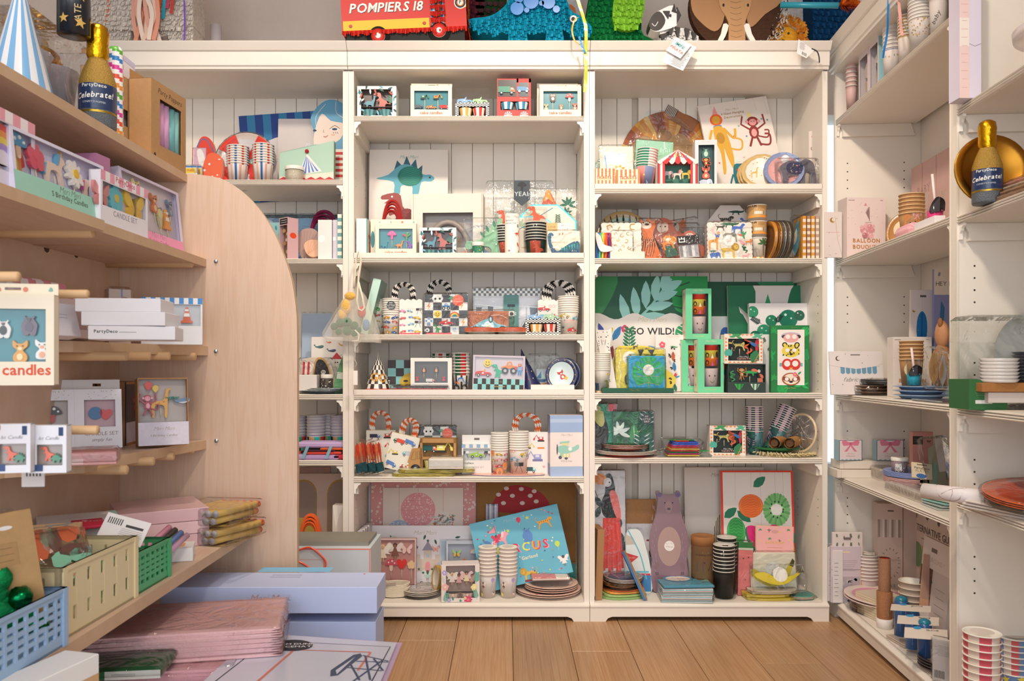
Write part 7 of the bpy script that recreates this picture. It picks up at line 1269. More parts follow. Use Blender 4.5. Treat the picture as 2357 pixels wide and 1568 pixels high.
MB().tube([(.072*cos(2*pi*i/36),.072*sin(2*pi*i/36),0)for i in range(36)],.005,8,'d8c0a0','gloss',closed=True).bd('rim',Rw)
MB().la([(0,.001),(.07,.001)],30,'8a8070','mist').bd('plate',Rw)
for i in range(9):MB().tube([(-.066+.0165*i,-.02,.003),(.05-.012*i,.06*cos(i),.003)],.001,4,'b8b0a4','metal').bd('wire',Rw)
mb=MB()
for sgn in(-1,1):
 for i in range(9):mb.pz([(0,.02+.014*i),(sgn*.03*(1-.05*i),.035+.0145*i),(sgn*.004,.032+.014*i)],0,.0012,'8a857c')
mb.pz(stk([(0,0),(0,.155)],.004),0,.0014,'7a756c');tag(mb.bd('dried_leaf',None,((1828-CX)*k,YF+.13,zr[3]+.02),(.1,0,-.2)),'grey feathery dried leaf beside the wire plates','leaf')
def a_touc(c):
 for u,v,a in((.05,.6,70),(.1,.42,60),(.86,.52,110),(.9,.38,100),(.9,.3,80),(.04,.78,-60)):c.raw([leafp(*c.P(u,v),c.w*.4,c.w*.2,a)],'33484a')
 c.raw([smc([c.P(*q)for q in((.36,.95),(.55,.97),(.68,.85),(.66,.7),(.8,.6),(.62,.57),(.3,.62),(.22,.72),(.36,.82))],3)],'242326').raw([smc([c.P(*q)for q in((0,.9),(.0,.97),(.28,.97),(.4,.94),(.3,.88))],2)],'ef9a48').e(.44,.9,.13,.15,'ece6e4').e(.5,.9,.025,.025,'222').raw([smc([c.P(*q)for q in((.5,.82),(.7,.82),(.84,.68),(.85,.59),(.72,.6),(.56,.72))],3)],'f0837a')
 for i in range(9):c.p([(.28+.06*i,.6),(.345+.06*i,.6),(.28+.085*i-.12+.1,.14+.02*(i%3)),(.2+.085*i-.12+.1,.14+.02*(i%3))],('e8483e','ef5a4a')[i%2])
 c.raw([leafp(*c.P(.5,.04),c.w*.3,c.w*.26,85)],'3a5052').l([(0,.85),(.3,.65)],.02,'222').l([(.56,.1),(.85,0)],.016,'222').tp(.8,.93,'b8b0a0',.08)
ctn(('decoration_board','tall white toucan board with coral paper fringe tail','decoration board'),B(1369,1441,1086,.16,'B'),.012,'e2dcdc',a_touc,tilt=4,film=1)
ctn(('decoration_board','kraft topped white card with camper van and bear prints','decoration board'),B(1441,1512,1152,.2,'B'),.012,'a9794c',lambda c:c.r(0,.08,1,.72,'e0dadc').tp(.3,.65,'8a8480',.09).ic('bear',.88,.4,.34,'4a3a3a 4a3a3a 222').r(.68,.52,1,.54,'8a3a4a'),tilt=4,fin='kraft')
p=B(1442,1500,1222,.13,'B');out=smc([(-.5,0),(-.5,.6),(-.46,.94),(-.2,1.0),(.1,.96),(.3,.7),(.46,.4),(.5,.0)],3)
cut(('van_plate','blue camper van shaped plates with red pennant','plate'),p,None,'dfe4e2',.003,3,.008,tilt=5,ol=out,nm='plate',edge='8fc0c8',art=lambda c:c.r(.0,.0,.98,.26,'3f80b8').r(0,.26,.96,.29,'d83a48').r(0,.3,.9,.33,'6fb8c8').p([(.02,.62),(.5,.56),(.08,.42)],'d03a40').t('EXPLORE',.2,.53,.06,'f0c0b0').p([(.0,.75),(.0,.92),(.3,.86),(.4,.76)],'c8b8a8').l([(.1,.98),(.56,.6),(.8,.2)],.05,'6fb8c8',True).e(.3,.08,.13,.13,'1f3a60').e(.3,.08,.07,.07,'c8c0b8'))
def bearp():
 p=B(1497,1587,1133,.12,'B');out=smc([(-.28,.92),(-.32,.985),(-.24,.998),(-.16,.965),(.14,.965),(.22,.998),(.3,.985),(.26,.92),(.3,.84),(.34,.74),(.46,.6),(.5,.45),(.44,.32),(.47,.2),(.44,.05),(.36,.0),(.06,.0),(.0,.05),(-.06,.0),(-.36,.0),(-.44,.05),(-.47,.2),(-.44,.32),(-.5,.45),(-.46,.6),(-.34,.74),(-.3,.84)],2)
 def art(c):
  c.e(.5,.45,.3,.5,'b09088',n=26).e(.5,.84,.09,.15,'9a7a78').e(.5,.82,.045,.03,'4a3a4c').e(.4,.88,.02,.02,'2a2024').e(.6,.88,.02,.02,'2a2024').e(.26,.96,.07,.06,'6a5080').e(.74,.96,.07,.06,'6a5080')
  g=random.Random(1)
  for i in range(70):
   s=g.choice((-1,1));v=g.random()*.85;u=.5+s*(.3+.14*g.random());c.l([(u,v),(u+.01*s,v+.03)],.006,'a890a0');c.k-=1
  c.k+=2
  for s in(-1,1):c.e(.5+s*.33,.26,.06,.1,'86686c',20*s);[c.l([(.5+s*(.3+.03*j),.2),(.5+s*(.29+.03*j),.17)],.012,'3a2c30')for j in range(3)]
  c.e(.5,.455,.13,.13,'f0e8e4').tp(.5,.47,'c8b0a8',.05).t('8 Plates',.5,.44,.04,'b09890')
 r=cut(('bear_plate','mauve brown bear shaped plates standing upright in film','plate'),p,None,'8b6c76',.003,4,.006,tilt=4,ol=out,art=art,nm='plate',edge='cbbcc0',m='gloss');
bearp()
ctn(('decoration_board','tall beige pineapple board with a brown fringe pineapple','decoration board'),B(1578,1762,1078,.23,'B'),.015,'ddd2c8',lambda c:c.tp(.46,.92,'9a8a70',.05).e(.52,.42,.16,.3,'5a4026',n=24).sp(1,'5a4026',.42,.3,.42,.3).p([(.46,.68),(.44,.8),(.49,.86),(.5,.74),(.56,.9),(.58,.68)],'3f6a40')and[c.l([(.36+.02*(i%9),.2+.05*(i//9)),(.365+.02*(i%9),.25+.05*(i//9))],.01,'e0d4be')for i in range(72)],tilt=3)
def a_fruit(c):
 c.r(0,0,1,1,'e0402c').r(.03,0,.97,.985,'eae2da')
 for u,v in((.2,.75),(.42,.86),(.55,.5),(.75,.8),(.86,.55)):c.l([(u,.985),(u,v)],.003,'b8b0a8')
 for u,v,L,a in((.45,.86,.22,40),(.04,.6,.22,38),(.22,.66,.24,-40),(.88,.5,.24,-50)):c.raw([leafp(*c.P(u,v),c.w*L,c.w*.12,a)],'1f7a58')
 hcomb(c,.41,.7,.17,.16,'ef6a26','f5904a');hcomb(c,.2,.48,.13,.2,'2f9a48','5fbf70');hcomb(c,.87,.34,.12,.22,'e0c64a','f0dc80')
 for i in range(26):a=2*pi*i/26;c.p([(.76,.67),(.76+.18*cos(a-.11),.67+.18*sin(a-.11)*.75),(.76+.19*cos(a),.67+.19*sin(a)*.75),(.76+.18*cos(a+.11),.67+.18*sin(a+.11)*.75)],'5fb060' if i%2 else '7cc472')
 c.e(.76,.67,.11,.11,'7fc878').e(.76,.67,.08,.08,'eef0e4').ic('star',.76,.67,.2,'f4f4ee');[c.e(.76+.09*cos(a*.6),.67+.09*sin(a*.6)*.75,.01,.014,'222')for a in range(11)]
 c.raw([smc([c.P(*q)for q in((.33,.52),(.56,.51),(.78,.53),(.76,.38),(.56,.3),(.38,.36))],3)],'1f7a58').raw([smc([c.P(*q)for q in((.35,.53),(.56,.52),(.76,.54),(.73,.4),(.56,.335),(.4,.38))],3)],'e0287a')
 for i in range(4):c.l([(.42+.04*i,.5),(.46+.04*i,.44),(.44+.04*i,.4)],.006,'b81a50')
 for a in(20,50,80,110,140,165,5):c.raw([leafp(*c.P(.28,.22),c.w*.26,c.w*.06,a)],'1f6a60')
 hcomb(c,.29,.1,.13,.14,'e0c060','f0d890')
ctn(('decoration_board','red edged board of honeycomb paper fruits','decoration board'),B(1664,1833,1087,.16,'B'),.02,'d8cfc6',a_fruit,tilt=5,side=('l',lambda c:c.r(0,0,1,1,'c8beb4')))
ctn(('banner_pack','pink and yellow banana printed banner pack with hang hole','banner'),B(1739,1826,1216,.1,'B'),.01,'ecdf9c',lambda c:c.r(0,.6,1,1,'eeb0ac').sx_([('banana','f0d060'),('palm','3f9a6a'),('parrot','d83a4a 3f8ac0 e8b840 3f9a6a fff 222')],.1,4,2,4,v0=.72,v1=1).e(.5,.92,.1,.04,'d8a09a').t('BACK DROP',.5,.74,.06,'e8c060',w=1).ln(1,.2,.8,.66,.7,'e0a050').sx_([('pineapple','3f9a9a 2f7a7a'),('dot','e8a0c0')],.1,4,2,3,v1=.58),tilt=5,roll=2)
npk(('napkin_pack','banana printed napkin pack leaning below the pink banner','napkins'),B(1730,1835,1277,.07,'B'),.02,'eadfc8',lambda c:c.raw([smc([c.P(*q)for q in((0,.5),(.2,.3),(.5,.2),(.8,.36),(.96,.75),(.9,.8),(.7,.5),(.4,.4),(.1,.62))],3)],'e0c838').p([(.86,.7),(.94,.86),(.99,.8),(.95,.66)],'5a5030').e(.5,.62,.14,.14,'f2ece4').t('16 Napkins',.5,.58,.03,'c8a860'),tilt=10)
p=B(1735,1860,1305,.02,'B');r=bpk_(('napkin_pack','yellow banana shaped napkins in a clear envelope at the front','napkins'),B(1735,1858,1302,.015,'B',.03),.012,None,lambda c:c.raw([smc([c.P(*q)for q in((.05,.6),(.3,.3),(.6,.25),(.9,.6),(.95,.8),(.8,.6),(.5,.5),(.25,.7))],3)],'d8c030').p([(.88,.66),(.97,.9),(1,.7)],'5a5030').e(.55,.62,.14,.14,'ece4da'),tilt=26)
k=(YF+.03)/F
for i,(x,w,cc,z)in enumerate(((1778,.2,'e2cc4a',0),(1770,.18,'dcc23c',.012),(1785,.185,'e8dccb',.024),(1850,.1,'4fa8a0',.004))):
 out=smc([(-w/2,.03),(-w*.3,0),(w*.3,.0),(w/2,.04),(w*.4,.09),(-w*.4,.08)],3);r=root('plate_pack',('lowest yellow fruit shaped plates in film','second layer of yellow fruit plates in film','cream topmost folded pack on the yellow plates','teal leaf tips of the fruit plates')[i],'plate',((x-CX)*k,YF+.012+.002*i,.069+z),(0,0,.03*i),'fruit plate packs')
 for j in range(3):MB().pz(out,.0034*j,.0034*j+.0026,cc,'gloss',ax='z',sc=('c8ac38','d8c870')[j%2]if i<2 else 'b8a890').bd('plate',r)
 wrap(r,w,.012,.09,0)
k=(YF+.05)/F
for i,(r_,z,n,top,rim)in enumerate(((.062,.035,3,'c88a58','b07848'),(.066,.052,3,'6a7a98','c8b8b0'))):
 pls(('plate_pack',('brown camping plates under the blue ones','blue grey camping plates with red pennant on top of the pile')[i],'plate','camping plates'),((1432+6*i-CX)*k,YF+.09,.069+z),r_*1.12,n,.005,top,rim,'b08868',(lambda c:c.p([(.75,.4),(.95,.5),(.85,.6)],'d84a4a').l([(.2,.8),(.4,.5)],.02,'d8d4d0'))if i else None,film=1)
for i,(cc,z)in enumerate((('8fb06a',0),('a8c078',.009),('e8a050',.019),('e8743a',.027))):
 MB().pz(smc([(-.085+.01*i,.02),(-.02,-.01+.004*i),(.08-.006*i,.025),(.07,.1),(-.07,.1)],3),z,z+.007,cc,'card',ax='z');q=MB().pz(smc([(-.085+.01*i,.02),(-.02,-.01+.004*i),(.08-.006*i,.025),(.07,.1),(-.07,.1)],3),z,z+.007,cc,'card',ax='z').bd('folded_garland',None,((1437-CX)*k,YF+.03,.0695));tag(q,('pale green folded pennants at the bottom of the camping pile','green folded pennants second from the bottom','orange yellow folded pennants under the camping plates','deep orange folded pennants directly under the plates')[i],'garland','folded pennants')
ctn(('card_pack','kraft hanging card standing edge on at the partition','card'),B(1370,1386,1220,.02,'B'),.11,'a87c50',side=('r',lambda c:c.ln(12,.2,.8,.5,.9,'5a3a20',.06)),fin='kraft',roll=2,yaw=4)
p=B(1478,1494,1275,.012,'B');r=mk(('blue_book','thin blue and kraft booklet tilted against the bear plates','booklet'),p,0,0,-24);MB().box(-p.w*.3,0,0,.09,0,p.h,'3f78b0').box(0,p.w*.3,0,.09,0,p.h,'9a7a5a','kraft').bd('cover',r)
p=B(1522,1640,1345,-.012,'B')
for i,(zz,lab)in enumerate(((0,'lowest striped pack of camping napkins jutting over the shelf edge'),(.027,'second striped pack of camping napkins'),(.054,'compass printed plates in film on top of the camping napkins'))):
 r=root('napkin_pack' if i<2 else 'compass_plate',lab,'napkins' if i<2 else 'plate',(p.X+.004*i,p.Y,p.Z+zz),(0,0,-.04+.05*i),None if i==2 else 'camping napkins')
 for j in range(8 if i<2 else 3):MB().box(-.094,.094,0,.1,.003*j+.001,.003*j+.0034,('dfe8e6','8fc4cc','e6e0dc','9ac0b8','e8b0a8')[j%5]if i<2 else '5fa8c0').bd('sheet',r)
 if i==2:
  cv=Cv(.188,.1);cv.e(.42,.5,.3,.22,'3f9ac0',n=26).e(.42,.5,.25,.18,'e8ddd0',n=26).l([(.3,.65),(.42,.5)],.02,'5a90c8').l([(.42,.5),(.54,.38)],.02,'d83a3a').ic('dot',.42,.82,.03,'2f4a60').ic('dot',.42,.18,.03,'2f4a60').e(.85,.6,.07,.06,'c8ccc8').e(.85,.35,.06,.05,'8a6a48').p([(.8,0),(1,0),(1,.4)],'8fc0b8');cv.to(r,mpl((0,.05,.0105),(1,0,0),(0,1,0)))
 wrap(r,.195,.027 if i<2 else .013,.106,-.003)
p=B(1597,1652,1238,.07,'B');r=mk(('paper_tube','kraft cardboard tube with lid and upside down lettering','tube'),p);R=p.w/2
MB().la([(0,.001),(R*.97,.001),(R*.97,p.h*.84),(R,p.h*.84),(R,p.h*.985),(R*.95,p.h),(R*.9,p.h*.985),(0,p.h*.985)],28,lambda i,k:'a06a3c' if k>2 else 'b0845a','kraft').bd('tube',r,(0,R,0))
cv=Cv(R*2.6,p.h,'kraft');cv.r(.22,.42,.78,.6,'dfe0dc').r(.22,.42,.42,.6,'3a4a70').l([(.45,.58),(.6,.44),(.7,.56)],.03,'222').t('MY ECO FRIENDLY',.5,.71,.055,'4a3020',a=180,w=1).r(.4,.73,.6,.75,'3f9a80').t('GOBELETS',.42,.12,.1,'3a2818',a=180,w=1).t('9',.84,.18,.2,'3a2818').ln(5,.2,.7,.18,.34,'5a3a22');mc=mcy(R*.97,R*.97,p.h);cv.to(r,lambda x,z,o:tuple(V(mc(x,z,o))+V((0,R,0))))
cups(('cup_tube','clear tube of black cups with white stickered lid','cup pack','black cup tubes'),B(1648,1698,1258,.025,'B'),8,spf('25221f'),'ece4d8',bf=.52,film='tube',lid='f0ebe4',tpr=.8)
cups(('cup_tube','second tube of black cups behind the front one','cup pack','black cup tubes'),B(1656,1702,1240,.09,'B'),8,spf('25221f'),'ece4d8',bf=.52,film='tube',lid='f0ebe4',tpr=.8)
p=B(1698,1732,1252,.08,'B');r=mk(('watermelon_pack','watermelon paper decoration in clear film beside the black cups','party pack'),p,4,0,2);MB().box(-p.w/2,p.w/2,0,.012,0,p.h*.86,'ef8a84',b=.002).box(-p.w/2,p.w/2,0,.012,p.h*.86,p.h*.9,'e8e8d0').box(-p.w/2,p.w/2,0,.012,p.h*.9,p.h,'3f8a48').bd('paper_slice',r)
cv=Cv(p.w,p.h);cv.ic('dot',.35,.7,.1,'6a3a3a').ic('dot',.7,.72,.1,'6a3a3a').ic('dot',.5,.3,.1,'c05a5a');cv.to(r);wrap(r,p.w,p.h*1.05,.018,-.003)
# ================================================================ bookcase behind the plywood stand
def a_sea(c):
 c.sp(13,'163f8a 2f80b0',0,.55,1,1);q=[(0,0),(1,0),(1,.58)]+[(1-i/30,.6+.03*sin(i*.75))for i in range(31)]+[(0,.58)];c.p(q,'dfd4d4').tp(.6,.8,'9a90a0',.04).ic('boat',.38,.3,.2,'8a9ac8 8fc0b8 c84a4a').ic('boat',.6,.3,.14,'8a9ac8 a8c0d8 8fc0b8')
def sea():
 p=B(560,800,222,.285,'L1');p.h=.36;p.Z=zf(478)*1.0;p.Z=EYE-(470-CY)*(YF+.31)/F;p.Y=YF+.302
 r=ctn(('garland_board','blue striped seaside board with white wavy edge behind the shelf','decoration board'),p,.010,'dfd4d4',None,roll=-4.0,b=.0005)
 cv=Cv(p.w,p.h);cv.sp(13,'163f8a 2f80b0',0,.66,1,1).sp(13,'163f8a 2f80b0',0,0,1,.1);q=[(0,.3),(1,.3),(1,.7)]+[(1-i/30,.71+.02*sin(i*.75))for i in range(31)]+[(0,.7)];cv.p(q,'dfd4d4').tp(.5,.86,'9a90a0',.04).ic('boat',.4,.5,.16,'8a9ac8 8fc0b8 c84a4a');cv.to(r)
sea()
ctn(('card_pack','pale card with tiny sailing boats behind the mint hat box','card'),B(638,728,271,.24,'L1'),.012,'d8cdc8',lambda c:c.ic('boat',.22,.36,.34,'8a9ac8 a8b0c8 c84a4a').ic('boat',.7,.3,.22,'6a90c8 c8d0e0 d8c0b8').r(.18,.46,.3,.5,'c83a3a').tp(.96,.62,'e8f0f8',.1),tilt=3)
def mermaid():
 p=B(711,796,222,.17,'L1');out=smc([(.5,0),(.12,0),(.1,.45),(-.1,.47),(-.36,.58),(-.44,.68),(-.5,.8),(-.3,.93),(.0,1.0),(.35,.96),(.5,.8)],3)
 def art(c):
  c.raw([smc([c.P(*q)for q in((.1,.5),(.14,.68),(.3,.84),(.55,.76),(.94,.72),(.86,.58),(.7,.52),(.3,.44))],3)],'ecd6c8')
  for a,b,d in(((.2,.62),(.14,.8),(.4,.95)),((.96,.78),(.7,.85),(.68,.98)),((1,.86),(.88,.9),(.9,.99))):c.l([a,b,d],.012,'e8dcc8',True)
  c.e(.66,.665,.14,.035,'f4ece6').e(.66,.665,.075,.033,'1c2f5a').l([(.52,.665),(.66,.705),(.8,.67)],.014,'222',True).e(.12,.65,.05,.03,'1c2f5a').l([(.36,.66),(.35,.63),(.38,.63)],.01,'444').l([(.36,.585),(.42,.575),(.48,.595)],.02,'c83030',True).e(.62,.6,.06,.02,'e8b0a0')
  for i in range(3):c.l([(.62+.05*i,.635),(.64+.06*i,.615)],.01,'222')
  c.sp(14,'d03030 efe4d6',.62,0,1,.44,True)
 cut(('doll_board','cut out board of a blue haired figure in a striped top','decoration board'),p,None,'5f9ec0',.012,tilt=6,ol=out,art=art,nm='board',edge='d8c8c0')
mermaid()
p=B(642,768,330,.08,'L1');r=mk(('hat_box','mint green box with striped clown hat and red pompom','box'),p,6,0,0)
w,h=p.w,p.h;MB().pz([(-w/2,0),(w/2,0),(w/2*.98,h*1.1),(-w/2,h*.78)],0,.03,'a9c8b4').bd('carton',r)
cv=Cv(w,h);cv.p([(0,.0),(1,0),(.99,.3),(.02,.18)],'ecd4c4').p([(0,.02),(1,.02)]+[(1-i/12,.12+.06*(i%2))for i in range(13)],'b8242c').p([(.34,.22),(.5,.76),(.78,.32)],'efe0d8')
for i in range(5):cv.p([(.38+.075*i,.24+.02*i),(.42+.075*i,.245+.02*i),(.495+.015*i,.68-.02*i),(.485+.015*i,.7-.02*i)],'5a80c8')
cv.l([(0,.79),(.99,1.1)],.012,'8fae9a');cv.to(r);MB().ball(((.5-.5)*w,-.004,h*.82),.008,'b8202c','plush').bd('pompom',r)
jar(('sprinkle_jar','jar of white and gold sprinkles before the mint hat box','jar'),B(650,694,379,.02,'L1'),'d8ccb8')
cst=lambda i,k:(('d84038','f0e6da','f0e6da','3a70b8','f0e6da','f0e6da')[i%6]if k else('3068b0','f0e6da','e0a8a0','f0e6da','f0e6da','e8b8b0','f0e6da')[i%7])
for x0,x1,y,lab in((513,565,331,'blue and red striped cup pack beside the beach ball plate'),(573,624,327,'blue and red striped cup pack nearer the sprinkle jar')):cups(('cup_pack',lab,'cup pack','seaside cup packs'),B(x0,x1,y,.04,'L1'),8,cst,bf=.54)
k=(YF+.12)/F
pls(('plate_pack','red and white beach ball plate in crinkled film','plate'),((568-CX)*k,YF+.12,zl[0]+.092),.113,4,.004,'d6cfd0','d8c8c0','d8c8c0',lambda c:[c.p([(.5,.5)]+[(.5+.49*cos(a0+t*.13),.5+.49*sin(a0+t*.13))for t in range(7)],'d8382c')for a0 in(.35,1.95,3.5,5.0)]and c.e(.5,.5,.2,.2,'8ab8a8'),rot=upr(10),film=1)
for x,y,d,cc,lab in((487,352,.06,'e0603a','orange dotted octopus shaped plates in film'),(466,312,.14,'d8402c','red rounded plates with rickrack edge behind the kraft box')):
 p=B(x-22,x+24,y,d,'L1');cut(('shaped_plate',lab,'plate'),p,None,cc,.003,4,.006,tilt=8,ol=smc([(-.4,0),(-.5,.5),(-.3,.95),(.1,1.0),(.45,.8),(.5,.3),(.3,0)],4),nm='plate',edge='e8d8d0',art=lambda c:c.ds(8,.05,'e8d8d8',4)if x>480 else c.l([(.02,.2),(.1,.8),(.5,.96),(.95,.7)],.05,'3f70b0',True))
bpk_(('bird_card','lilac card with a white seagull and red wing','card'),B(440,472,338,.08,'L1'),.01,None,lambda c:c.r(.1,.02,.95,1,'d0a8b8').raw([smc([c.P(*q)for q in((.3,.9),(.6,.96),(.9,.7),(.8,.3),(.6,.2),(.5,.5))],3)],'e8e0dc').e(.68,.4,.16,.2,'d8502c'),tilt=5)
for i in range(2):ctn(('sardine_pack',('yellow sardine tin shaped pack by the shelf edge','second yellow sardine pack behind it')[i],'party pack','sardine packs'),B(425+14*i,452+12*i,382,.02+.03*i,'L1'),.02,'e8e4dc',lambda c:c.r(0,.5,.95,.85,'e8c838').t('INES',.5,.62,.2,'d8502c',w=1).r(0,.9,1,1,'3f80c0').r(.0,0,.7,.4,'e0c040'),film=1)
bpk_(('cloud_pack','pale grey cloud decoration in a bag peeking over the curved panel','party pack'),B(588,640,488,.2,'L2'),.02,None,lambda c:c.e(.4,.8,.3,.2,'c8ccd4').e(.75,.7,.25,.2,'c8ccd4').r(.3,.2,.9,.6,'8fc0cc'),tilt=6)
ctn(('banner_pack','pale blue banner pack with dark top edge lying behind the seashell plates','banner'),B(606,786,494,.25,'L2'),.02,'8fb4d0',lambda c:c.r(0,.93,1,1,'3a4a50').ln(2,.5,.9,.7,.8,'6a90b0').r(.4,.42,1,.5,'3f9aa0'),film=1)
ctn(('flower_card','small pink and teal printed card near the curved panel','card'),B(614,645,512,.14,'L2'),.01,'8fbcc0',lambda c:c.sx_([('flower','e8a898 f0d0a0'),('feather','3f8a90')],.4,2,3,3))
wbx(('necklace_box','pink box with clear front full of gold trinkets and black label','box'),B(637,668,501,.05,'L2'),.05,'d8b0b4',(.06,.03,.94,.82),'8a6a50',[('dot',.3,.7,.3,'d8b070'),('dot',.7,.62,.26,'e0c080'),('dot',.4,.4,.3,'c09050'),('dot',.75,.2,.34,'e8c8a0'),('dot',.6,.48,.26,'d8c8b0')],lambda c:c.r(.08,.84,.98,.98,'1c1a1a').ln(2,.2,.9,.86,.96,'e8e0dc',.05),yaw=-38,fname='trinket',sa_=('r',lambda c:c.e(.5,.58,.3,.22,'e84a26',n=20)))
cut(('shell_plate','dusty pink seashell plates in a leaning pack','plate'),B(680,736,528,.1,'L2'),None,'b09088',.003,5,.006,tilt=8,roll=4,ol=smc([(-.2,0),(-.5,.5),(-.4,.9),(-.1,1.0),(.2,.96),(.45,.7),(.5,.3),(.2,0)],4),nm='plate',edge='d0b0a4',art=lambda c:[c.l([(.35,.0),(.1+.14*i,.92)],.008,'8a6a64')for i in range(6)])
cut(('shell_plate','peach seashell plate leaning before the dusty pink ones','plate'),B(690,742,560,.06,'L2'),None,'d8a888',.003,3,.006,tilt=14,roll=20,ol=smc([(-.2,0),(-.5,.5),(-.3,.9),(.2,1.0),(.5,.6),(.2,0)],4),nm='plate',edge='e0c0a8',art=lambda c:[c.l([(.35,.0),(.1+.16*i,.85)],.01,'c08868')for i in range(5)])
twine('burgundy twine hank looping over the white boxes',archpts(716,772,496,580,YF+.16),.0045,'7a1440',8)
for i,(x0,x1,y,d,cc)in enumerate(((732,764,506,.03,'e8e2de'),(766,777,506,.03,'d0cad4'))):ctn(('small_box',('white box with pale round seal next to the seashell plates','narrow lilac white box beside the checked spine')[i],'box'),B(x0,x1,y,d,'L2'),.06,cc,lambda c:c.e(.25,.52,.26 if i==0 else .4,.26 if i==0 else .4,'f2eeee'))
ctn(('notebook','teal and cream checked spine of a book at the partition','notebook'),B(777,787,493,.02,'L2'),.12,'6fa8a4',lambda c:c.ck(1,12,'6a9a9a e0e4d4'))
bpk_(('banner_pack','pale blue film pack with pirate ship print against the back boards','banner'),B(692,764,718,.25,'L3'),.012,lambda c:c.r(.02,.02,.98,.98,'a8bcd4').e(.75,.6,.3,.26,'d4d4d8').r(.5,.5,1,.6,'c04a50').r(.5,.3,1,.5,'b8a898'),None,tilt=3)
ctn(('sticker_sheet','white pirate sticker card with skull, whale and compass','stickers'),B(715,792,776,.18,'L3'),.01,'e8e2dc',lambda c:c.ic('whale',.22,.82,.32,'4f7a7a 345 222').ic('whale',.52,.9,.16,'d8603a c43 222').ic('whale',.6,.75,.3,'4a5a78 345 222').ic('star',.3,.55,.26,'6a7a90').ic('skull',.76,.52,.3,'e8e0d4 2a2a2e').p([(.6,.6),(.76,.72),(.94,.6)],'c83a44').ic('star',.62,.4,.12,'c0603a').ic('heart',.16,.32,.14,'d88a70 d88').ic('banana',.9,.86,.2,'c89a50').ic('whale',.2,.1,.3,'345a6a 234 222').ic('boat',.7,.14,.3,'b06a4a e8d8c8 d8c0b0'),tilt=4)
def pship():
 p=B(683,768,822,.12,'L3');r=mk(('ship_plate','pirate ship shaped plates with red stripes and gold outlined black sail','plate'),p,8)
 for j in range(3):MB().pz(smc([(-.5*p.w,0),(-.4*p.w,p.h*.6),(-.42*p.w,p.h*.9),(-.1*p.w,p.h),(.3*p.w,p.h*.95),(.44*p.w,p.h*.7),(.5*p.w,0)],3),.006*j,.006*j+.003,'d8c8b8').bd('plate',r)
 cv=Cv(p.w,p.h);cv.p([(.1,.1),(.14,.9),(.44,.8),(.42,.1)],'ece4dc');[cv.p([(.12+.13*i,.1),(.18+.13*i,.1),(.2+.13*i,.86),(.14+.13*i,.88)],'c83038')for i in range(2)];cv.raw([smc([cv.P(*q)for q in((.44,.1),(.46,.9),(.7,.96),(.9,.6),(.92,.05))],3)],'c8a060').raw([smc([cv.P(*q)for q in((.48,.12),(.5,.86),(.7,.9),(.86,.58),(.88,.08))],3)],'2a2628').ic('skull',.7,.56,.22,'e8e0d4 2a2628');cv.to(r);wrap(r,p.w,p.h,.03,-.005)
pship()
ctn(('small_box','white box before the pirate ship plates','box'),B(680,729,863,.03,'L3',.012),.05,'e4ded8')
jar(('sprinkle_jar','little jar of black and white skull sprinkles with white lid','jar'),B(735,764,862,.03,'L3',.012),'6a6058',art=lambda c:c.ds(30,.05,'e8e0d8 2a2626',4,.1,.0,.9,.9))
k=(YF+.05)/F
for i in range(3):pls(('plate_pack',('lowest clear wrapped blue plates under the white box','second clear wrapped plates under the skull jar','upper grey clear wrapped plates')[i],'plate','pirate plate packs'),((738+8*i-CX)*k,YF+.09,zl[2]+.001+.0045*i),.085,1,.003,('4a80a8','b8c4c8','c8ccc8')[i],'c8ccc8','7a9ab0',film=1)
cut(('crocodile_plate','green scaly leaf shaped plate at the partition','plate'),B(768,797,802,.05,'L3'),None,'5f9a6a',.004,3,.006,tilt=4,roll=6,ol=smc([(-.5,0),(-.4,.5),(0,.9),(.5,1.0),(.5,0)],3),nm='plate',art=lambda c:c.r(.1,.3,.9,.45,'d8e0d0')and[c.l([(.0,.2+.2*i),(1,.3+.2*i)],.02,'3f7a50')for i in range(4)])
chc=lambda i,k:('c8c8d0' if k else('c8443c','2a2428','c8a070','2fae9a')[(i//3)%4])
for i,(x0,x1,y,d)in enumerate(((678,702,958,.13),(700,745,957,.1),(744,774,955,.14),(772,796,957,.11))):cups(('cup_pack',('silver rimmed cups half hidden by the curved panel','silver rimmed cups with checked base above the lilac bag','silver rimmed cups set further back','silver rimmed cups against the partition')[i],'cup pack','silver rimmed cup packs'),B(min(x0,x1-40),x1,y,d,'L4'),7,chc,'d8d4d4',art=lambda c:c.ck(7,3,'c8443c 2a2428 2fae9a c8a070',0,.0,1,.7),bf=.56)
p=B(683,790,1012,.01,'L4');r=root('fabric_bag','folded lilac fabric bag with red and teal contents','bag',(p.X,p.Y,p.Z));w=p.w
for z0,z1,cc,x0,x1 in((0,.02,'b89ac8',-.5,.4),(.002,.02,'c8344a',.3,.5),(.02,.03,'d84a3a',-.3,.45),(.03,.036,'4a1a2a',-.4,.3),(.036,.044,'d8602c',.0,.5),(.044,.066,'c4a8d4',-.5,.5)):MB().box(x0*w,x1*w,.0+.003*(z0>.03),.09,z0,z1,cc,'cloth',b=.006).bd('fold',r)
for x in(-.4,.1):MB().pz([(x*w,.005),(x*w+.012,.005),(x*w+.03,.05),(x*w+.018,.05)],-.004,-.001,'8ab4c4','cloth').bd('ribbon',r)
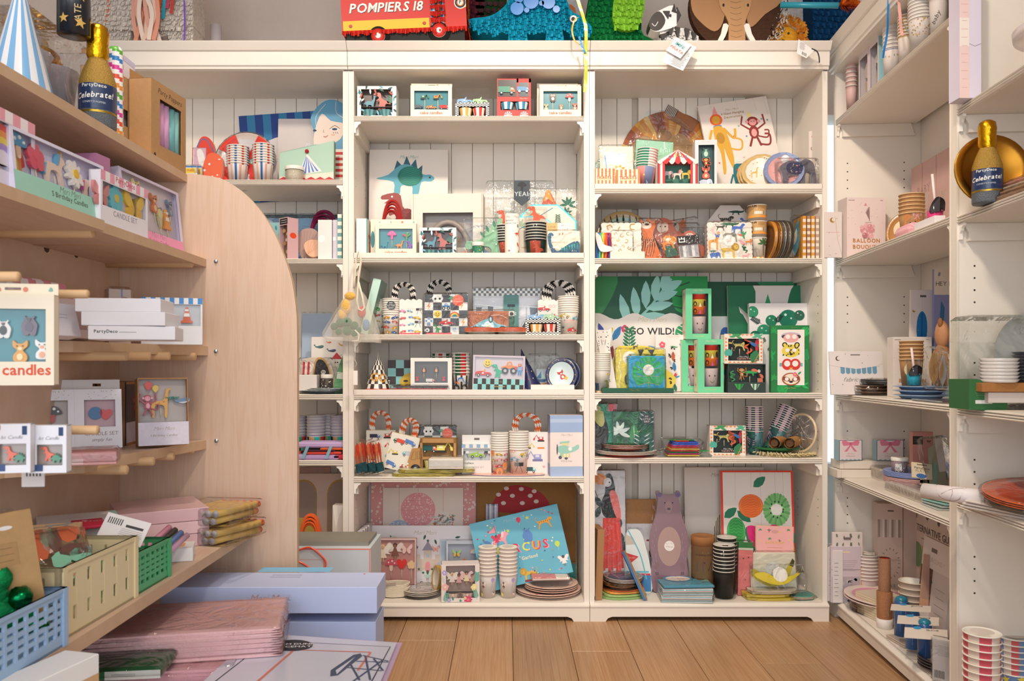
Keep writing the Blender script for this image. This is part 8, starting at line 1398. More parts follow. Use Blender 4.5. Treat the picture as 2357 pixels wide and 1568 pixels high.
def housebox():
 p=B(684,800,1092,.25,'B');r=mk(('house_board','dusty pink board with gold edged arched windows','decoration board'),p,2);w,h=p.w,p.h
 MB().box(-w/2,w/2,0,.012,0,h,'cdb4a6').bd('board',r);cv=Cv(w,h)
 for u in(.12,.84):
  q=[(u-.24,.36),(u+.24,.36),(u+.24,.8)]+[(u+.24*cos(a*pi/10),.8+.13*sin(a*pi/10))for a in range(11)];cv.p([(u+(a-u)*1.08,.5+(b-.5)*1.04)for a,b in q],'b08a40').p(q,'9a8478')
 cv.r(0,.36,.34,.6,'d8b850').e(.05,.42,.12,.08,'a8c0c0').e(.25,.42,.1,.06,'e8d0c0');cv.to(r)
housebox()
ctn(('craft_board','brown pink boards standing behind the gold arched one','decoration board'),B(690,760,1075,.28,'B'),.01,'b08a7c')
twine('hank of bright orange twine before the arched board',archpts(692,736,1196,1290,YF+.1),.0045,'e8642a',9)
r=bag(('paper_bag','crumpled white paper bag with folded top at the partition','bag'),B(764,790,1165,.04,'B'),.07,'d8ccc0',lambda c:c.p([(.0,1),(.3,.75),(.6,.9),(1,1.0)],'ece2d8').p([(.6,0),(.62,.7),(1,.6),(1,0)],'a8988a'),.4,.6,.002,'d8ccc0','d8ccc0',n=1,r=.0005,tilt=2)
NEON='ff5a3a'
Yb=2.62;kb=Yb/F;zt_,zb_=EYE-(1262-CY)*kb,0
Xl,Xr=(640-CX)*kb,(853-CX)*kb
r=root('neon_edge_box','grey white box with neon orange seams and elastic cord','box',((Xl+Xr)/2,Yb,.0005));w=Xr-Xl
MB().box(-w/2,w/2,0,.22,0,zt_,'c9d2da',b=.001).bd('carton',r)
cv=Cv(w,zt_);e=1-.006/zt_;cv.r(0,e,1,e+.004/zt_,'f08878').r(.985,0,.995,e,'f08878').r(.1,e-.09,.5,e-.087,'f08878').r(.49,0,.5,e-.09,'f08878');cv.to(r)
MB().tube(smo([((x-690)*kb-w*.27,-.004,EYE-(y-CY)*kb)for x,y in((690,1266),(715,1260),(740,1278),(752,1295),(745,1312),(720,1310),(700,1298),(684,1290))],5),.0028,6,NEON,'gloss').bd('elastic_cord',r)
MB().box(-w*.5,w*.46,.03,.2,zt_,zt_+.012,'8a867c').bd('folded_flap',r)
# ================================================================ side run: pale pink and blue goods
def tq(x,d=0):
 lo,hi=-.3,2.6
 for _ in range(40):
  m=(lo+hi)/2;q=qpt(m,d)
  if q.y<.05 or CX+F*q.x/q.y>x:hi=m
  else:lo=m
 return lo
def CQ(x0,x1,yt,d,sh,face=0,h=None,dz=0,kx=1):
 xc=(x0+x1)/2;tm=1.06 if xc>2205 else .1
 while not face and tq(xc,d)<tm and d>-.03:d-=.008
 q=qpt(tq(xc,d),d);k=q.y/F;z=SZ[sh]if isinstance(sh,str)else sh
 w=(x1-x0)*k
 if face:w=abs(tq(x1,d)-tq(x0,d))
 return XYZ(q.x,q.y,z+dz,w*kx,h or EYE-(yt-CY)*k-z-dz,(-pi/2-PSI)if face else 0)
PK,PL='e6c4be','eadfd6'
cups(('cup_pack','pale pink cup pack at the far end of the high side shelf','cup pack'),CQ(1952,1978,142,.05,'Q1'),6,spf('e0b8b2'),bf=.55)
for i,(x0,x1,y,lab)in enumerate(((1976,1999,112,'pink edged cup box with clear window on the high side shelf'),(2000,2022,84,'second cup box with teal side on the high side shelf'))):
 p=CQ(x0,x1,y,.03,'Q1',1);wbx(('cup_box',lab,'cup box'),p,.08,'dcd0d2',(.12,.04,.88,.84),'c8b8b0',[('heart',.5,.3,.5,'e8c8a0 e8c8a0'),('dot',.5,.6,.6,'ecdcd0')],None,sa_=('r',lambda c:c.r(0,0,1,1,('e0b8bc','8fb8c0')[i])),fname='cup')
cups(('cup_pack','teal and black cups half hidden by the blue ribbon','cup pack'),CQ(2024,2052,90,.06,'Q1'),2,lambda i,k:'2a2426' if k else '5fb0c0',bf=.6)
cups(('cup_pack','white cups with a thin garland line on the high side shelf','cup pack'),CQ(2042,2084,42,.05,'Q1'),8,spf('e8dcd6'),art=lambda c:c.r(0,.9,1,.92,'8a98c0').sx_([('feather','8a9a80 8a9a80'),('star','b8a070')],.1,6,1,3,v0=.6,v1=.85),bf=.55)
cups(('cup_pack','white cups with gold rims behind the pink ribbon','cup pack'),CQ(2076,2114,30,.045,'Q1'),7,lambda i,k:'d0b080' if k else 'e8dcd2',bf=.62)
cups(('cup_pack','big white cups scattered with gold confetti','cup pack'),CQ(2105,2160,-22,.045,'Q1'),8,spf('ddd4ce'),art=lambda c:c.ds(70,.02,'c8a050 a88030 8a7a60',4,v0=.45),bf=.6)
cups(('cup_pack','white cups with black script next to the upright post','cup pack'),CQ(2150,2192,-60,.06,'Q1'),4,spf('e6dcd6'),art=lambda c:c.t('baby',.3,.5,.2,'3a3434',sh=.3,a=60).e(.2,.2,.16,.1,'a8a860'),bf=.7)
def rbn(lab,pts,w,c,Y):
 k=Y/F;P=[((x-CX)*k,Y,EYE-(y-CY)*k)for x,y in pts];o=V(P[-1]);q=smo([tuple(V(p)-o)for p in P],4)
 mb=MB();n=len(q)
 mb.add([(a-w/2,b,d)for a,b,d in q]+[(a+w/2,b+.0015*sin(i),d)for i,(a,b,d)in enumerate(q)],[(i,i+1,n+i+1,n+i)for i in range(n-1)],c,'gloss')
 tag(mb.bd('ribbon',None,tuple(o)),lab,'ribbon')
rbn('blue curling ribbon hanging before the teal cups',[(2047,-40),(2044,20),(2043,70),(2036,110),(2033,134)],.007,'1c70b0',2.55)
rbn('pink ribbon hanging before the white cups',[(2066,-40),(2070,20),(2074,60),(2076,82)],.009,'e8a8a0',2.5)
rbn('thin grey green ribbon crossing the white cups',[(2056,-40),(2066,20),(2078,52),(2094,78)],.003,'7a9a98',2.52)
ctn(('banner_card','pale card with gold crescents sticking out over the window gap','banner'),CQ(1898,1938,488,.02,'Q2',dz=.0),.006,'dfd2cc',lambda c:c.ic('dot',.45,.82,.3,'a8782a').ic('dot',.52,.83,.22,'dfd2cc').sp(1,'d8a8a8',.1,.55,.9,.56).ds(9,.02,'b88a5a',3).l([(.6,.9),(.75,.4),(1,.05)],.02,'c8a890'),roll=0)
pbb=CQ(1948,2040,455,.12,'Q2');pbb.Y-=.0
def a_bb(c,dk='d8949a',d2='c07a82'):
 c.r(.04,.95,.2,.957,'5a4a48').r(.86,.95,.93,.957,'5a4a48').l([(.48,.74),(.56,.84),(.58,.84),(.58,.6)],.022,'c8a8a4').l([(.47,.58),(.64,.58)],.02,'c8a8a4').p([(.44,.86),(.52,.86),(.48,.91)],'d88a8a')
 for u,v,r_ in((.42,.45,.08),(.5,.52,.07),(.6,.5,.08),(.66,.45,.06),(.5,.4,.1),(.58,.38,.09),(.38,.5,.05),(.68,.52,.04),(.54,.45,.06),(.46,.36,.07),(.62,.36,.07)):c.e(u,v,r_,r_,(dk,d2,'e8b0b4')[int(u*100)%3]).e(u-r_*.3,v+r_*.3,r_*.2,r_*.2,'f0dcd8')
 c.ln(1,.38,.62,.3,.33,'6a5a58').t('BALLOON',.5,.245,.1,'c0803a',w=1,tr=.12).t('BOUQUET',.5,.14,.1,'c0803a',w=1,tr=.12).ds(18,.007,'a88a84',6)
ctn(('balloon_box','pale pink balloon bouquet box with a number one balloon','balloon box'),pbb,.07,'ead6d2',a_bb,side=('l',lambda c:c.r(0,0,1,1,'d8c4bc')),yaw=4)
pls(('bunny_plate','tan bunny shaped plates standing behind the kraft cups','plate'),(qpt(tq(2082,.2),.2).x,qpt(tq(2082,.2),.2).y,SZ['Q2']+.075),.075,3,.006,'c8935a','b8834a','a8743a',lambda c:c.e(.5,.6,.3,.3,'d8a870'),rot=upr(8,-30),sx=.8)
cups(('cup_pack','kraft cups with a bear face and bow','cup pack'),CQ(2084,2142,442,.1,'Q2'),6,spf('c09060','c49464'),'d8b88a',lambda c:c.e(.35,.55,.26,.3,'c8844a').e(.2,.82,.1,.1,'c8844a').e(.5,.85,.1,.1,'c8844a').e(.3,.62,.03,.03,'2a1a14').e(.44,.64,.03,.03,'2a1a14').ic('bow',.5,.86,.26,'d8a8c0 d8a8c0').e(.36,.48,.05,.04,'3a2418'),bf=.6,m='kraft')
p=CQ(2042,2106,506,.03,'Q2',1);r=root('fabric_roll','rolled pink cloth garland lying at the shelf edge','garland',(p.X,p.Y,p.Z),(0,0,-pi/2-PSI))
MB().la([(0,-.06),(.016,-.06),(.022,-.04),(.022,.05),(.016,.06),(0,.06)],16,lambda i,k:('e2a0a8','eab4ba')[i%2],'cloth',M=MX.Translation((0,.02,.022))@MX.Rotation(pi/2,4,'Y')).bd('cloth',r)
MB().la([(.002,0),(.005,.001),(.008,0),(.012,.001),(.015,0)],14,lambda i,k:('c87a86','eab4ba')[k%2],'cloth',M=MX.Translation((-.061,.02,.022))@MX.Rotation(-pi/2,4,'Y')).bd('cloth_end',r)
ctn(('small_card','small white card lying before the bear cups','card'),CQ(2104,2150,506,.02,'Q2',1),.03,'e8e2e4')
def tumbler(meta,p,c1,c2,straw=1):
 r=mk(meta,p);R,h=p.w/2,p.h*.7;o=(0,R,0)
 MB().la([(0,.002),(R*.72,.002),(R*.8,h*.45),(0,h*.46)],20,c1,'cloth').bd('confetti',r,o)
 MB().la([(R*.76,0),(R,h),(R*.97,h)],24,'fff','pane').bd('clear_cup',r,o)
 cv=Cv(R*2.4,h);cv.raw([smc([cv.P(*q)for q in((.02,.4),(.3,.75),(.6,.75),(.98,.6),(.98,.45),(.5,.4))],3)],c2);mc=mcy(R*.77,R,h);cv.to(r,lambda x,z,q:tuple(V(mc(x,z,q+.001))+V(o)),'label_print')
 if straw:MB().tube([(R*.2,R,h*.2),(-R*.3,R,p.h)],.004,8,'ecd8d4','plastic').bd('straw',r)
 return r
tumbler(('confetti_tumbler','clear cup of hot pink confetti with straw and black label','tumbler'),CQ(2142,2186,396,.05,'Q2'),'d8407a','2a2226')
for i,x in enumerate((2086,2160)):
 p=CQ(x,x+(78 if i==0 else 40),333,.26,'Q2',1,h=.335);p.w=.2 if i==0 else .16
 ctn(('baby_box',('dusty pink box reading baby in bloom tied with gold string','dark edged pink box beside the gold string box')[i],'box'),p,.05,'cfa8a0',(lambda c:c.t('BABY',.52,.66,.15,'a8827c').t('IN',.5,.46,.09,'a8827c').t('Bloom',.5,.2,.17,'b89088',sh=.3,w=2).l([(.46,0),(.46,1)],.014,'b8844a').l([(0,.36),(1,.42)],.014,'b8844a'))if i==0 else None)
pc_=CQ(1913,2036,809,.02,'Q3');ctn(('bunting_card','white card with pale blue bunting and hang slot by the window gap','banner'),pc_,.008,'e4dad6',lambda c:c.ic('dot',.16,.83,.09,'5a4a38').ic('dot',.175,.835,.07,'e4dad6').r(.4,.9,.58,.93,'8a8480').l([(0,.68),(.2,.63),(.5,.58),(.8,.62),(1,.72)],.004,'c8a890',True).ds(9,.008,'a88a70',5).t('fabric sand',.5,.3,.09,'6a6462',sh=.4,w=2)and[c.p([(.2+.1*i,.64-.05*(1-abs(i-3)/3)),(.28+.1*i,.64-.05*(1-abs(i-2.2)/3)),(.28+.1*i,.5),(.24+.1*i,.47),(.2+.1*i,.5)],'6a98b4')for i in range(7)],tilt=7)
for i,(x,d,n,cc,lab)in enumerate(((2012,.12,3,'a88468','tan plates in film stacked before the bunting card'),(2120,.1,3,'9ab4d4','pale blue scalloped plates on the third side shelf'))):
 q=qpt(.17,.08)if i==0 else qpt(tq(x,d),d);pls(('plate_pack',lab,'plate'),(q.x,q.y,SZ['Q3']+.001),.082 if i else .075,n,.014 if i else .011,cc,cc,('7a9ac4' if i else '8a6448'),seg=28,film=0 if i else 1)
q=qpt(.2,.09);pls(('plate_pack','dark rimmed cream plates in film on the tan ones','plate'),(q.x+.02,q.y,SZ['Q3']+.040),.08,2,.005,'d8ccc0','5a5458','6a6468',film=1)
ctn(('small_box','little cream and blue striped box before the bunting card','box'),CQ(1938,1976,893,.0,'Q3',dz=.0),.03,'e0d0bc',lambda c:c.r(.6,0,.78,1,'6a80b0'))
ctn(('decoration_card','tall white card with a blue paper honeycomb hot air balloon','card'),CQ(2093,2151,668,.2,'Q3'),.01,'e8dcd8',lambda c:[c.r(.36,.93,.6,.95,'6a6460'),c.l([(.45,.93),(.45,.76)],.006,'d8a8a8'),c.raw([smc([c.P(*q)for q in((.45,.8),(.28,.74),(.24,.6),(.34,.45),(.42,.32),(.5,.32),(.56,.45),(.66,.6),(.62,.74))],3)],'1f78b8'),c.l([(.45,.78),(.45,.34)],.05,'145a94'),c.ds(16,.012,'c89050',4),c.ic('dot',.12,.8,.12,'a8803a'),c.ic('dot',.14,.81,.09,'e8dcd8')],roll=1)
p=CQ(2057,2143,776,.14,'Q3');ctn(('balloon_box','white balloon bouquet box with blue number one balloon','balloon box'),p,.05,'e6dcd4',lambda c:a_bb(c,'2f88b8','4a98c4'),side=('r',lambda c:c.r(0,0,1,1,'9aa0a8')),yaw=-4)
cups(('cup_pack','kraft cups with a cream bear in front of the blue balloon box','cup pack'),CQ(2084,2138,784,.09,'Q3',dz=.04),6,spf('c09060'),'d8b88a',lambda c:c.e(.5,.6,.4,.3,'e8d4ac').e(.7,.5,.1,.1,'c88a8a'),bf=.6,m='kraft')
tumbler(('confetti_tumbler','clear cup of turquoise confetti on the blue scalloped plates','tumbler'),CQ(2094,2131,800,.07,'Q3',dz=.042),'2fa0b8','24242c')
for i,(x0,x1,cc)in enumerate(((2132,2164,'d8a868'),(2158,2180,'b8c0cc'))):bpk_(('cutlery_pack',('wooden cutlery in clear film beside the turquoise cup','blue rimmed plates in film behind the wooden cutlery')[i],'party pack'),CQ(x0,x1+8,800+10*i,.1,'Q3',dz=.03),.02,None,lambda c:c.raw([leafp(*c.P(.5,.08),c.h*.85,c.w*.6,90)],cc).raw([leafp(*c.P(.35,.2),c.h*.6,c.w*.3,86)],'c8986a'),roll=4)
p=CQ(2160,2200,736,.16,'Q3',dz=.02);r=mk(('teddy_pack','brown paper teddy decoration by the post','decoration'),p);mb=MB();mb.ball((0,.03,p.h*.35),(p.w*.5,.03,p.h*.35),'b07a50','kraft').ball((0,.03,p.h*.8),(p.w*.34,.03,p.h*.2),'c89068','kraft');mb.bd('body',r);MB().ball((-p.w*.2,.02,p.h*.96),(p.w*.12,.01,p.h*.07),'a06a40','kraft').bd('ear',r)
ctn(('banner_pack','white header reading hey baby over blue and lilac paper','banner'),CQ(2150,2230,620,.27,'Q3'),.012,'8a90c0',lambda c:c.r(0,.8,1,1,'e8dcd0').t('HEY BABY',.46,.87,.13,'4a4a4c').sx_([('frond','5a7aa0')],.14,3,1,4,v0=.93,v1=1).p([(0,0),(.2,.75),(.3,.7),(.1,0)],'2f70a0').p([(.3,0),(.6,.7),(.9,0)],'9ab8cc'))
p=CQ(2085,2178,921,.01,'Q3',1);filmflat_q=0
r=mk(('foil_pack','flat silver foil pack lying at the edge of the third side shelf','party pack'),XYZ(p.X,p.Y,p.Z,.2,.008,p.yaw));MB().box(-.1,.1,0,.08,0,.006,'a8a4a4','foil',b=.002).bd('foil',r)
for i,(x0,x1,lab,dz)in enumerate(((1928,2110,'lower long white carton on the fourth side shelf',0),(1934,2108,'upper long white carton under the bow boxes',.032))):ctn(('long_box',lab,'box','long white cartons'),CQ(x0,x1,900,.16,'Q4',dz=dz,h=.03),.09,'e2d6c8',lambda c:c.l([(.05,0),(.05,1)],.003,'b8a898'),yaw=-1)
for i,(x0,x1,lab)in enumerate(((1930,1986,'bow placecard box with blue side nearest the window gap'),(2018,2080,'second bow placecard box further from the window gap'))):ctn(('bow_box',lab,'card box','bow placecard boxes'),CQ(x0,x1,1013,.17,'Q4',dz=.0635),.035,'e4d0d2',lambda c:c.r(0,0,1,1,'5a7a88').r(.03,.03,.97,.97,'e6d4d4').ic('bow',.5,.76,.7,'e0809a d06a88').tp(.5,.3,'b89a6a',.06).t('8 Placecards',.5,.19,.055,'9a8a70').sp(9,'9ab8b8 e6d4d4',.1,.03,.9,.08),side=('l',lambda c:c.r(0,0,1,1,'9ab8c0')),yaw=6-8*i)
for i,(x,cc,z,lab)in enumerate(((2092,'d8aca8',.016,'pink plates in paper band under the lavender ones'),(2092,'8f9fd0',.036,'lavender plates in paper band on the fourth side shelf'))):
 q=qpt(tq(x,.12),.12);r=pls(('plate_pack',lab,'plate'),(q.x+.02,q.y,SZ['Q4']+z),.098,6,.003,cc,cc,cc,seg=22,pm='card');MB().box(-.03,.03,-.1,-.094,.0,.03,'e8dccc').bd('paper_band',r)
jar(('sprinkle_jar','jar of pastel sprinkles with white lid on the lavender plates','jar'),CQ(2061,2099,1055,.1,'Q4',dz=.056),'b8a0a8',art=lambda c:c.ds(60,.025,'d88a9a 5fb0a0 e8dcd0 8a7a90',4,v1=.95).r(.05,.1,.4,.8,'ece4dc').t('7.95',.2,.3,.08,'333').sp(9,'333 ece4dc',.08,.12,.36,.24))
ctn(('header_card','cream hang card reading plates, leaning on the sprinkle jar','card'),CQ(2100,2146,1070,.08,'Q4',dz=.056),.004,'e0d0b4',lambda c:c.r(.25,.84,.75,.9,'7a6a50').t('PartyDeco',.5,.6,.11,'4a4038',w=1).t('PLATES',.5,.4,.13,'8a8070',tr=.14).e(.45,.16,.25,.12,'3f70b0'),roll=8,tilt=20)
ctn(('notebook','pink notebooks with black label standing by the post','notebook'),CQ(2102,2146,995,.22,'Q4'),.03,'d8988e',lambda c:c.r(.0,.76,.5,.92,'3a2e2c').ln(2,.05,.4,.79,.89,'b8a8a0').ic('bow',.8,.82,.2,'6a4a48 6a4a48').l([(.95,.7),(.88,.5),(.95,.3),(.88,.1)],.02,'b0706a',True),side=('r',lambda c:c.sp(4,'b0605a d8988e 5a2a2a')),yaw=-6)
for i,(x0,x1,d,z,w)in enumerate(((2036,2120,.035,0,.28),(1990,2030,.1,.0,.12),(2010,2100,.19,.0,.1))):ctn(('clear_box',('long clear topped box at the edge of the fourth side shelf','small cream carton behind the clear topped box','glossy carton half behind the sprinkle jar')[i],'box'),XYZ(*qpt(tq((x0+x1)/2,d),d)[:2],SZ['Q4'],w,.03+.012*i,-pi/2-PSI),.07,'d8ccbe',fin='gloss',film=1)
bpk_(('foil_pack','pale green film packs propped up by the post','party pack'),CQ(2140,2200,1010,.14,'Q4',dz=0),.03,None,lambda c:c.p([(.1,0),(.3,.8),(.7,.9),(.9,0)],'b0a890').p([(.3,0),(.4,.6),(.6,.5)],'8fb8a4').r(.6,.4,.9,.95,'e0d4cc'),roll=-6,m='mist')
q=qpt(tq(2122,.05),.05);p0=V((q.x,q.y,SZ['Q4']+.055));p1=V(qpt(1.02,-.045,SZ['Q4']+.10))
a=V(((2126-CX)*2.12/F,2.12,EYE-(1130-CY)*2.12/F));b=V(((2300-CX)*1.98/F,1.98,EYE-(1134-CY)*1.98/F))
r=root('paper_tube','white cardboard roll with a thin line balloon drawing across the post','tube',a,(0,0,math.atan2(b.y-a.y,b.x-a.x)))
Lr=(b-a).length;R=.02
MB().la([(R*.82,.0),(R,0),(R,Lr),(0,Lr)],24,'e4dcdc','card',M=MX.Rotation(pi/2,4,'Y')).la([(0,.06),(R*.82,.05),(R*.82,0)],24,'8a7464','card',M=MX.Rotation(pi/2,4,'Y')).bd('roll',r)
cv=Cv(.09,.06);cv.l([(.1,1),(.25,.4),(.5,.2),(.8,.4),(.9,1)],.02,'a88a78',True).l([(.5,.2),(.6,.6),(.5,1)],.015,'a88a78',True).l([(.3,.5),(.6,.8),(.85,.9)],.015,'a88a78',True);cv.to(r,lambda x,z,o:(.07+x,-(R+o)*cos((z-.03)/R),(R+o)*sin((z-.03)/R)))
for i in range(4):ctn(('film_pack',('lowest thin film pack under the white roll','second thin film pack under the white roll','third thin mint film pack with kraft label','uppermost thin mint film pack under the white roll')[i],'party pack','thin film packs'),XYZ(*qpt(tq(2128,.03)+.03,.03+.006*i)[:2],SZ['Q4']+.007*i,.11,.005,-pi/2-PSI+.1*i),.09,('b8bcb4','a8b4b0','8fc0b8','c8ccc4')[i],fin='gloss')
ctn(('advice_card','white advice card printed with green sprigs behind the lilac card','card'),CQ(1916,1985,1226,.2,'B'),.008,'e6d8d2',lambda c:c.sx_([('frond','5a6a50'),('feather','7a8a6a 7a8a6a')],.14,4,4,5,v0=.55,v1=1).r(.36,.9,.6,.93,'7a6a64').t('ADVICE CARDS',.5,.6,.08,'6a5a58').r(.7,0,1,.5,'d8a468'))
for i in range(3):ctn(('photo_card',('card with dark green foliage photograph by the window gap','white card with small print behind the foliage photograph','slim white card between foliage and lilac cards')[i],'card'),CQ(1893+12*i,1920+10*i,1252+8*i,.03+.01*i,'B'),.008,'e4dcd8',lambda c:c.r(.1,.05,.9,.65,'2f5a38').ds(30,.05,'4a7a48 1f4028',4,.1,.05,.9,.65)if i==0 else c.ln(9,.1,.6,.1,.8,'6a6260',.06))
ctn(('photo_card','lilac grey card with pale photograph and hang slot','card'),CQ(1913,1981,1258,.025,'B',dz=.0),.012,'d6c6cc',lambda c:c.r(.4,.88,.64,.91,'f0d8b8').ln(6,.1,.9,.55,.76,'8a7a84').r(0,.58,1,.59,'9a8a94').r(.02,0,.98,.46,'b8aab0').ds(40,.05,'c8bcc0 a89aa4',3,.05,.02,.95,.42),side=('l',lambda c:c.ln(10,.1,.9,.1,.9,'8a7a80',.1)))
cups(('cup_pack','white cups behind the pink plates on the floor shelf','cup pack'),CQ(1981,2034,1281,.14,'B'),8,spf('d8c8c4'),bf=.5,lid='e8dcd4')
q=qpt(.2,.08);pls(('plate_pack','tan plates under the pink ones on the floor shelf','plate','floor shelf plates'),(q.x+.02,q.y,.069),.1,3,.009,'c8a890','d0b098','b08a70',film=1)
pls(('plate_pack','glossy pink plates with white rim on the floor shelf','plate','floor shelf plates'),(q.x+.01,q.y-.02,.106),.122,2,.009,'dc9ab0','e8d4c8','b87088',rot=(.05,.03,0))
def sgn():
 p=CQ(2022,2076,1160,.18,'B');ctn(('sign_pack','tall welcome sign pack with leafy wreath and hang slot','sign'),p,.06,'d8c0b4',lambda c:c.r(.4,.92,.64,.935,'6a5850').r(0,.66,1,.84,'a8948a').sp(11,'a08a80 c8b8ac e0d4c8',0,.66,1,.84).t('Welcome',.5,.42,.15,'a88a6a',sh=.3,w=2).t('to',.5,.34,.1,'a88a6a',sh=.3,w=2).t("MIA'S",.5,.16,.12,'6a5a54',tr=.15)and[c.ic('feather',.5+.36*cos(a*.4),.4+.145*sin(a*.4),.12,'9a9a6a 9a9a6a',a*23+90)for a in range(16)],side=('r',lambda c:c.r(0,0,1,1,'cbb8ac').t('WELCOME SIGN',.6,.35,.22,'5a4a48',a=-90).p([(0,.3),(.6,.3),(.2,0),(0,0)],'5a3430')),yaw=-8)
 ctn(('sign_pack','second sign pack just behind the welcome sign','sign'),XYZ(p.X+.07,p.Y-.02,p.Z,p.w*.6,p.h*.97),.06,'d0b8ac',yaw=-8)
sgn()
ctn(('guest_book_pack','alternative guest book card with green sprigs and sage label','card'),CQ(2096,2200,1180,.26,'B',1),.02,'dccbbf',lambda c:c.sx_([('frond','3a4a40')],.12,4,1,4,v0=.86,v1=1).t('ALTERNATIVE GUEST',.5,.76,.075,'5a5452',w=0).ln(1,.1,.9,.68,.72,'8a807a').r(.2,.2,1,.62,'b8a878').e(.14,.52,.13,.13,'7a9a70').t('Baby',.45,.52,.1,'8a6a4a',sh=.3,w=2).p([(.3,.2),(.6,.45),(1,.3),(1,.2)],'cbb898'))
bpk=CQ(2084,2185,1248,.1,'B',1);bpk.w=.2;ctn(('banner_card','grey card with forest photograph and white header leaning by the post','card'),bpk,.012,'c4b8b4',lambda c:c.r(0,.72,1,1,'d4c8c2').r(.3,.88,.5,.92,'6a5a54').r(0,0,.42,.72,'5a4038').ds(40,.03,'7a4a3a 3a4a38 8a6a5a',5,.02,.02,.4,.7).ln(4,.5,.95,.3,.6,'8a807e').t('BURGUNDY',.5,.78,.08,'b8a8a4'),tilt=6)
ctn(('photo_card','small orange tinted card standing before the forest photograph','card'),CQ(2110,2146,1285,.09,'B'),.006,'c89878',lambda c:c.r(0,.5,1,1,'b08a78').r(0,0,.6,.4,'e0d4cc').t('ky',.4,.16,.24,'5a4a44',w=1),roll=10,tilt=10)
def popper():
 p=CQ(2027,2060,1297,.04,'B');p.h=.235;r=mk(('confetti_cannon','copper glitter confetti cannon tube with red top','confetti cannon'),p);R=p.w/2;h=p.h
 MB().la([(0,0),(R,.0),(R*1.08,h*.08),(R*1.1,h*.14),(R,h*.14)],24,'ece4dc').bd('base',r,(0,R,0));MB().la([(R,h*.14),(R*1.06,h*.52),(R*.84,h*.53)],24,'b07850','glitter').la([(R*.8,h*.5),(R*.8,h),(R*.7,h)],24,'a87858','glitter').bd('tube',r,(0,R,0));MB().la([(0,h*.985),(R*.74,h*.985)],20,'b02420').bd('top_disc',r,(0,R,0))
 cv=Cv(.02,h*.3);cv.r(0,0,1,1,'c8c0bc').ln(14,.05,.95,.05,.95,'4a4444',.1);cv.to(r,lambda x,z,o:(x+R*.45,R-(R**2-(x+R*.45)**2)**.5*1.04-o,z+h*.2))
popper()
cups(('cup_pack','beige ribbed cups beside the copper cannon','cup pack'),CQ(2086,2150,1345,.1,'B'),7,spf('d0bcac'),'dcccbc',bf=.35,m='card')
for i in range(3):ctn(('book',('lowest cream book on the floor shelf','middle cream book on the floor shelf','topmost cream book under the copper cannon')[i],'book','cream books'),XYZ(*qpt(tq(2002,.04)+.04,.03)[:2],.069+.0255*i,.16,.025,-pi/2-PSI+.25+.04*i),.11,'d8c8b4',lambda c:c.sp(6,'e0d0b8 c8b898',horiz=True))
for i,(x,cc)in enumerate(((2082,'2f5f9a'),(2110,'3568a8'),(2140,'2f5a94'))):
 p=CQ(x-16,x+16,1395,.05-.012*i,'B',dz=.012);p.h=.115;r=mk(('smoke_can',('blue powder can with warning label, first from the copper cannon','middle blue powder can with grey print','blue powder can next to the post')[i],'can','blue powder cans'),p,0,8*i);R=p.w/2*.95
 MB().la([(0,0),(R,.0),(R,p.h*.94),(R*.8,p.h),(0,p.h)],24,cc,'gloss').bd('can',r,(0,R,0));MB().ball((0,R,p.h),(R*.9,R*.9,.012),'1f7a94','gloss').bd('cap',r)
 cv=Cv(R*1.6,p.h*.8);cv.r(.1,.05,.8,.8,('5a80b8','b8b8bc','5a80b8')[i]).ln(14,.12,.78,.1,.75,'2a3a5a',.05).ic('dot',.2,.9,.12,'e8d8d0');mc=mcy(R,R,p.h);cv.to(r,lambda x,z,o:tuple(V(mc(x,z,o))+V((0,R,.01))))
 q=qpt(tq(x+18,.03),.02-.014*i);r=root('hang_card',('white header card lying over the first blue can','white header card with blue shape over the middle can','white header card over the can by the post')[i],'card',(q.x,q.y,.069+.135-.012*i),(rad(2+5*i),-.08,-.5));MB().box(-.05,.06,-.03,.03,0,.002,'dcd0c4').bd('card',r);cv=Cv(.11,.06);cv.e(.3,.5,.1,.08,'2f90c8').t('BOMB',.65,.4,.08,'5a5450',a=180);cv.to(r,mpl((.005,.0,.0022),(1,0,0),(0,1,0)))
q=qpt(tq(2110,.02)+.02,.06);pls(('plate_pack','white dark rimmed plates under the blue cans','plate'),(q.x,q.y-.07,.069),.075,4,.008,'e8ded4','4a4444','d8ccc4')
p=XYZ(*qpt(.88,.015)[:2],.069,.06,.12,-pi/2-PSI+.9);ctn(('hang_card','grey card with barcode at the foot of the post','card'),p,.008,'cfc4be',lambda c:c.ln(8,.1,.9,.6,.85,'5a5250').sp(13,'1e1a1a cfc4be',.1,.08,.5,.26),film=1)
for i in range(2):ctn(('film_pack',('flat clear pack with script label at the floor shelf edge','second flat clear pack beneath the script label one')[i],'party pack'),XYZ(*qpt(tq(2052,.02)+.05,.012)[:2],.069+.006*(1-i),.1,.005,-pi/2-PSI+.2),.07,'c8b8a8',fin='gloss')
def stand():
 q=qpt(1.22,.17);r=root('cake_stand','white pedestal cake stand at the frame edge on the high side shelf','cake stand',(q.x,q.y,zq2[0]+.0006));MB().la([(0,0),(.06,0),(.064,.004),(.03,.02),(.018,.05),(.026,.085),(.1,.092),(.135,.1),(.138,.118),(.13,.116),(0,.108)],40,'e6dcd6','gloss').bd('stand',r)
stand()
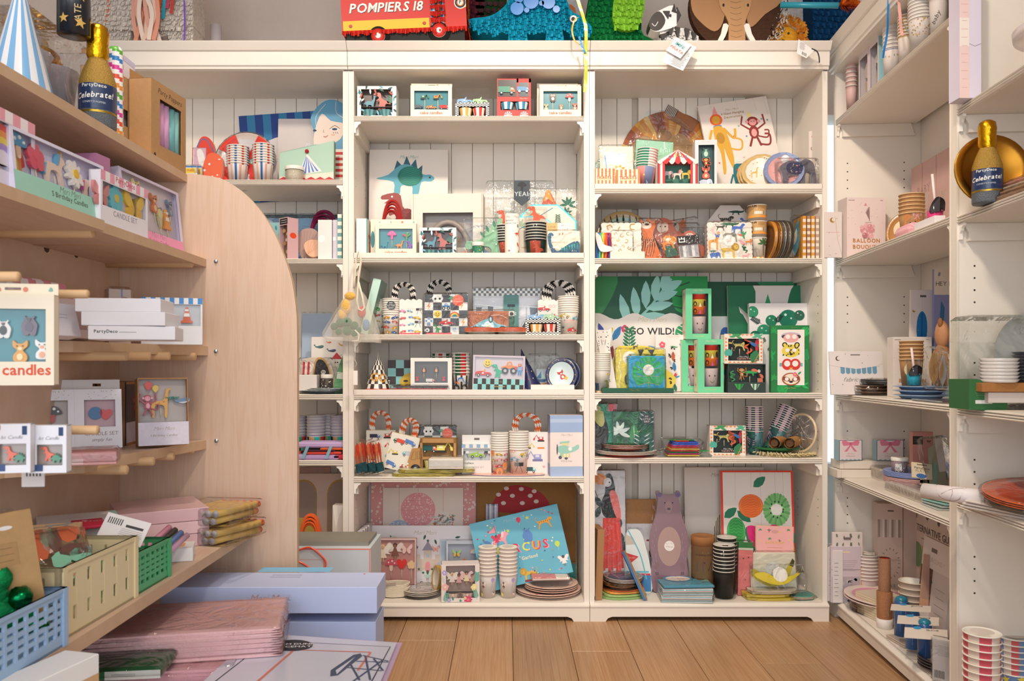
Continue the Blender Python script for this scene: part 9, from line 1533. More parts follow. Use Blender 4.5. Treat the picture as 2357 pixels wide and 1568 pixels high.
p=CQ(2214,2253,-60,.1,'U1',0,h=.33);ctn(('crown_pack','tall pale pink and lilac packs standing on end by the post','party pack'),XYZ(p.X,p.Y,p.Z,.055,.33),.05,'d8d0e0',lambda c:c.r(0,0,.45,1,'e4c8c4').r(0,.4,.45,.62,'e8dcd4').ln(14,.05,.4,.05,.95,'c8948a',.03).l([(.45,.42),(.7,.4),(1,.42)],.02,'8a8090'))
q=qpt(1.09,.03)
pls(('gold_plate','large shiny gold plate standing on its rim behind the gold bottle','plate'),(q.x,q.y,zq2[1]+.092),.09,2,.004,'b07a2a','a8742a','c08a3a',rot=upr(6,-6),pm='metal')
def bottle(meta,x,y,z,h,lab):
 R=h*.165;r=root(meta[0],meta[1],meta[2],(x,y,z+.0005))
 pr=[(0,0),(R*.95,0),(R,.005),(R,h*.36),(R*.98,h*.45),(R*.8,h*.55),(R*.52,h*.66),(R*.48,h*.68)]
 MB().la(pr,28,lambda i,k:'b08a3a' if k>2 else '6a7078','glitter').bd('body',r)
 mb=MB();pf=[(R*.5,h*.66),(R*.6,h*.7),(R*.58,h*.8),(R*.62,h*.9),(R*.55,h*.97),(R*.3,h),(0,h)];mb.la(pf,20,'d8a01c','foil');mb.bd('foil_cap',r)
 MB().la([(R*1.012,h*.16),(R*1.012,h*.40)],28,'1c3058','gloss').la([(R*1.016,h*.13),(R*1.016,h*.15)],28,'b8963a','metal').bd('label_band',r)
 cv=Cv(R*2.2,h*.26);cv.t('PartyDeco',.5,.8,.09,'e8e4dc',w=1).t('Celebrate!',.5,.42,.15,'f0ece4',sh=.25,w=1,a=4).t('CONFETTI POPPER',.5,.22,.05,'c8ccd4')
 a0=lab;cv.to(r,lambda xx,zz,o:((R*1.014+o)*sin(xx/R+a0),-(R*1.014+o)*cos(xx/R+a0),zz+h*.155))
q=qpt(1.14,.0);bottle(('confetti_bottle','gold confetti popper bottle standing before the gold plate','confetti popper'),q.x,q.y,zq2[1],.205,-.6)
q=qpt(1.22,.03)
for i in range(4):ctn(('plate_pack',('lowest film wrapped plates beside the gold bottle','second film wrapped plates beside the gold bottle','third film wrapped plates beside the gold bottle','pink topmost wrapped plates beside the gold bottle')[i],'plate','wrapped plate packs'),XYZ(q.x-.02+.01*i,q.y,zq2[1]+.012*i,.13,.011,-pi/2-PSI+.1),.12,('a88468','b89070','d0c0a8','dc9a90')[i],fin='gloss',film=1)
q=qpt(1.3,.1)
r=root('tableware_pack','clear carry pack of striped cups and plates with green cardboard base','tableware',(1.285,2.0,zq2[2]),(0,0,-.06))
MB().box(-.14,.2,.0,.1,.0,.235,'fff','film',b=.01).bd('clear_bag',r)
MB().box(-.142,-.05,-.002,.1,.0,.075,'2f6a38').bd('green_card',r)
cv=Cv(.09,.075);cv.t('YEY!',.4,.74,.12,'e8e4dc',w=1).ln(3,.1,.7,.45,.65,'8ab08a').r(.15,.2,.6,.32,'dcdcd4');cv.to(r,lambda x,z,o:(x-.096,-.003-o,z))
MB().box(-.125,.2,-.03,.06,.045,.067,'a8703a','kraft',b=.001).bd('kraft_tray',r);MB().box(-.105,.2,-.02,.06,.018,.044,'d8ccc4',b=.001).bd('white_box',r)
for i,(x,y,R,n,c1,c2)in enumerate(((-.07,-.0,.045,7,'e4dcd6','dcd4ce'),(.06,.03,.075,9,'24304c','dcd4d0'),(.1,.05,.06,14,'3a5a50','c8ccc4'))):
 for j in range(n):MB().la([(R*.86,0),(R,.0075),(R*.97,.0078),(R*.8,.001)],26,lambda a,k:c1 if k==0 else c2,'gloss').bd('bowl',r,(x,y+.0,.068+.0085*j))
MB().la([(0,0),(.09,.0),(.12,.012)],36,'c4c4c0','gloss',M=MX.Translation((.08,.09,.13))@MX.Rotation(1.4,4,'X')).bd('silver_plate',r)
q=qpt(1.22,.0)
for i in range(3):ctn(('square_plate',('lowest white square plate with grey edge','middle white square plate','upper white square plate under the orange one')[i],'plate','white square plates'),XYZ(q.x+.0,q.y-.0-.01*i,zq2[3]+.008*i,.26,.006,-pi/2-PSI+.35),.22,'dcd4cc',b=.003)
pls(('orange_plate','glossy orange red round plates in film near the frame edge','plate'),(q.x+.1,q.y-.0,zq2[3]+.034),.135,3,.005,'c84a20','d86a3a','e0d0c0',rot=(.12,-.06,0),film=1)
p_=qpt(1.32,.12)
cups(('cup_pack','pink and orange striped cups on the floor shelf of the second side bookcase','cup pack'),B(2243,2327,1468,0,.068,Y=2.02),7,lambda i,k:(('d8586a','ecdcd0')[(i//3)%2]if k else('e8788a','f0e0d4','e8a050','e8586a','f0e0d4','c8b04a')[(i//3)%6]),bf=.45,lid='dcd0c8')
cups(('cup_pack','blue star cups beside the pink striped ones','cup pack'),B(2318,2395,1475,0,.068,Y=2.1),7,lambda i,k:('d86a6a','7a9ac8','ecdcd0')[(i//2)%3],art=lambda c:c.r(-.1,0,1.1,1,'6a88b8').sx_([('star','e8d04a')],.2,3,3,2),bf=.45,lid='dcd0c8')
# ================================================================ piñatas on top of the back bookcases
def fringe(mb,ol,y0,y1,rows,c1,m='crepe',h=.02,ax=None):
 zs_=[p[1]for p in ol];lo,hi=min(zs_),max(zs_);n=len(ol);g=random.Random(int(lo*1000)%97)
 rows=int(rows*1.5)
 for r in range(rows):
  z=hi-(hi-lo)*(r+.2)/rows;xs=[]
  for i in range(n):
   a,b=ol[i-1],ol[i]
   if(a[1]-z)*(b[1]-z)<0:xs.append(a[0]+(b[0]-a[0])*(z-a[1])/(b[1]-a[1]))
  xs.sort()
  for x0,x1 in zip(xs[::2],xs[1::2]):
   k=max(2,int((x1-x0)/.008));w=(x1-x0)/k
   for j in range(k):
    x=x0+w*j;d=g.uniform(.003,.012);L=h*g.uniform(.7,1.2)
    mb.add([(x,y0-.001,z),(x+w,y0-.001,z),(x+w*g.uniform(.7,1.1),y0-d,z-L),(x+w*g.uniform(-.1,.3),y0-d,z-L)],[(0,1,2,3)],c1[(j+r)%len(c1)],m)
def pna(meta,X,Y,parts,rot=0,z=ZT):
 r=root(meta[0],meta[1],meta[2],(X,Y,z+.0005),(0,0,rot))
 for nm,out,y0,y1,cols,rows in parts:
  mb=MB();mb.pz(out,y0,y1,cols[0],'crepe');
  if rows:fringe(mb,out,y0,y1,rows,cols)
  mb.bd(nm,r)
 return r
K=3.15/F
def pxo(pts,X,Y=3.15,z=ZT):
 k=Y/F;return[((x-CX)*k-X,EYE-(y-CY)*k-z)for x,y in pts]
X0=(330-CX)*K;WHT=('e0d4c8','d8cabc','e8ded2')
r=pna(('llama_pinata','white crepe paper piñata with peach tissue fringe above the plywood stand','piñata'),X0,3.12,[('body',pxo([(205,70),(215,-140),(440,-140),(445,60)],X0,3.12),0,.12,WHT,12),('leg',pxo([(210,115),(208,60),(300,60),(296,115)],X0,3.12),.01,.11,WHT,4),('leg',pxo([(352,115),(350,55),(444,55),(440,115)],X0,3.12),.01,.11,WHT,4),('hoof',pxo([(352,117),(356,92),(385,82),(392,117)],X0,3.12),-.004,.02,('8a7a70',),0)])
g=random.Random(3)
for i in range(16):
 x=.02+g.uniform(-.06,.06);MB().pz(stk(smo([(x,.26+g.uniform(-.1,.08)),(x+g.uniform(-.03,.03),.14),(x+g.uniform(-.05,.05),.04)]),.016),-.014-.002*i,-.0134-.002*i,('e8a890','f0c8b0','e89a80','f4dccb')[i%4],'card').bd('tissue_strip',r)
for i,cc in enumerate(('d8342c','e0703a','2fa0b8','c83a5a','c83a30','7a4ac0')):x=.06+.016*i if i<5 else .178;MB().pz(stk(smo([(x,.34),(x+.012,.24),(x+.004,.17-.02*(i%3))]if i<5 else[(x,.2),(x+.002,.1),(x-.004,.0)]),.012 if i<5 else .006),-.02,-.0194,cc,'gloss').bd('ribbon',r)
MB().pz(stk(smo([(-.13,.3),(-.12,.2),(-.13,.12)]),.008),-.003,-.001,'d87a50').pz(E(-.06,.26,.03,.018),-.003,-.001,'d8907a').bd('printed_patch',r)
cyl=MB().la([(0,0),(.023,0),(.023,.2),(0,.203)],20,'cfc4c4','card').bd('paper_cylinder',None,((497-CX)*3.33/F,3.33,ZT+.0005));tag(cyl,'pale grey paper cylinder standing alone on the bookcase top','cylinder')
def engine():
 X=(930-CX)*3.02/F;r=root('fire_engine_pinata','red fire engine piñata with yellow ladder and white lettering','piñata',(X,3.06,ZT+.012),(rad(3),rad(-2.5),0));w,h,d=.47,.30,.17
 MB().box(-w/2,w/2,0,d,.055,h,'c8281e','crepe').box(-w/2+.01,w/2-.01,.004,d,0,.055,'15120f','rubber').bd('body',r)
 cv=Cv(w,h);RD='cc2a22';cv.r(0,.185,.72,1,RD).r(.01,.2,.7,.33,'e0b81c').t('POMPIERS 18',.36,.42,.075,'16120f',sh=.2,w=1).t('POMPIERS 18',.357,.428,.075,'f4efe6',sh=.2,w=1)
 cv.l([(.03,.66),(.7,.66)],.01,'e8b428').l([(.03,.92),(.7,.92)],.01,'e8b428')
 for i in range(11):cv.l([(.06+.06*i,.66),(.06+.06*i,.92)],.009,'e8b428')
 for u in(.07,.66):cv.e(u,.265,.014,.014,'7a2018').e(u,.27,.01,.01,'d83a2a')
 cv.r(.715,.25,.83,1,'c8281e').r(.715,.72,.83,1,'e8b428').sp(4,'6a4a14 e8b428',.72,.74,.82,.98,True).r(.715,.3,.82,.66,'5a9ac0').r(.725,.33,.81,.63,'1a1c24').e(.745,.58,.014,.014,'e8c070').e(.785,.58,.014,.014,'e8c070').r(.73,.36,.75,.5,'b8d0e0').r(.77,.4,.79,.5,'c83a2a').r(.72,.22,.82,.27,'8a8a8c')
 cv.r(.83,.185,1,1,'c8281e').r(.88,.72,.95,.95,'8fc8dc').r(.97,.72,1.0,.95,'8fc8dc').r(.95,.44,1.0,.58,'e8c030').e(.955,.5,.05,.05,'f0ece4').e(.955,.5,.043,.043,'1a1612').e(.955,.5,.03,.03,'c87a2a').e(.955,.5,.022,.022,'f0ece4').t('P',.955,.485,.028,'1a1612',w=1)
 cv.to(r,lambda x,z,o:(x,-o-.0,z));mb=MB();fringe(mb,[(-w/2,.05),(w/2,.05),(w/2,.066),(-w/2,.066)],-.001,0,1,('b8241c','d0342a'));fringe(mb,[(.1,.08),(w*.33,.08),(w*.33,.24),(.1,.24)],-.002,0,5,('b8241c','c42c22'));mb.bd('crepe_fringe',r)['kind']='stuff'
 for x,z in((-.1,.04),(.13,.05)):MB().la([(0,.004),(.01,.004),(.012,.0035),(.026,.003),(.026,.0),(.044,-.003),(.046,-.02)],24,lambda i,k:('f0ece4','c8281e','c8281e','f0ece4','1c1a18','1c1a18')[k],'card',M=MX.Translation((x,-.002,z))@MX.Rotation(pi/2,4,'X')).bd('wheel',r)
 mb=MB();g=random.Random(4)
 for i in range(60):z=.03+.27*(i//10)/6;y=.017*(i%10);mb.add([(w/2,y,z+.05),(w/2,y+.017,z+.05),(w/2+.01,y+.012,z),(w/2+.008,y,z)],[(0,1,2,3)],('c8281e','d8602a','b81c18','e0b030')[i%4],'crepe')
 mb.bd('side_fringe',r)
engine()
X0=(1215-CX)*3.1/F;BL=('0f86a6','1a98b8','0c7494')
bd=[(1078,48),(1090,42),(1130,36),(1165,10),(1190,-40),(1240,-70),(1290,-40),(1312,20),(1340,40),(1362,62),(1356,76),(1320,80),(1300,66),(1260,74),(1180,74),(1120,74),(1090,62)]
r=pna(('dinosaur_pinata','turquoise crepe dinosaur piñata with blue shiny spots and round eye','piñata'),X0,3.1,[('body',pxo(smc(bd,3),X0,3.1),0,.13,BL,14),('leg',pxo([(1168,108),(1172,62),(1210,62),(1216,108)],X0,3.1),-.012,.05,BL,4),('leg',pxo([(1254,108),(1258,62),(1292,62),(1300,108)],X0,3.1),-.012,.05,BL,4)])
for x,y,R in((1222,8,17),(1262,10,15),(1190,24,15),(1280,26,8),(1212,28,6),(1194,2,10),(1246,12,6),(1240,-24,14)):
 o=pxo([(x,y)],X0,3.1)[0];MB().pz(E(o[0],o[1],R*K,R*K,18),-.018,-.012,'2a80d0','gloss').bd('shiny_spot',r)
o=pxo([(1319,48)],X0,3.1)[0];MB().pz(E(o[0],o[1],.014,.013,18),-.018,-.012,'f0ece6').pz(E(o[0]-.001,o[1]-.001,.007,.008,14),-.0185,-.012,'1a1a1e').bd('eye',r)
GR=('12703a','18803f','0f6232');LM=('8ac838','9ad848','7ab830');X0=(1420-CX)*3.2/F
pna(('green_dinosaur_pinata','dark green dinosaur piñata with lime ruffled belly','piñata'),X0,3.2,[('body',pxo(smc([(1345,112),(1350,40),(1372,-60),(1440,-90),(1480,-20),(1476,70),(1500,90),(1520,112)],3),X0,3.2),0,.12,GR,11),('belly',pxo(smc([(1412,66),(1412,0),(1430,-60),(1476,-60),(1480,20),(1462,72)],3),X0,3.2),-.025,.0,LM,7)])
rbn('long yellow green curling ribbon hanging in front of the cornice',[(1310,-60),(1330,0),(1344,44),(1349,70),(1348,130),(1349,170),(1346,212)],.012,'b8c030',2.93)
rbn('loop of yellow green ribbon over the turquoise dinosaur',[(1344,40),(1326,42),(1317,66),(1322,92),(1336,104)],.006,'c8a83a',2.94)
rbn('short blue ribbon end beside the yellow green ribbon',[(1333,84),(1339,104),(1347,122)],.008,'2a88b8',2.925)
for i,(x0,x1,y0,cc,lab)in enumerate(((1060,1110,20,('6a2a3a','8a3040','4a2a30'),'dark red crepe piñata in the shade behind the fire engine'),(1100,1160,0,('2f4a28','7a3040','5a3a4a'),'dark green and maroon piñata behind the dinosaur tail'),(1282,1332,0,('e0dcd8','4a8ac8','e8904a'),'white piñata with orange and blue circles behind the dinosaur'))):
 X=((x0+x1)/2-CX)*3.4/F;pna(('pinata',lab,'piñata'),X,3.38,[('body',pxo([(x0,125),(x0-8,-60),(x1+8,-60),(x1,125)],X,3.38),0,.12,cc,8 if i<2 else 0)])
 if i==2:
  mb=MB();[mb.pz(E(x,z,R,R,16),-.003,0,c_)for x,z,R,c_ in((.0,.25,.03,'e07a3a'),(.03,.17,.022,'3f78c0'),(-.03,.16,.018,'8fb8dc'))];tag(mb.bd('spotted_card',None,(X,3.36,ZT+.02)),'card of orange and blue discs on the white piñata','decoration')
def zebra():
 X=(1550-CX)*3.02/F;Y=3.04;f=lambda q:pxo(q,X,Y);r=root('zebra_pinata','small black and white zebra piñata with smiling dark muzzle','piñata',(X,Y,ZT+.0005))
 mb=MB();o=f([(1518,70),(1545,62),(1580,66),(1608,84),(1606,112),(1520,112)]);mb.pz(o,0,.06,'e8e4e0','crepe');fringe(mb,o,0,.06,4,('e8e4e0','dcd8d4'));mb.bd('body',r)
 MB().pz(f(smc([(1494,66),(1500,40),(1520,26),(1548,16),(1560,40),(1556,62),(1530,72),(1508,76)],3)),-.012,.05,'ece8e4','card').bd('head',r)
 MB().pz(f(smc([(1493,64),(1498,42),(1516,30),(1530,50),(1520,70),(1504,74)],3)),-.014,.05,'3a3330').pz(stk(smo(f([(1499,58),(1506,64),(1513,54)])),.0022),-.0150,-.0138,'e8e4e0').bd('muzzle',r)
 MB().pz(f([(1544,30),(1550,12),(1556,34)]),-.016,.0,'2a2624').bd('ear',r)
 for q in(((1524,30),(1536,48),(1540,30)),((1556,20),(1566,40),(1556,60)),((1530,80),(1548,66),(1544,84)),((1552,66),(1558,96),(1564,68)),((1574,68),(1578,98),(1586,72)),((1590,76),(1594,98),(1602,84)),((1516,84),(1540,78),(1522,96))):MB().pz(f(q),-.0175,.002,'2e2826').bd('stripe',r)
 MB().pz(E(*f([(1541,40)])[0],.004,.0045),-.018,-.012,'16120f').bd('eye',r)
zebra()
def tagcard(name,lab,pts,Y,art,c='ece6e2'):
 k=Y/F;xs=[(x-CX)*k for x,y in pts];zz=[EYE-(y-CY)*k for x,y in pts];X,Z=sum(xs)/4,sum(zz)/4
 r=root(name,lab,'tag',(X,Y,Z));o=[(x-X,z-Z)for x,z in zip(xs,zz)];MB().pz(o,0,.001,c).bd('card',r)
 ux=V((o[1][0]-o[0][0],0,o[1][1]-o[0][1]));uz=V((o[3][0]-o[0][0],0,o[3][1]-o[0][1]));cv=Cv(ux.length,uz.length);art(cv);cv.to(r,mpl(((o[0][0]+o[1][0])/2,-.0003,(o[0][1]+o[1][1])/2),ux,uz));return r
tagcard('swing_tag','white printed tag hanging below the zebra piñata',[(1523,142),(1572,163),(1603,108),(1552,88)],2.955,lambda c:c.ln(14,.3,.95,.05,.75,'8a8486',.03))
tagcard('swing_tag','colourful tag with mini piñata lettering and dots',[(1533,116),(1566,135),(1592,103),(1556,85)],2.945,lambda c:c.t('IMINI',.5,.58,.2,'2f9aa0',w=1,a=-4).t('PIÑATA',.5,.28,.17,'d86a4a',w=1,a=-4).ds(18,.016,'d83a3a 3f8ac0 e8b23a',6))
tagcard('swing_tag','white care tag with barcode near the corner of the bookcases',[(1834,123),(1856,134),(1874,116),(1838,90)],2.955,lambda c:c.ln(7,.1,.8,.4,.9,'7a7678',.04).sp(9,'2a2628 ece6e2',.5,.1,.95,.3))
k=2.955/F;MB().tube(smo([((x-CX)*k-(1886-CX)*k,0,-(y-144)*k)for x,y in((1868,112),(1880,118),(1885,130),(1886,144))]),.0022,6,'2a2628','rubber');mb=MB().tube(smo([((x-1886)*k,0,-(y-144)*k)for x,y in((1868,112),(1880,118),(1885,130),(1886,144))]),.0022,6,'2a2628','rubber');tag(mb.bd('tag_loop',None,((1886-CX)*k,2.955,EYE-(144-CY)*k)),'short black cord hanging beside the care tag','cord')
def eleph():
 X=(1692-CX)*3.06/F;Y=3.06;r=root('elephant_plaque','round brown plaque with a tusked elephant face and fluffy black and white edge','wall plaque',(X,Y,ZT+.16),(rad(-4),0,0));R=.172
 MB().pz(circ(40,R),0,.03,'4a3226','crepe').bd('disc',r)
 q=lambda pts:[(a*.0016+.0,b*.0016)for a,b in pts]
 MB().pz(smc(q([(-24,20),(-60,60),(-100,40),(-102,-10),(-80,-42),(-50,-62),(-30,-40)]),3),-.004,0,'a8794f').pz(smc(q([(24,20),(60,70),(104,60),(108,10),(70,-20),(40,-50),(28,-40)]),3),-.004,0,'a8794f').bd('ear',r)
 MB().pz(smc(q([(-34,60),(34,60),(36,0),(22,-40),(18,-106),(-16,-106),(-18,-40),(-38,0)]),3),-.008,0,'b98a5c').bd('trunk',r)
 for s in(-1,1):MB().pz(smc(q([(s*18,-50),(s*30,-46),(s*36,-70),(s*46,-90),(s*38,-94),(s*26,-76)]),2),-.011,-.002,'f0e8dc').bd('tusk',r);MB().pz(E(s*.046,.0,.004,.006),-.0095,-.007,'1a1410').bd('eye',r)
 for i in range(9):MB().pz(stk(smo(q([(-13,-14*i+24),(0,-14*i+20),(13,-14*i+24)])),.0012),-.0088,-.0078,'8a6440').bd('wrinkle',r)
 mb=MB();g=random.Random(5)
 for i in range(420):
  a=g.uniform(-1.3,1.2);e=R*g.uniform(.97,1.2);y=g.uniform(-.004,.03);a2=g.uniform(0,6.28);x,z=e*cos(a),e*sin(a);L=.012
  mb.add([(x,y,z),(x+.004,y+.002,z),(x+L*cos(a2)+.003,y-.008,z+L*sin(a2)),(x+L*cos(a2),y-.008,z+L*sin(a2))],[(0,1,2,3)],('ece8e0','1c1a1a','d8d4cc')[i%3],'crepe')
 o=mb.bd('fluffy_edge',r);o['kind']='stuff'
eleph()
X0=(1806-CX)*3.1/F;r=root('lion_pinata','orange yellow crepe lion piñata peeping beside the elephant plaque','piñata',(X0,3.12,ZT+.05))
MB().ball((0,0,.0),(.062,.05,.06),'d8962a','crepe',20,12,jit=.06).bd('head',r);mb=MB();g=random.Random(9)
for i in range(150):
 a=g.uniform(-.4,3.4);e=g.uniform(.04,.072);x,z=e*cos(a),e*sin(a)+.004;mb.add([(x,-.035,z),(x+.01,-.036,z),(x+.014*cos(a),-.05,z+.016*sin(a)),(x+.004,-.05,z+.012)],[(0,1,2,3)],('d8862a','e8a03a','c8762a')[i%3],'crepe')
mb.bd('mane',r)['kind']='stuff';MB().pz([(-.02,-.012),(.0,-.02),(-.014,-.032)],-.055,-.045,'2a1e16').bd('nose',r);MB().pz(E(.004,.012,.004,.004),-.053,-.045,'2a1e16').bd('eye',r)
X0=(1910-CX)*3.2/F;pna(('blue_pinata','dark blue crepe box piñata in the corner above the bookcases','piñata'),X0,3.2,[('body',pxo([(1872,120),(1868,-60),(1975,-60),(1960,118)],X0,3.2),0,.14,('123f68','174d7c','0f3558'),9)])
X0=(1830-CX)*3.3/F;pna(('zebra_board','black and white striped board behind the lion piñata','piñata'),X0,3.3,[('board',pxo([(1788,125),(1784,-60),(1874,-60),(1872,125)],X0,3.3),0,.03,('d4ccc8',),0),('stripe',pxo([(1800,60),(1870,90),(1872,104),(1800,76)],X0,3.3),-.002,.0,('1c1a1c',),0),('stripe',pxo([(1786,30),(1796,0),(1800,0),(1792,34)],X0,3.3),-.002,.0,('1c1a1c',),0),('stripe',pxo([(1830,118),(1862,70),(1872,72),(1850,120)],X0,3.3),-.002,.0,('1c1a1c',),0)])
k=3.0/F;a=V(((1800-CX)*k,3.02,EYE-(6-CY)*k));b=V(((1925-CX)*k,2.98,EYE-(18-CY)*k));r=root('party_blower','turquoise rolled tube with orange frayed crepe end lying on the piñatas','party horn',a);d=b-a
MB().tube([(0,0,0),tuple(d)],.011,12,'2aa0b4','gloss').bd('tube',r);mb=MB();g=random.Random(1)
for i in range(170):
 t=g.random();p=d+V((.09*t,0,-.002));a1,e=g.uniform(0,6.28),.026*(.5+.5*sin(3*t+.4));mb.add([tuple(p),tuple(p+V((.006,.004,0))),tuple(p+V((.01+e*cos(a1)*.5,-e*.6*sin(a1*2),e*sin(a1)))),tuple(p+V((.004,-e*.5,e*sin(a1))))],[(0,1,2,3)],('d8601c','e8742a','c85418')[i%3],'crepe')
mb.bd('frayed_end',r)['kind']='stuff'
# ================================================================ goods on the plywood stand
H=pi/2
def at(x,y,Y):return V(((x-CX)*Y/F,Y,EYE-(y-CY)*Y/F))
def WP(x,X,sh,w,h,yaw=H,dz=0):return XYZ(X,X*F/(x-CX),SZ[sh]+dz,w,h,yaw)
def on(x,y,sh):Y=(SZ[sh]-EYE)*F/(CY-y);return V(((x-CX)*Y/F,Y,SZ[sh]+.0005))
LV='dcd8ec'
r=hat(('party_hat','blue and white striped party hats at the frame edge','party hat'),WP(52,-.93,'W1',.13,.26,.6),('7ab0dc','e8e8ec'),24,1)
def inc(r,w,h,d):
 for i in range(2):
  mb=MB();pr=[(.036,0),(.046,.09),(.048,.1),(.05,.12)];mb.la(pr,24,'eae4ec','card');mb.la([(.05,.118),(.056,.135),(.05,.137)],12,'f0e8ee');mb.bd('scalloped_cup',r,(-.06+.11*i,d*.5,.005))
 MB().ball((.04,d*.6,.16),(.05,.03,.03),'c89a50','foil').bd('gold_tassel',r)
cbx(('cup_box','clear box of white scalloped cups with gold tassel','cup box'),WP(150,-.96,'W1',.26,.21),.11,inc,'mist','d0cce0')
r=root('confetti_cannon','black tube with gold stars and mint label lying behind the clear cup box','confetti cannon',at(170,82,1.75));MB().la([(0,0),(.033,0),(.033,.2),(0,.2)],24,'20242e','gloss').bd('tube',r);cv=Cv(.1,.2);cv.r(.12,.0,.34,.8,'a8d8b0').sx_([('star','c8a050')],.24,2,4,3,u0=.3).t('ATE',.8,.2,.14,'c8b080',a=90);mc=mcy(.033,.033,.2);cv.to(r,mc)
q=WP(225,-.9,'W1',1,1);bottle(('confetti_bottle','gold confetti bottle with crinkled foil cap and navy label on the plywood shelf','confetti popper'),q.X,q.Y,q.Z,.232,.25)
q=WP(266,-.9,'W1',1,1);r=root('candy_tube','candy striped tube in rainbow spirals beside the gold bottle','tube',(q.X,q.Y,q.Z));cc=('2f80c8','f4f0f0','5aa83a','f4f0f0','e8902a','f4f0f0','e0502a','f4f0f0','d83a9a','f4f0f0')
MB().la([(.0165,.206*i/40)for i in range(41)]+[(.012,.214),(0,.216)],20,lambda i,k:cc[((k+i//3)//2)%10],'gloss').bd('tube',r)
ctn(('candle_carton','white carton with lilac edges and red stripe behind the candy tube','box'),WP(281,-.97,'W1',.14,.27),.05,'e6e0e8',lambda c:c.r(0,.0,1,.1,'e87a6a').tp(.5,.4,'c88a7a',.09).t('Birthday',.5,.3,.06,'b87a6a').r(0,.95,1,1,'c8c4e4').r(.95,0,1,1,'c8c4e4'))
pp=WP(400,-.868,'W1',.17,.205)
for i in range(2):
 p=XYZ(pp.X-.012,pp.Y-.055*0+(-.09 if i else 0),pp.Z,pp.w,pp.h,H-.12);
 if i:p.X-=.075
 wbx(('popper_box','kraft party poppers box with window showing pink and aqua tubes' if i==0 else 'second kraft box set back behind the party poppers box','popper box'),p,.06,'b0875a',(.24,.22,.86,.8)if i==0 else(.4,.4,.6,.6),'8a6a48',[],(lambda c:c.t('Party Poppers',.52,.86,.088,'3a2818',sh=.3,w=2).e(.1,.08,.03,.03,'3a2a1c'))if i==0 else None,tab=(.12,'a87f52')if i==0 else None,fin='kraft')
 if i==0:
  r=[o for o in COL.objects if o.get('category')=='popper box'][-1]
  for k_,(x,cc_)in enumerate(((-.018,'d89ac8'),(.006,'e0a8d4'),(.034,'7ac4c8'),(.056,'8fd0d0'))):MB().la([(0,0),(.0125,0),(.0125,.13),(0,.13)],16,cc_,'gloss').bd('popper',r,(x,.018,.03))
wbx(('candle_box','rainbow candle box with pink striped top at the frame edge','candle box'),WP(2,-.86,'W2',.2,.15),.03,LV,(.05,.3,.95,.85),'e4dce8',[('rainbow',.55,.6,.7,'d8403a e8903a e8d04a a88ad0 e8e0ec')],lambda c:c.sp(9,'e8a0b0 f0e8ec',0,.86,1,1))
wbx(('candle_box','wide mint green candle box with unicorn and daisy candles','candle box'),WP(155,-.84,'W2',.3,.125,H-.05),.035,LV,(.03,.38,.97,.95),'d0cde8',[('mushroom',.1,.78,.16,'3f98c8 e8c8b0 eee'),('flower',.26,.7,.2,'d84a68 d84a68',.1),('unicorn',.45,.66,.26,'ecd4c4 e0b070 5aa8d0',.1),('daisy',.66,.68,.2,'f4f0ec f0c83a',.1),('unicorn',.86,.62,.24,'ecd0b8 e0b070 d86aa8',.1)],lambda c:c.r(0,0,1,.38,'9fd4c4').tp(.55,.27,'5a6a60',.045).t('5 Birthday Candles',.55,.18,.034,'4a5a50',w=1),tilt=6)
wbx(('candle_box','pink candle box with party cat candles against the end panel','candle box'),WP(362,-.87,'W2',.3,.17,H-.06),.035,'d8d0e8',(.04,.22,.96,.96),'d0cad8',[('fox',.3,.8,.16,'e8d8a0 f0e8d0 333',.1),('cone',.78,.52,.2,'e89a3a f4e8d8',.1),('fox',.58,.7,.16,'c8703a e8c8a0 333',.1),('ice',.66,.5,.2,'c8c090 d8d4a0 777',.1),('fox',.86,.72,.14,'6a80a0 9ab 333',.1)],lambda c:c.r(0,0,1,.22,'e89ac0').tp(.55,.15,'b07a9a',.05).t('Birthday Candles',.55,.07,.035,'a86a88'),tilt=6)
ctn(('candle_box','plum sided candle box edge behind the candle set','candle box'),WP(238,-.88,'W2',.05,.17,H-.1),.05,'b87aa0')
wbx(('candle_box','candle set box with aqua flower and yellow butterfly candles','candle box'),WP(289,-.822,'W2',.2,.112,H-.04),.025,'ece8f0',(.04,.36,.96,.8),'c8c0d0',[('butterfly',.06,.56,.3,'d88a8a c87a7a 333'),('flower',.34,.58,.34,'5ac0d0 d8b84a',.02),('butterfly',.74,.56,.42,'e8c028 e0b020 8a7030',.02)],lambda c:c.sp(11,'e8a0b8 f0ecf0',0,.82,1,1).t('PartyDeco',.5,.88,.06,'c04a5a',w=1).t('CANDLE SET',.5,.22,.06,'9a949c',tr=.14))
for i,(x,y,z,w,yw,lab)in enumerate(((304,0,0,.165,.22,'lowest of three white candle boxes lying flat'),(284,0,.029,.163,.12,'middle white candle box of the flat pile'),(272,0,.057,.165,.14,'topmost white candle box of the flat pile'))):
 ctn(('flat_box',lab,'box','flat white candle boxes'),XYZ((x-CX)*1.66/F,1.66,SZ['W3']+z,w,.028,yw),.1,'e8e6ec',(lambda c:c.t('PartyDeco',.2,.5,.04,'3a3a3e',w=1).ln(1,.3,.6,.4,.7,'9a9aa0'))if i==0 else None)
wbx(('candle_box','white box with blue scalloped awning, digger and traffic cone candles','candle box'),XYZ((396-CX)*2.0/F,2.0,SZ['W3'],.14,.115,.3),.022,'ecebee',(.03,.4,.97,.86),'c4c4c8',[('digger',.28,.66,.4,'e88a2a e88a2a 3a3a48 5fae9a',0),('cone',.74,.64,.32,'d8602a f0ece8',0)],lambda c:c.sp(13,'4a90d0 ecebee',0,.87,1,1))
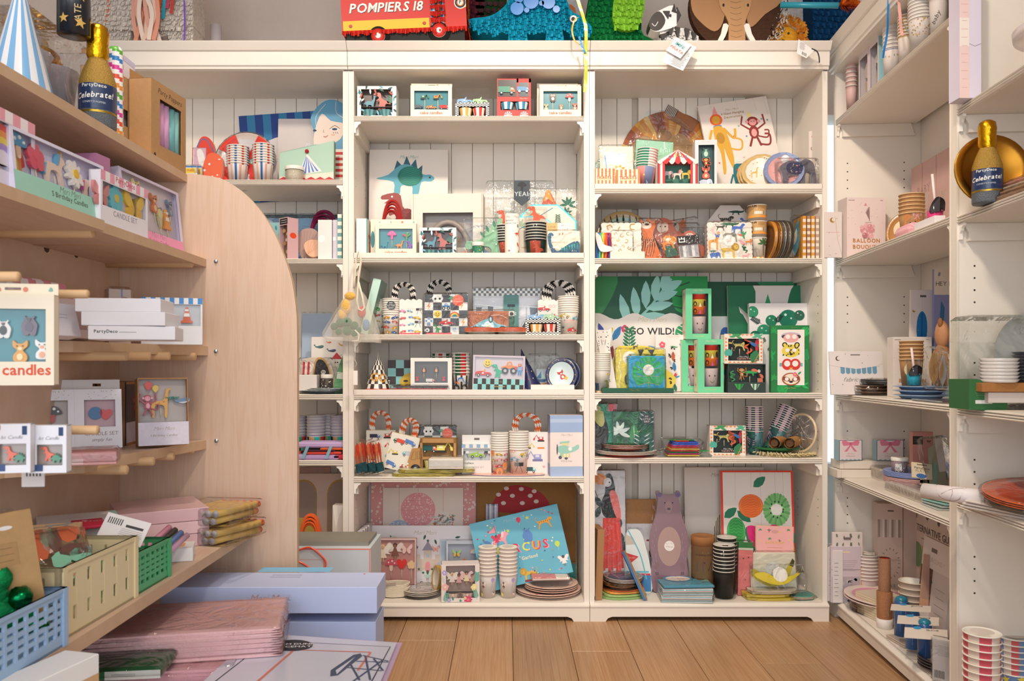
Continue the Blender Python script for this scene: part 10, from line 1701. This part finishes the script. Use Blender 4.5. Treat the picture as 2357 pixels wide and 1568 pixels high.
for i,(x,X,w,h,cc,lab)in enumerate(((70,-.99,.2,.13,'d8ccd0','white candle box with red edge leaning at the frame edge'),(120,-.97,.16,.125,'e0d6d8','pale pink unicorn candle box on the third plywood shelf'),(170,-.95,.13,.1,'e4d0d0','pink printed candle box beside the flat pile'),(150,-.9,.1,.07,'ece8ee','white wedge shaped box before the pink ones'))):ctn(('candle_box',lab,'candle box'),WP(x,X,'W3',w,h,H-.15),.03,cc,(lambda c:c.sp(7,'e0909a ece4e4',0,.9,1,1).r(.1,.2,.9,.7,'b89a98').ic('unicorn',.5,.45,.4,'d8b8b0 c8a080 c08a90'))if i<3 else(lambda c:c.ln(2,.3,.7,.5,.7,'9a96a0')),tilt=14)
ctn(('figure_box','small clear box with a tan figure peeking over the flat pile','box'),XYZ((276-CX)*1.98/F,1.98,SZ['W3'],.05,.135,.7),.04,'d8c4b8',lambda c:c.e(.7,.8,.2,.16,'c08a60').r(.55,.6,.62,1,'8a90c0'),film=1)
p_=at(18,888,1.2);p=XYZ(p_.x,p_.y,p_.z,.125,.135,.2);ckb(('candle_box','cream cake candles box with cat and dog candles hanging on a dowel','candle box'),p,.022,[('fox',.62,.38,.26,'e09a28 f0d8a0 222',0),('fox',.86,.4,.24,'ece8e4 f0a070 222',0),('bear',.44,.62,.22,'e8e4e0 333 e88',0),('bear',.72,.66,.24,'6a5a6a 54495a 333',0)],txt=.13,small=False)
for i in range(5):
 x=188+23*i;p=XYZ((x-CX)*2.03/F,2.03,SZ['W4'],.022,.16,.12);ctn(('craft_box',('first kraft box of the upright row by the peg board','second kraft box of the upright row','third kraft box of the upright row','fourth kraft box of the upright row','fifth kraft box with dark clear front, beside the animal candles')[i],'candle box','upright kraft boxes'),p,.12,'a87a50',lambda c:c.r(.86,0,1,1,'3a3038'),fin='kraft',side=('r',lambda c:c.r(0,.04,1,.96,'5a4c50').r(0,.04,1,.36,'c4c0d4').ic('monkey',.5,.62,.5,'7a3038 a05050 333')))
wbx(('candle_box','kraft sided box of giraffe, crocodile and shark candles','candle box'),XYZ((378-CX)*1.98/F,1.98,SZ['W4'],.115,.165,.55),.05,'a87c52',(.02,.34,.98,.98),'b8aca8',[('monkey',.2,.62,.5,'b04050 e8a0b0 a03a48',0),('giraffe',.46,.64,.62,'e0a848 c8843a',.1),('croc',.68,.7,.3,'2f8068 2f8068'),('whale',.86,.66,.4,'6a88a8 d8dce0 222'),('balloon',.22,.86,.26,'d8504a d8504a'),('balloon',.36,.82,.22,'e0c050 6cc')],lambda c:c.r(0,0,1,.34,'dcd6e4').tp(.5,.22,'a89888',.08).t('5 Birthday Candles',.5,.13,.05,'9a8878'),tilt=7,fin='kraft')
for i in range(4):
 x=228-112*i;Y=1.9-.05*i;p=XYZ((x-CX)*Y/F,Y,SZ['W4'],.1,.14,.55);wbx(('candle_box',('white candle set box with a blue and red balloon candle','white candle set box with a pirate hat candle','third white candle set box','white candle set box at the frame edge')[i],'candle box','white candle set boxes'),p,.035,'e6e6ee',(.2,.36,.86,.82),('c8a0a8','b8aaa4','b8b0b8','b8b0b8')[i],[('dot',.44,.6,.3,'2f6aa0'),('heart',.66,.58,.3,'d83a3a d83a3a')]if i==0 else[('mushroom',.55,.6,.4,'3a2a2a b83a30 eee')],lambda c:c.t('CANDLE SET',.56,.22,.09,'9a8a70',tr=.1).t('simply fun',.56,.12,.08,'4a4448',sh=.3,w=2).ds(16,.01,'c0b090',3,.1,.84,.9,.98),tilt=10,tab=(.2,'e0dcdc'),sa_=('l',lambda c:c.t('PartyDeco',.5,.7,.3,'4a4448',a=-90,w=1)))
q=on(262,1062,'W4');ctn(('flat_box','flat pink box with clear lid at the shelf edge','box'),XYZ(-.86,1.62,SZ['W4'],.15,.026,.35),.08,'d8a0a0',lambda c:c.r(0,0,.3,1,'c88890').r(.3,.1,.6,.5,'e8c8c8'),film=1)
for i,(x,Y,lab)in enumerate(((108,1.16,'small white dinosaur candle box hanging on the low dowel'),(22,1.13,'second small white candle box hanging at the frame edge'))):
 p_=at(x,1090,Y);wbx(('candle_box',lab,'candle box','hanging dinosaur candle boxes'),XYZ(p_.x,p_.y,p_.z,.052,.068,.15+.1*i),.02,'e4e4ec',(.24,.16,.9,.6),'a89890',[('trex',.5,.4,.4,'e8603a e8e0d8'),('stego',.7,.3,.4,'3f8a6a 2f7a5a 222')],lambda c:c.t('1st Candle',.55,.7,.1,'4a4a50',sh=.3,w=2).r(.8,.78,.92,.96,'24406a').r(.1,.04,.4,.18,'3a5080'),sa_=('l',lambda c:c.sx_([('croc','2f9aa0'),('trex','e0503a'),('sauropod','3f78c0')],.5,1,4,3)))
p_=at(76,1122,1.2);ctn(('price_tag','white card with black barcode hanging below the small candle boxes','tag'),XYZ(p_.x,p_.y,p_.z,.032,.045,.1),.002,'d8d4d4',lambda c:c.sp(9,'4a4646 d8d4d4',.2,.35,.85,.95))
ZB=SZ['W5']
def flat(name,lab,cat,X,Y,w,d,h,c,yaw,art=None,dz=0,fin='card',grp=None):
 return ctn((name,lab,cat)+((grp,)if grp else()),XYZ(X,Y,ZB+dz,w,h,yaw),d,c,None,top=art,fin=fin)
for i in range(3):flat('paper_sheet',('lowest folded pink paper sheets','middle folded pink paper sheets','topmost folded pink paper sheets against the end panel')[i],'paper',-.81,1.93,.2,.2,.03,('dcb6bc','e4c0c4','dcb4ba')[i],.55,dz=.031*i,fin='gloss',grp='pink paper sheets')
flat('paper_pack','white paper pack with small print and mint edge on the stand','paper',-.88,1.69,.16,.19,.1,'e0dede',.55,lambda c:c.r(.9,0,1,1,'a8d0cc').ln(2,.3,.7,.6,.75,'8a8a8a'))
flat('wrapping_paper','kraft wrapping paper folded with faint blue drawings','wrapping paper',-.9,1.5,.19,.12,.12,'d0ae88',.4,lambda c:c.sx_([('croc','9aa0a0 9aa0a0'),('quad','98a0a4 98a0a4')],.3,3,2,3),fin='kraft')
flat('tattoo_card','magenta card lying on the white paper pack','card',-.85,1.67,.06,.09,.006,'c8244a',.6,lambda c:c.t('TATTOO',.5,.6,.16,'e8c8d0',w=1).e(.4,.8,.1,.06,'e8d8dc'),dz=.1012)
for i,cc in enumerate(('e090b0','2a2428','5a80c0','c89ab8')):r=tag(MB().tube([(0,0,.006),(.03,.1,.05)],.0065,8,cc,'gloss').bd('marker_pen',None,(-.775+.013*i,1.7,ZB+.03-.006*i)),('pink pen lying by the gold sticks','black pen by the gold sticks','blue pen by the gold sticks','mauve pen nearest the gold sticks')[i],'pen')
for j,dz in enumerate((0,.047)):
 r=root('stick_pack',('lower clear pack of gold sticks with orange tips','upper clear pack of gold sticks with orange tips')[j],'sparklers',(-.755,1.98,ZB+.0005+dz),(0,0,-.25+.1*j),'gold stick packs')
 for a in range(6):
  for b in range(2):x=-.05+.019*a+.006*b;MB().tube([(x,0,.011+.018*b),(x+.03,.15,.011+.018*b),(x+.032,.16,.011+.018*b)],.009,8,lambda i,k:'d0a858' if i==0 else 'e86a3a','card').tube([(x,-.004,.011+.018*b),(x,.0,.011+.018*b)],.0088,8,'b0acb0','card').bd('stick',r)
 MB().box(-.066,.09,-.01,.17,.0,.043,'fff','film',b=.004).bd('clear_box',r)
flat('small_box','small white box with orange picture at the edge of the low plywood shelf','box',-.745,1.8,.095,.075,.03,'e8e6e6',.3,lambda c:c.r(.3,.3,.8,.8,'e0a078'))
def crate(lab,loc,yaw,w,d,h,c,n,rows,bw=.006,rh=.007):
 r=root('crate',lab,'crate',loc,(0,0,yaw));t=.004
 MB().box(-w/2,w/2,0,d,0,t,c,'plastic').bd('bottom',r)
 for s,(L,M)in enumerate(((w,MX.Identity(4)),(w,MX.Translation((0,d-t,0))),(d,MX.Translation((-w/2+t,d/2,0))@MX.Rotation(pi/2,4,'Z')),(d,MX.Translation((w/2,d/2,0))@MX.Rotation(pi/2,4,'Z')))):
  mb=MB();mb.box(-L/2,L/2,0,t,h*.86,h,c,'plastic',M).box(-L/2,L/2,-.002,t,h*.94,h,c,'plastic',M).box(-L/2,L/2,0,t,0,h*.2,c,'plastic',M)
  for k in range(n+1):x=-L/2+(L-bw)*k/n;mb.box(x,x+bw,0,t,h*.2,h*.86,c,'plastic',M)
  for j in range(1,rows+1):z=h*(.2+.66*j/(rows+1));mb.box(-L/2,L/2,.0005,t,z-rh/2,z+rh/2,c,'plastic',M)
  for x in(-L/2,L/2-.012):mb.box(x,x+.012,-.003,t,0,h,c,'plastic',M)
  mb.bd('side',r)
 return r
q=on(352,1372,'W5');crate('green plastic crate at the edge of the low plywood shelf',(-.70,1.6,q.z),H-.02,.18,.13,.08,'4fa870',8,4)
ctn(('bag_tag','grey plastic bag with white label standing in the green crate','party pack'),XYZ(-.76,1.56,q.z+.006,.1,.09,.9),.03,'a8b0ac',fin='gloss');p_=at(350,1262,1.5);ctn(('care_card','white barcode card sticking up from the green crate','tag'),XYZ(-.74,1.55,q.z+.085,.085,.05,.2),.002,'e4e0de',lambda c:c.r(0,.55,.4,.9,'e4e0de').sp(13,'3a3838 e4e0de',.08,.6,.4,.85).r(.5,.6,.9,.7,'3a3838').ln(5,.4,.95,.2,.55,'8a8684'),roll=18,tilt=30)
crate('cream plastic crate full of wrapped animal plates',(-.70,1.41,q.z),H-.02,.25,.17,.115,'e0cfa4',5,1,.032,.03)
r=bpk_(('animal_pack','shiny film pack of orange and mint animal cutouts in the cream crate','party pack'),XYZ(-.80,1.38,q.z+.02,.2,.12,.8),.06,None,lambda c:c.ds(26,.1,'d8602a 8fd8b8 6a3a2c e8c0b0 e89a7a a8e0c8',5),tilt=40)
crate('pale blue plastic crate nearest the camera',(-.69,1.12,q.z),H-.02,.3,.16,.09,'9ab8d8',12,4)
ctn(('hang_card','kraft hang card rising from the blue crate','card'),XYZ(-.735,1.22,q.z+.05,.08,.16,.5),.004,'b08858',lambda c:c.e(.55,.86,.12,.04,'e0d8d0').r(.3,.5,.7,.72,'a87f50').ln(3,.34,.66,.52,.7,'5a3a20'),roll=-8,fin='kraft')
mb=MB();g=random.Random(2)
for i in range(14):mb.ball((g.uniform(-.03,.03),g.uniform(-.02,.02),.02+.075*i/14),(.026*(1.2-i/14),.02,.016),('12804a','178a4e','0f7040')[i%3],'foil' if i%4==0 else 'crepe',10,7,jit=.3)
tag(mb.bd('green_tassel',None,(-.745,1.2,q.z+.03)),'shiny green crepe bundle in the blue crate','decoration')
ctn(('folded_card','white and kraft folded card lying over the cream crate','card'),XYZ(-.9,1.3,q.z+.12,.2,.012,1.1),.1,'dcd8d4',None,top=lambda c:c.r(.2,0,.7,.5,'b88a54').l([(0,.8),(.5,.5)],.02,'b08858'))
r=bpk_(('clear_bag','glossy clear bag with white twist on the frame edge','party pack'),XYZ(-.86,1.3,q.z+.13,.14,.06,.5),.05,None,lambda c:c.r(0,0,1,.6,'d8c4d0'),tilt=20)
ctn(('white_box','white box with gold edge in the lower corner of the frame','box'),XYZ(-.635,1.12,.3105,.2,.205,H-.25),.06,'e6e4e4',lambda c:c.r(0,.8,1,.86,'c8a078'))
r=root('low_table','low pale table under the pink cloth packs and placemats','table',(-.68,1.4,0));MB().box(-.35,.3,-.5,.42,.28,.31,'d8c4b0','ply').bd('table_top',r);[MB().box(x,x+.04,y,y+.04,0,.28,'d0b89c','ply').bd('leg',r)for x in(-.34,.24)for y in(-.48,.36)]
BZ=0;BL_='b4c0e4';Yb=1.93;k=Yb/F;X0,X1=(372-CX)*k,(868-CX)*k;zt=EYE-(1352-CY)*k;r=root('long_box','long pale blue lidded box on the floor behind the pink cloth pack','box',((X0+X1)/2,Yb,BZ+.0005));w=X1-X0;h=zt-BZ
MB().box(-w/2+.004,w/2-.004,.004,.13,0,h*.8,BL_,b=.001).bd('carton',r);MB().box(-w/2,w/2,-.003,.136,h-.062,h,'bcc6e8',b=.001).bd('lid',r)
cv=Cv(w,h);cv.tp(.5,.92,'c88a78',.035);cv.to([o for o in r.children][1],lambda x,z,o:(x,-.003-o,z));cv=Cv(w,.134);cv.r(.36,.55,.72,.9,'7ab8dc').ln(2,.45,.6,.1,.4,'9aa0b8').ln(3,.1,.2,.3,.9,'a0a4b8').ic('dot',.9,.4,.012,'d84a4a');cv.to([o for o in r.children][1],mpl((0,.067,h),(1,0,0),(0,1,0)))
MB().box(w*.3,w/2+.003,.02,.12,-.0,h*.5,'d8b0b0').bd('pink_inner_box',r)
def cloth(name,lab,x0,x1,Y,z,d,h,c,roll=0):
 k=Y/F;X0,X1=(x0-CX)*k,(x1-CX)*k;w=X1-X0;r=root(name,lab,'cloth',((X0+X1)/2,Y,z),(0,0,roll),'folded cloth packs');n=6
 for i in range(n):MB().pz(smc([(-w/2,h*(i+.1)/n),(w/2-.004*(i%2),h*(i+.05)/n),(w/2+.002,h*(i+.5)/n),(w/2-.005*(i%2),h*(i+.92)/n),(-w/2,h*(i+.9)/n)],3),0,d,c,'cloth').bd('fold',r)
 MB().box(-w/2-.01,w/2+.03,-.004,d+.004,-.001,h+.004,'fff','film',b=.012).bd('film_wrapper',r);return r
cloth('folded_cloth','lower pink folded cloth in film next to the placemats',225,505,1.58,.3125,.26,.04,'e2aab4',.12)
cloth('folded_cloth','puffy upper pink folded cloth in film in front of the blue box',225,612,1.62,.355,.22,.058,'e8babb',.2)
p_=at(300,1530,1.52);ctn(('green_pack','dark green folded pack with white label between the cloths','party pack'),XYZ(p_.x-.05,1.5,.365,.22,.016,.12),.1,'12683a',lambda c:c.r(.55,0,1,1,'d8d8d4').ln(2,.6,.8,.3,.7,'a8a8a8'),fin='gloss',film=1)
for i in range(2):
 z=.344+.006*i;q1=lambda x,y:((x-CX)*(EYE-z)/(y-CY),F*(EYE-z)/(y-CY));P=[q1(x,y)for x,y in((450,1590),(872,1582),(913,1484),(590,1462))];o=(sum(p[0]for p in P)/4,sum(p[1]for p in P)/4);r=root('placemat',('lower placemat pack peeking out beneath','white basketball hoop placemats in film with round black label')[i],'placemat',(o[0]+.012*(1-i),o[1],z),(0,0,0),'placemat packs');L=[(p[0]-o[0],p[1]-o[1])for p in P]
 MB().pz(L,0,.004,('c8a8c8','d4d4e4')[i],'gloss',ax='z').bd('sheet',r)
 if i:
  def mpq(u,v):a,b,c,d=[V((p[0],p[1]))for p in L];q=(a*(1-u)+b*u)*(1-v)+(d*(1-u)+c*u)*v;return q.x,q.y
  cv=Cv(1,1);cv.l([(.06,-.0),(.13,.86),(.97,.88),(.95,.0)],.008,'3a3a48').l([(.3,-.0),(.36,.7),(.86,.72)],.018,'e0806a').l([(.86,.72),(.84,.3)],.014,'e0806a').p([(.68,.3),(.76,.64),(.8,.68),(.82,.62),(.74,.2),(.7,.18)],'4a5470').p([(.71,.3),(.78,.6),(.73,.22)],'d4d4e4')
  for a,b in(((.82,.64),(1.0,.52)),((.8,.5),(1.0,.5)),((.77,.36),(.98,.3)),((.84,.62),(.94,.1)),((.9,.57),(.99,.3)),((.78,.42),(.88,.1)),((.96,.54),(.84,.05))):cv.l([a,b],.013,'4a5470')
  cv.e(.33,.79,.13,.12,'26242c',n=26).t('SLAM DUNK',.33,.8,.036,'e8e4e4',w=1,a=12).t('PLACEMATS',.34,.745,.036,'e8e4e4',w=1,a=12);cv.to(r,lambda x,z,o:(*mpq(x+.5,z),.0042+o))
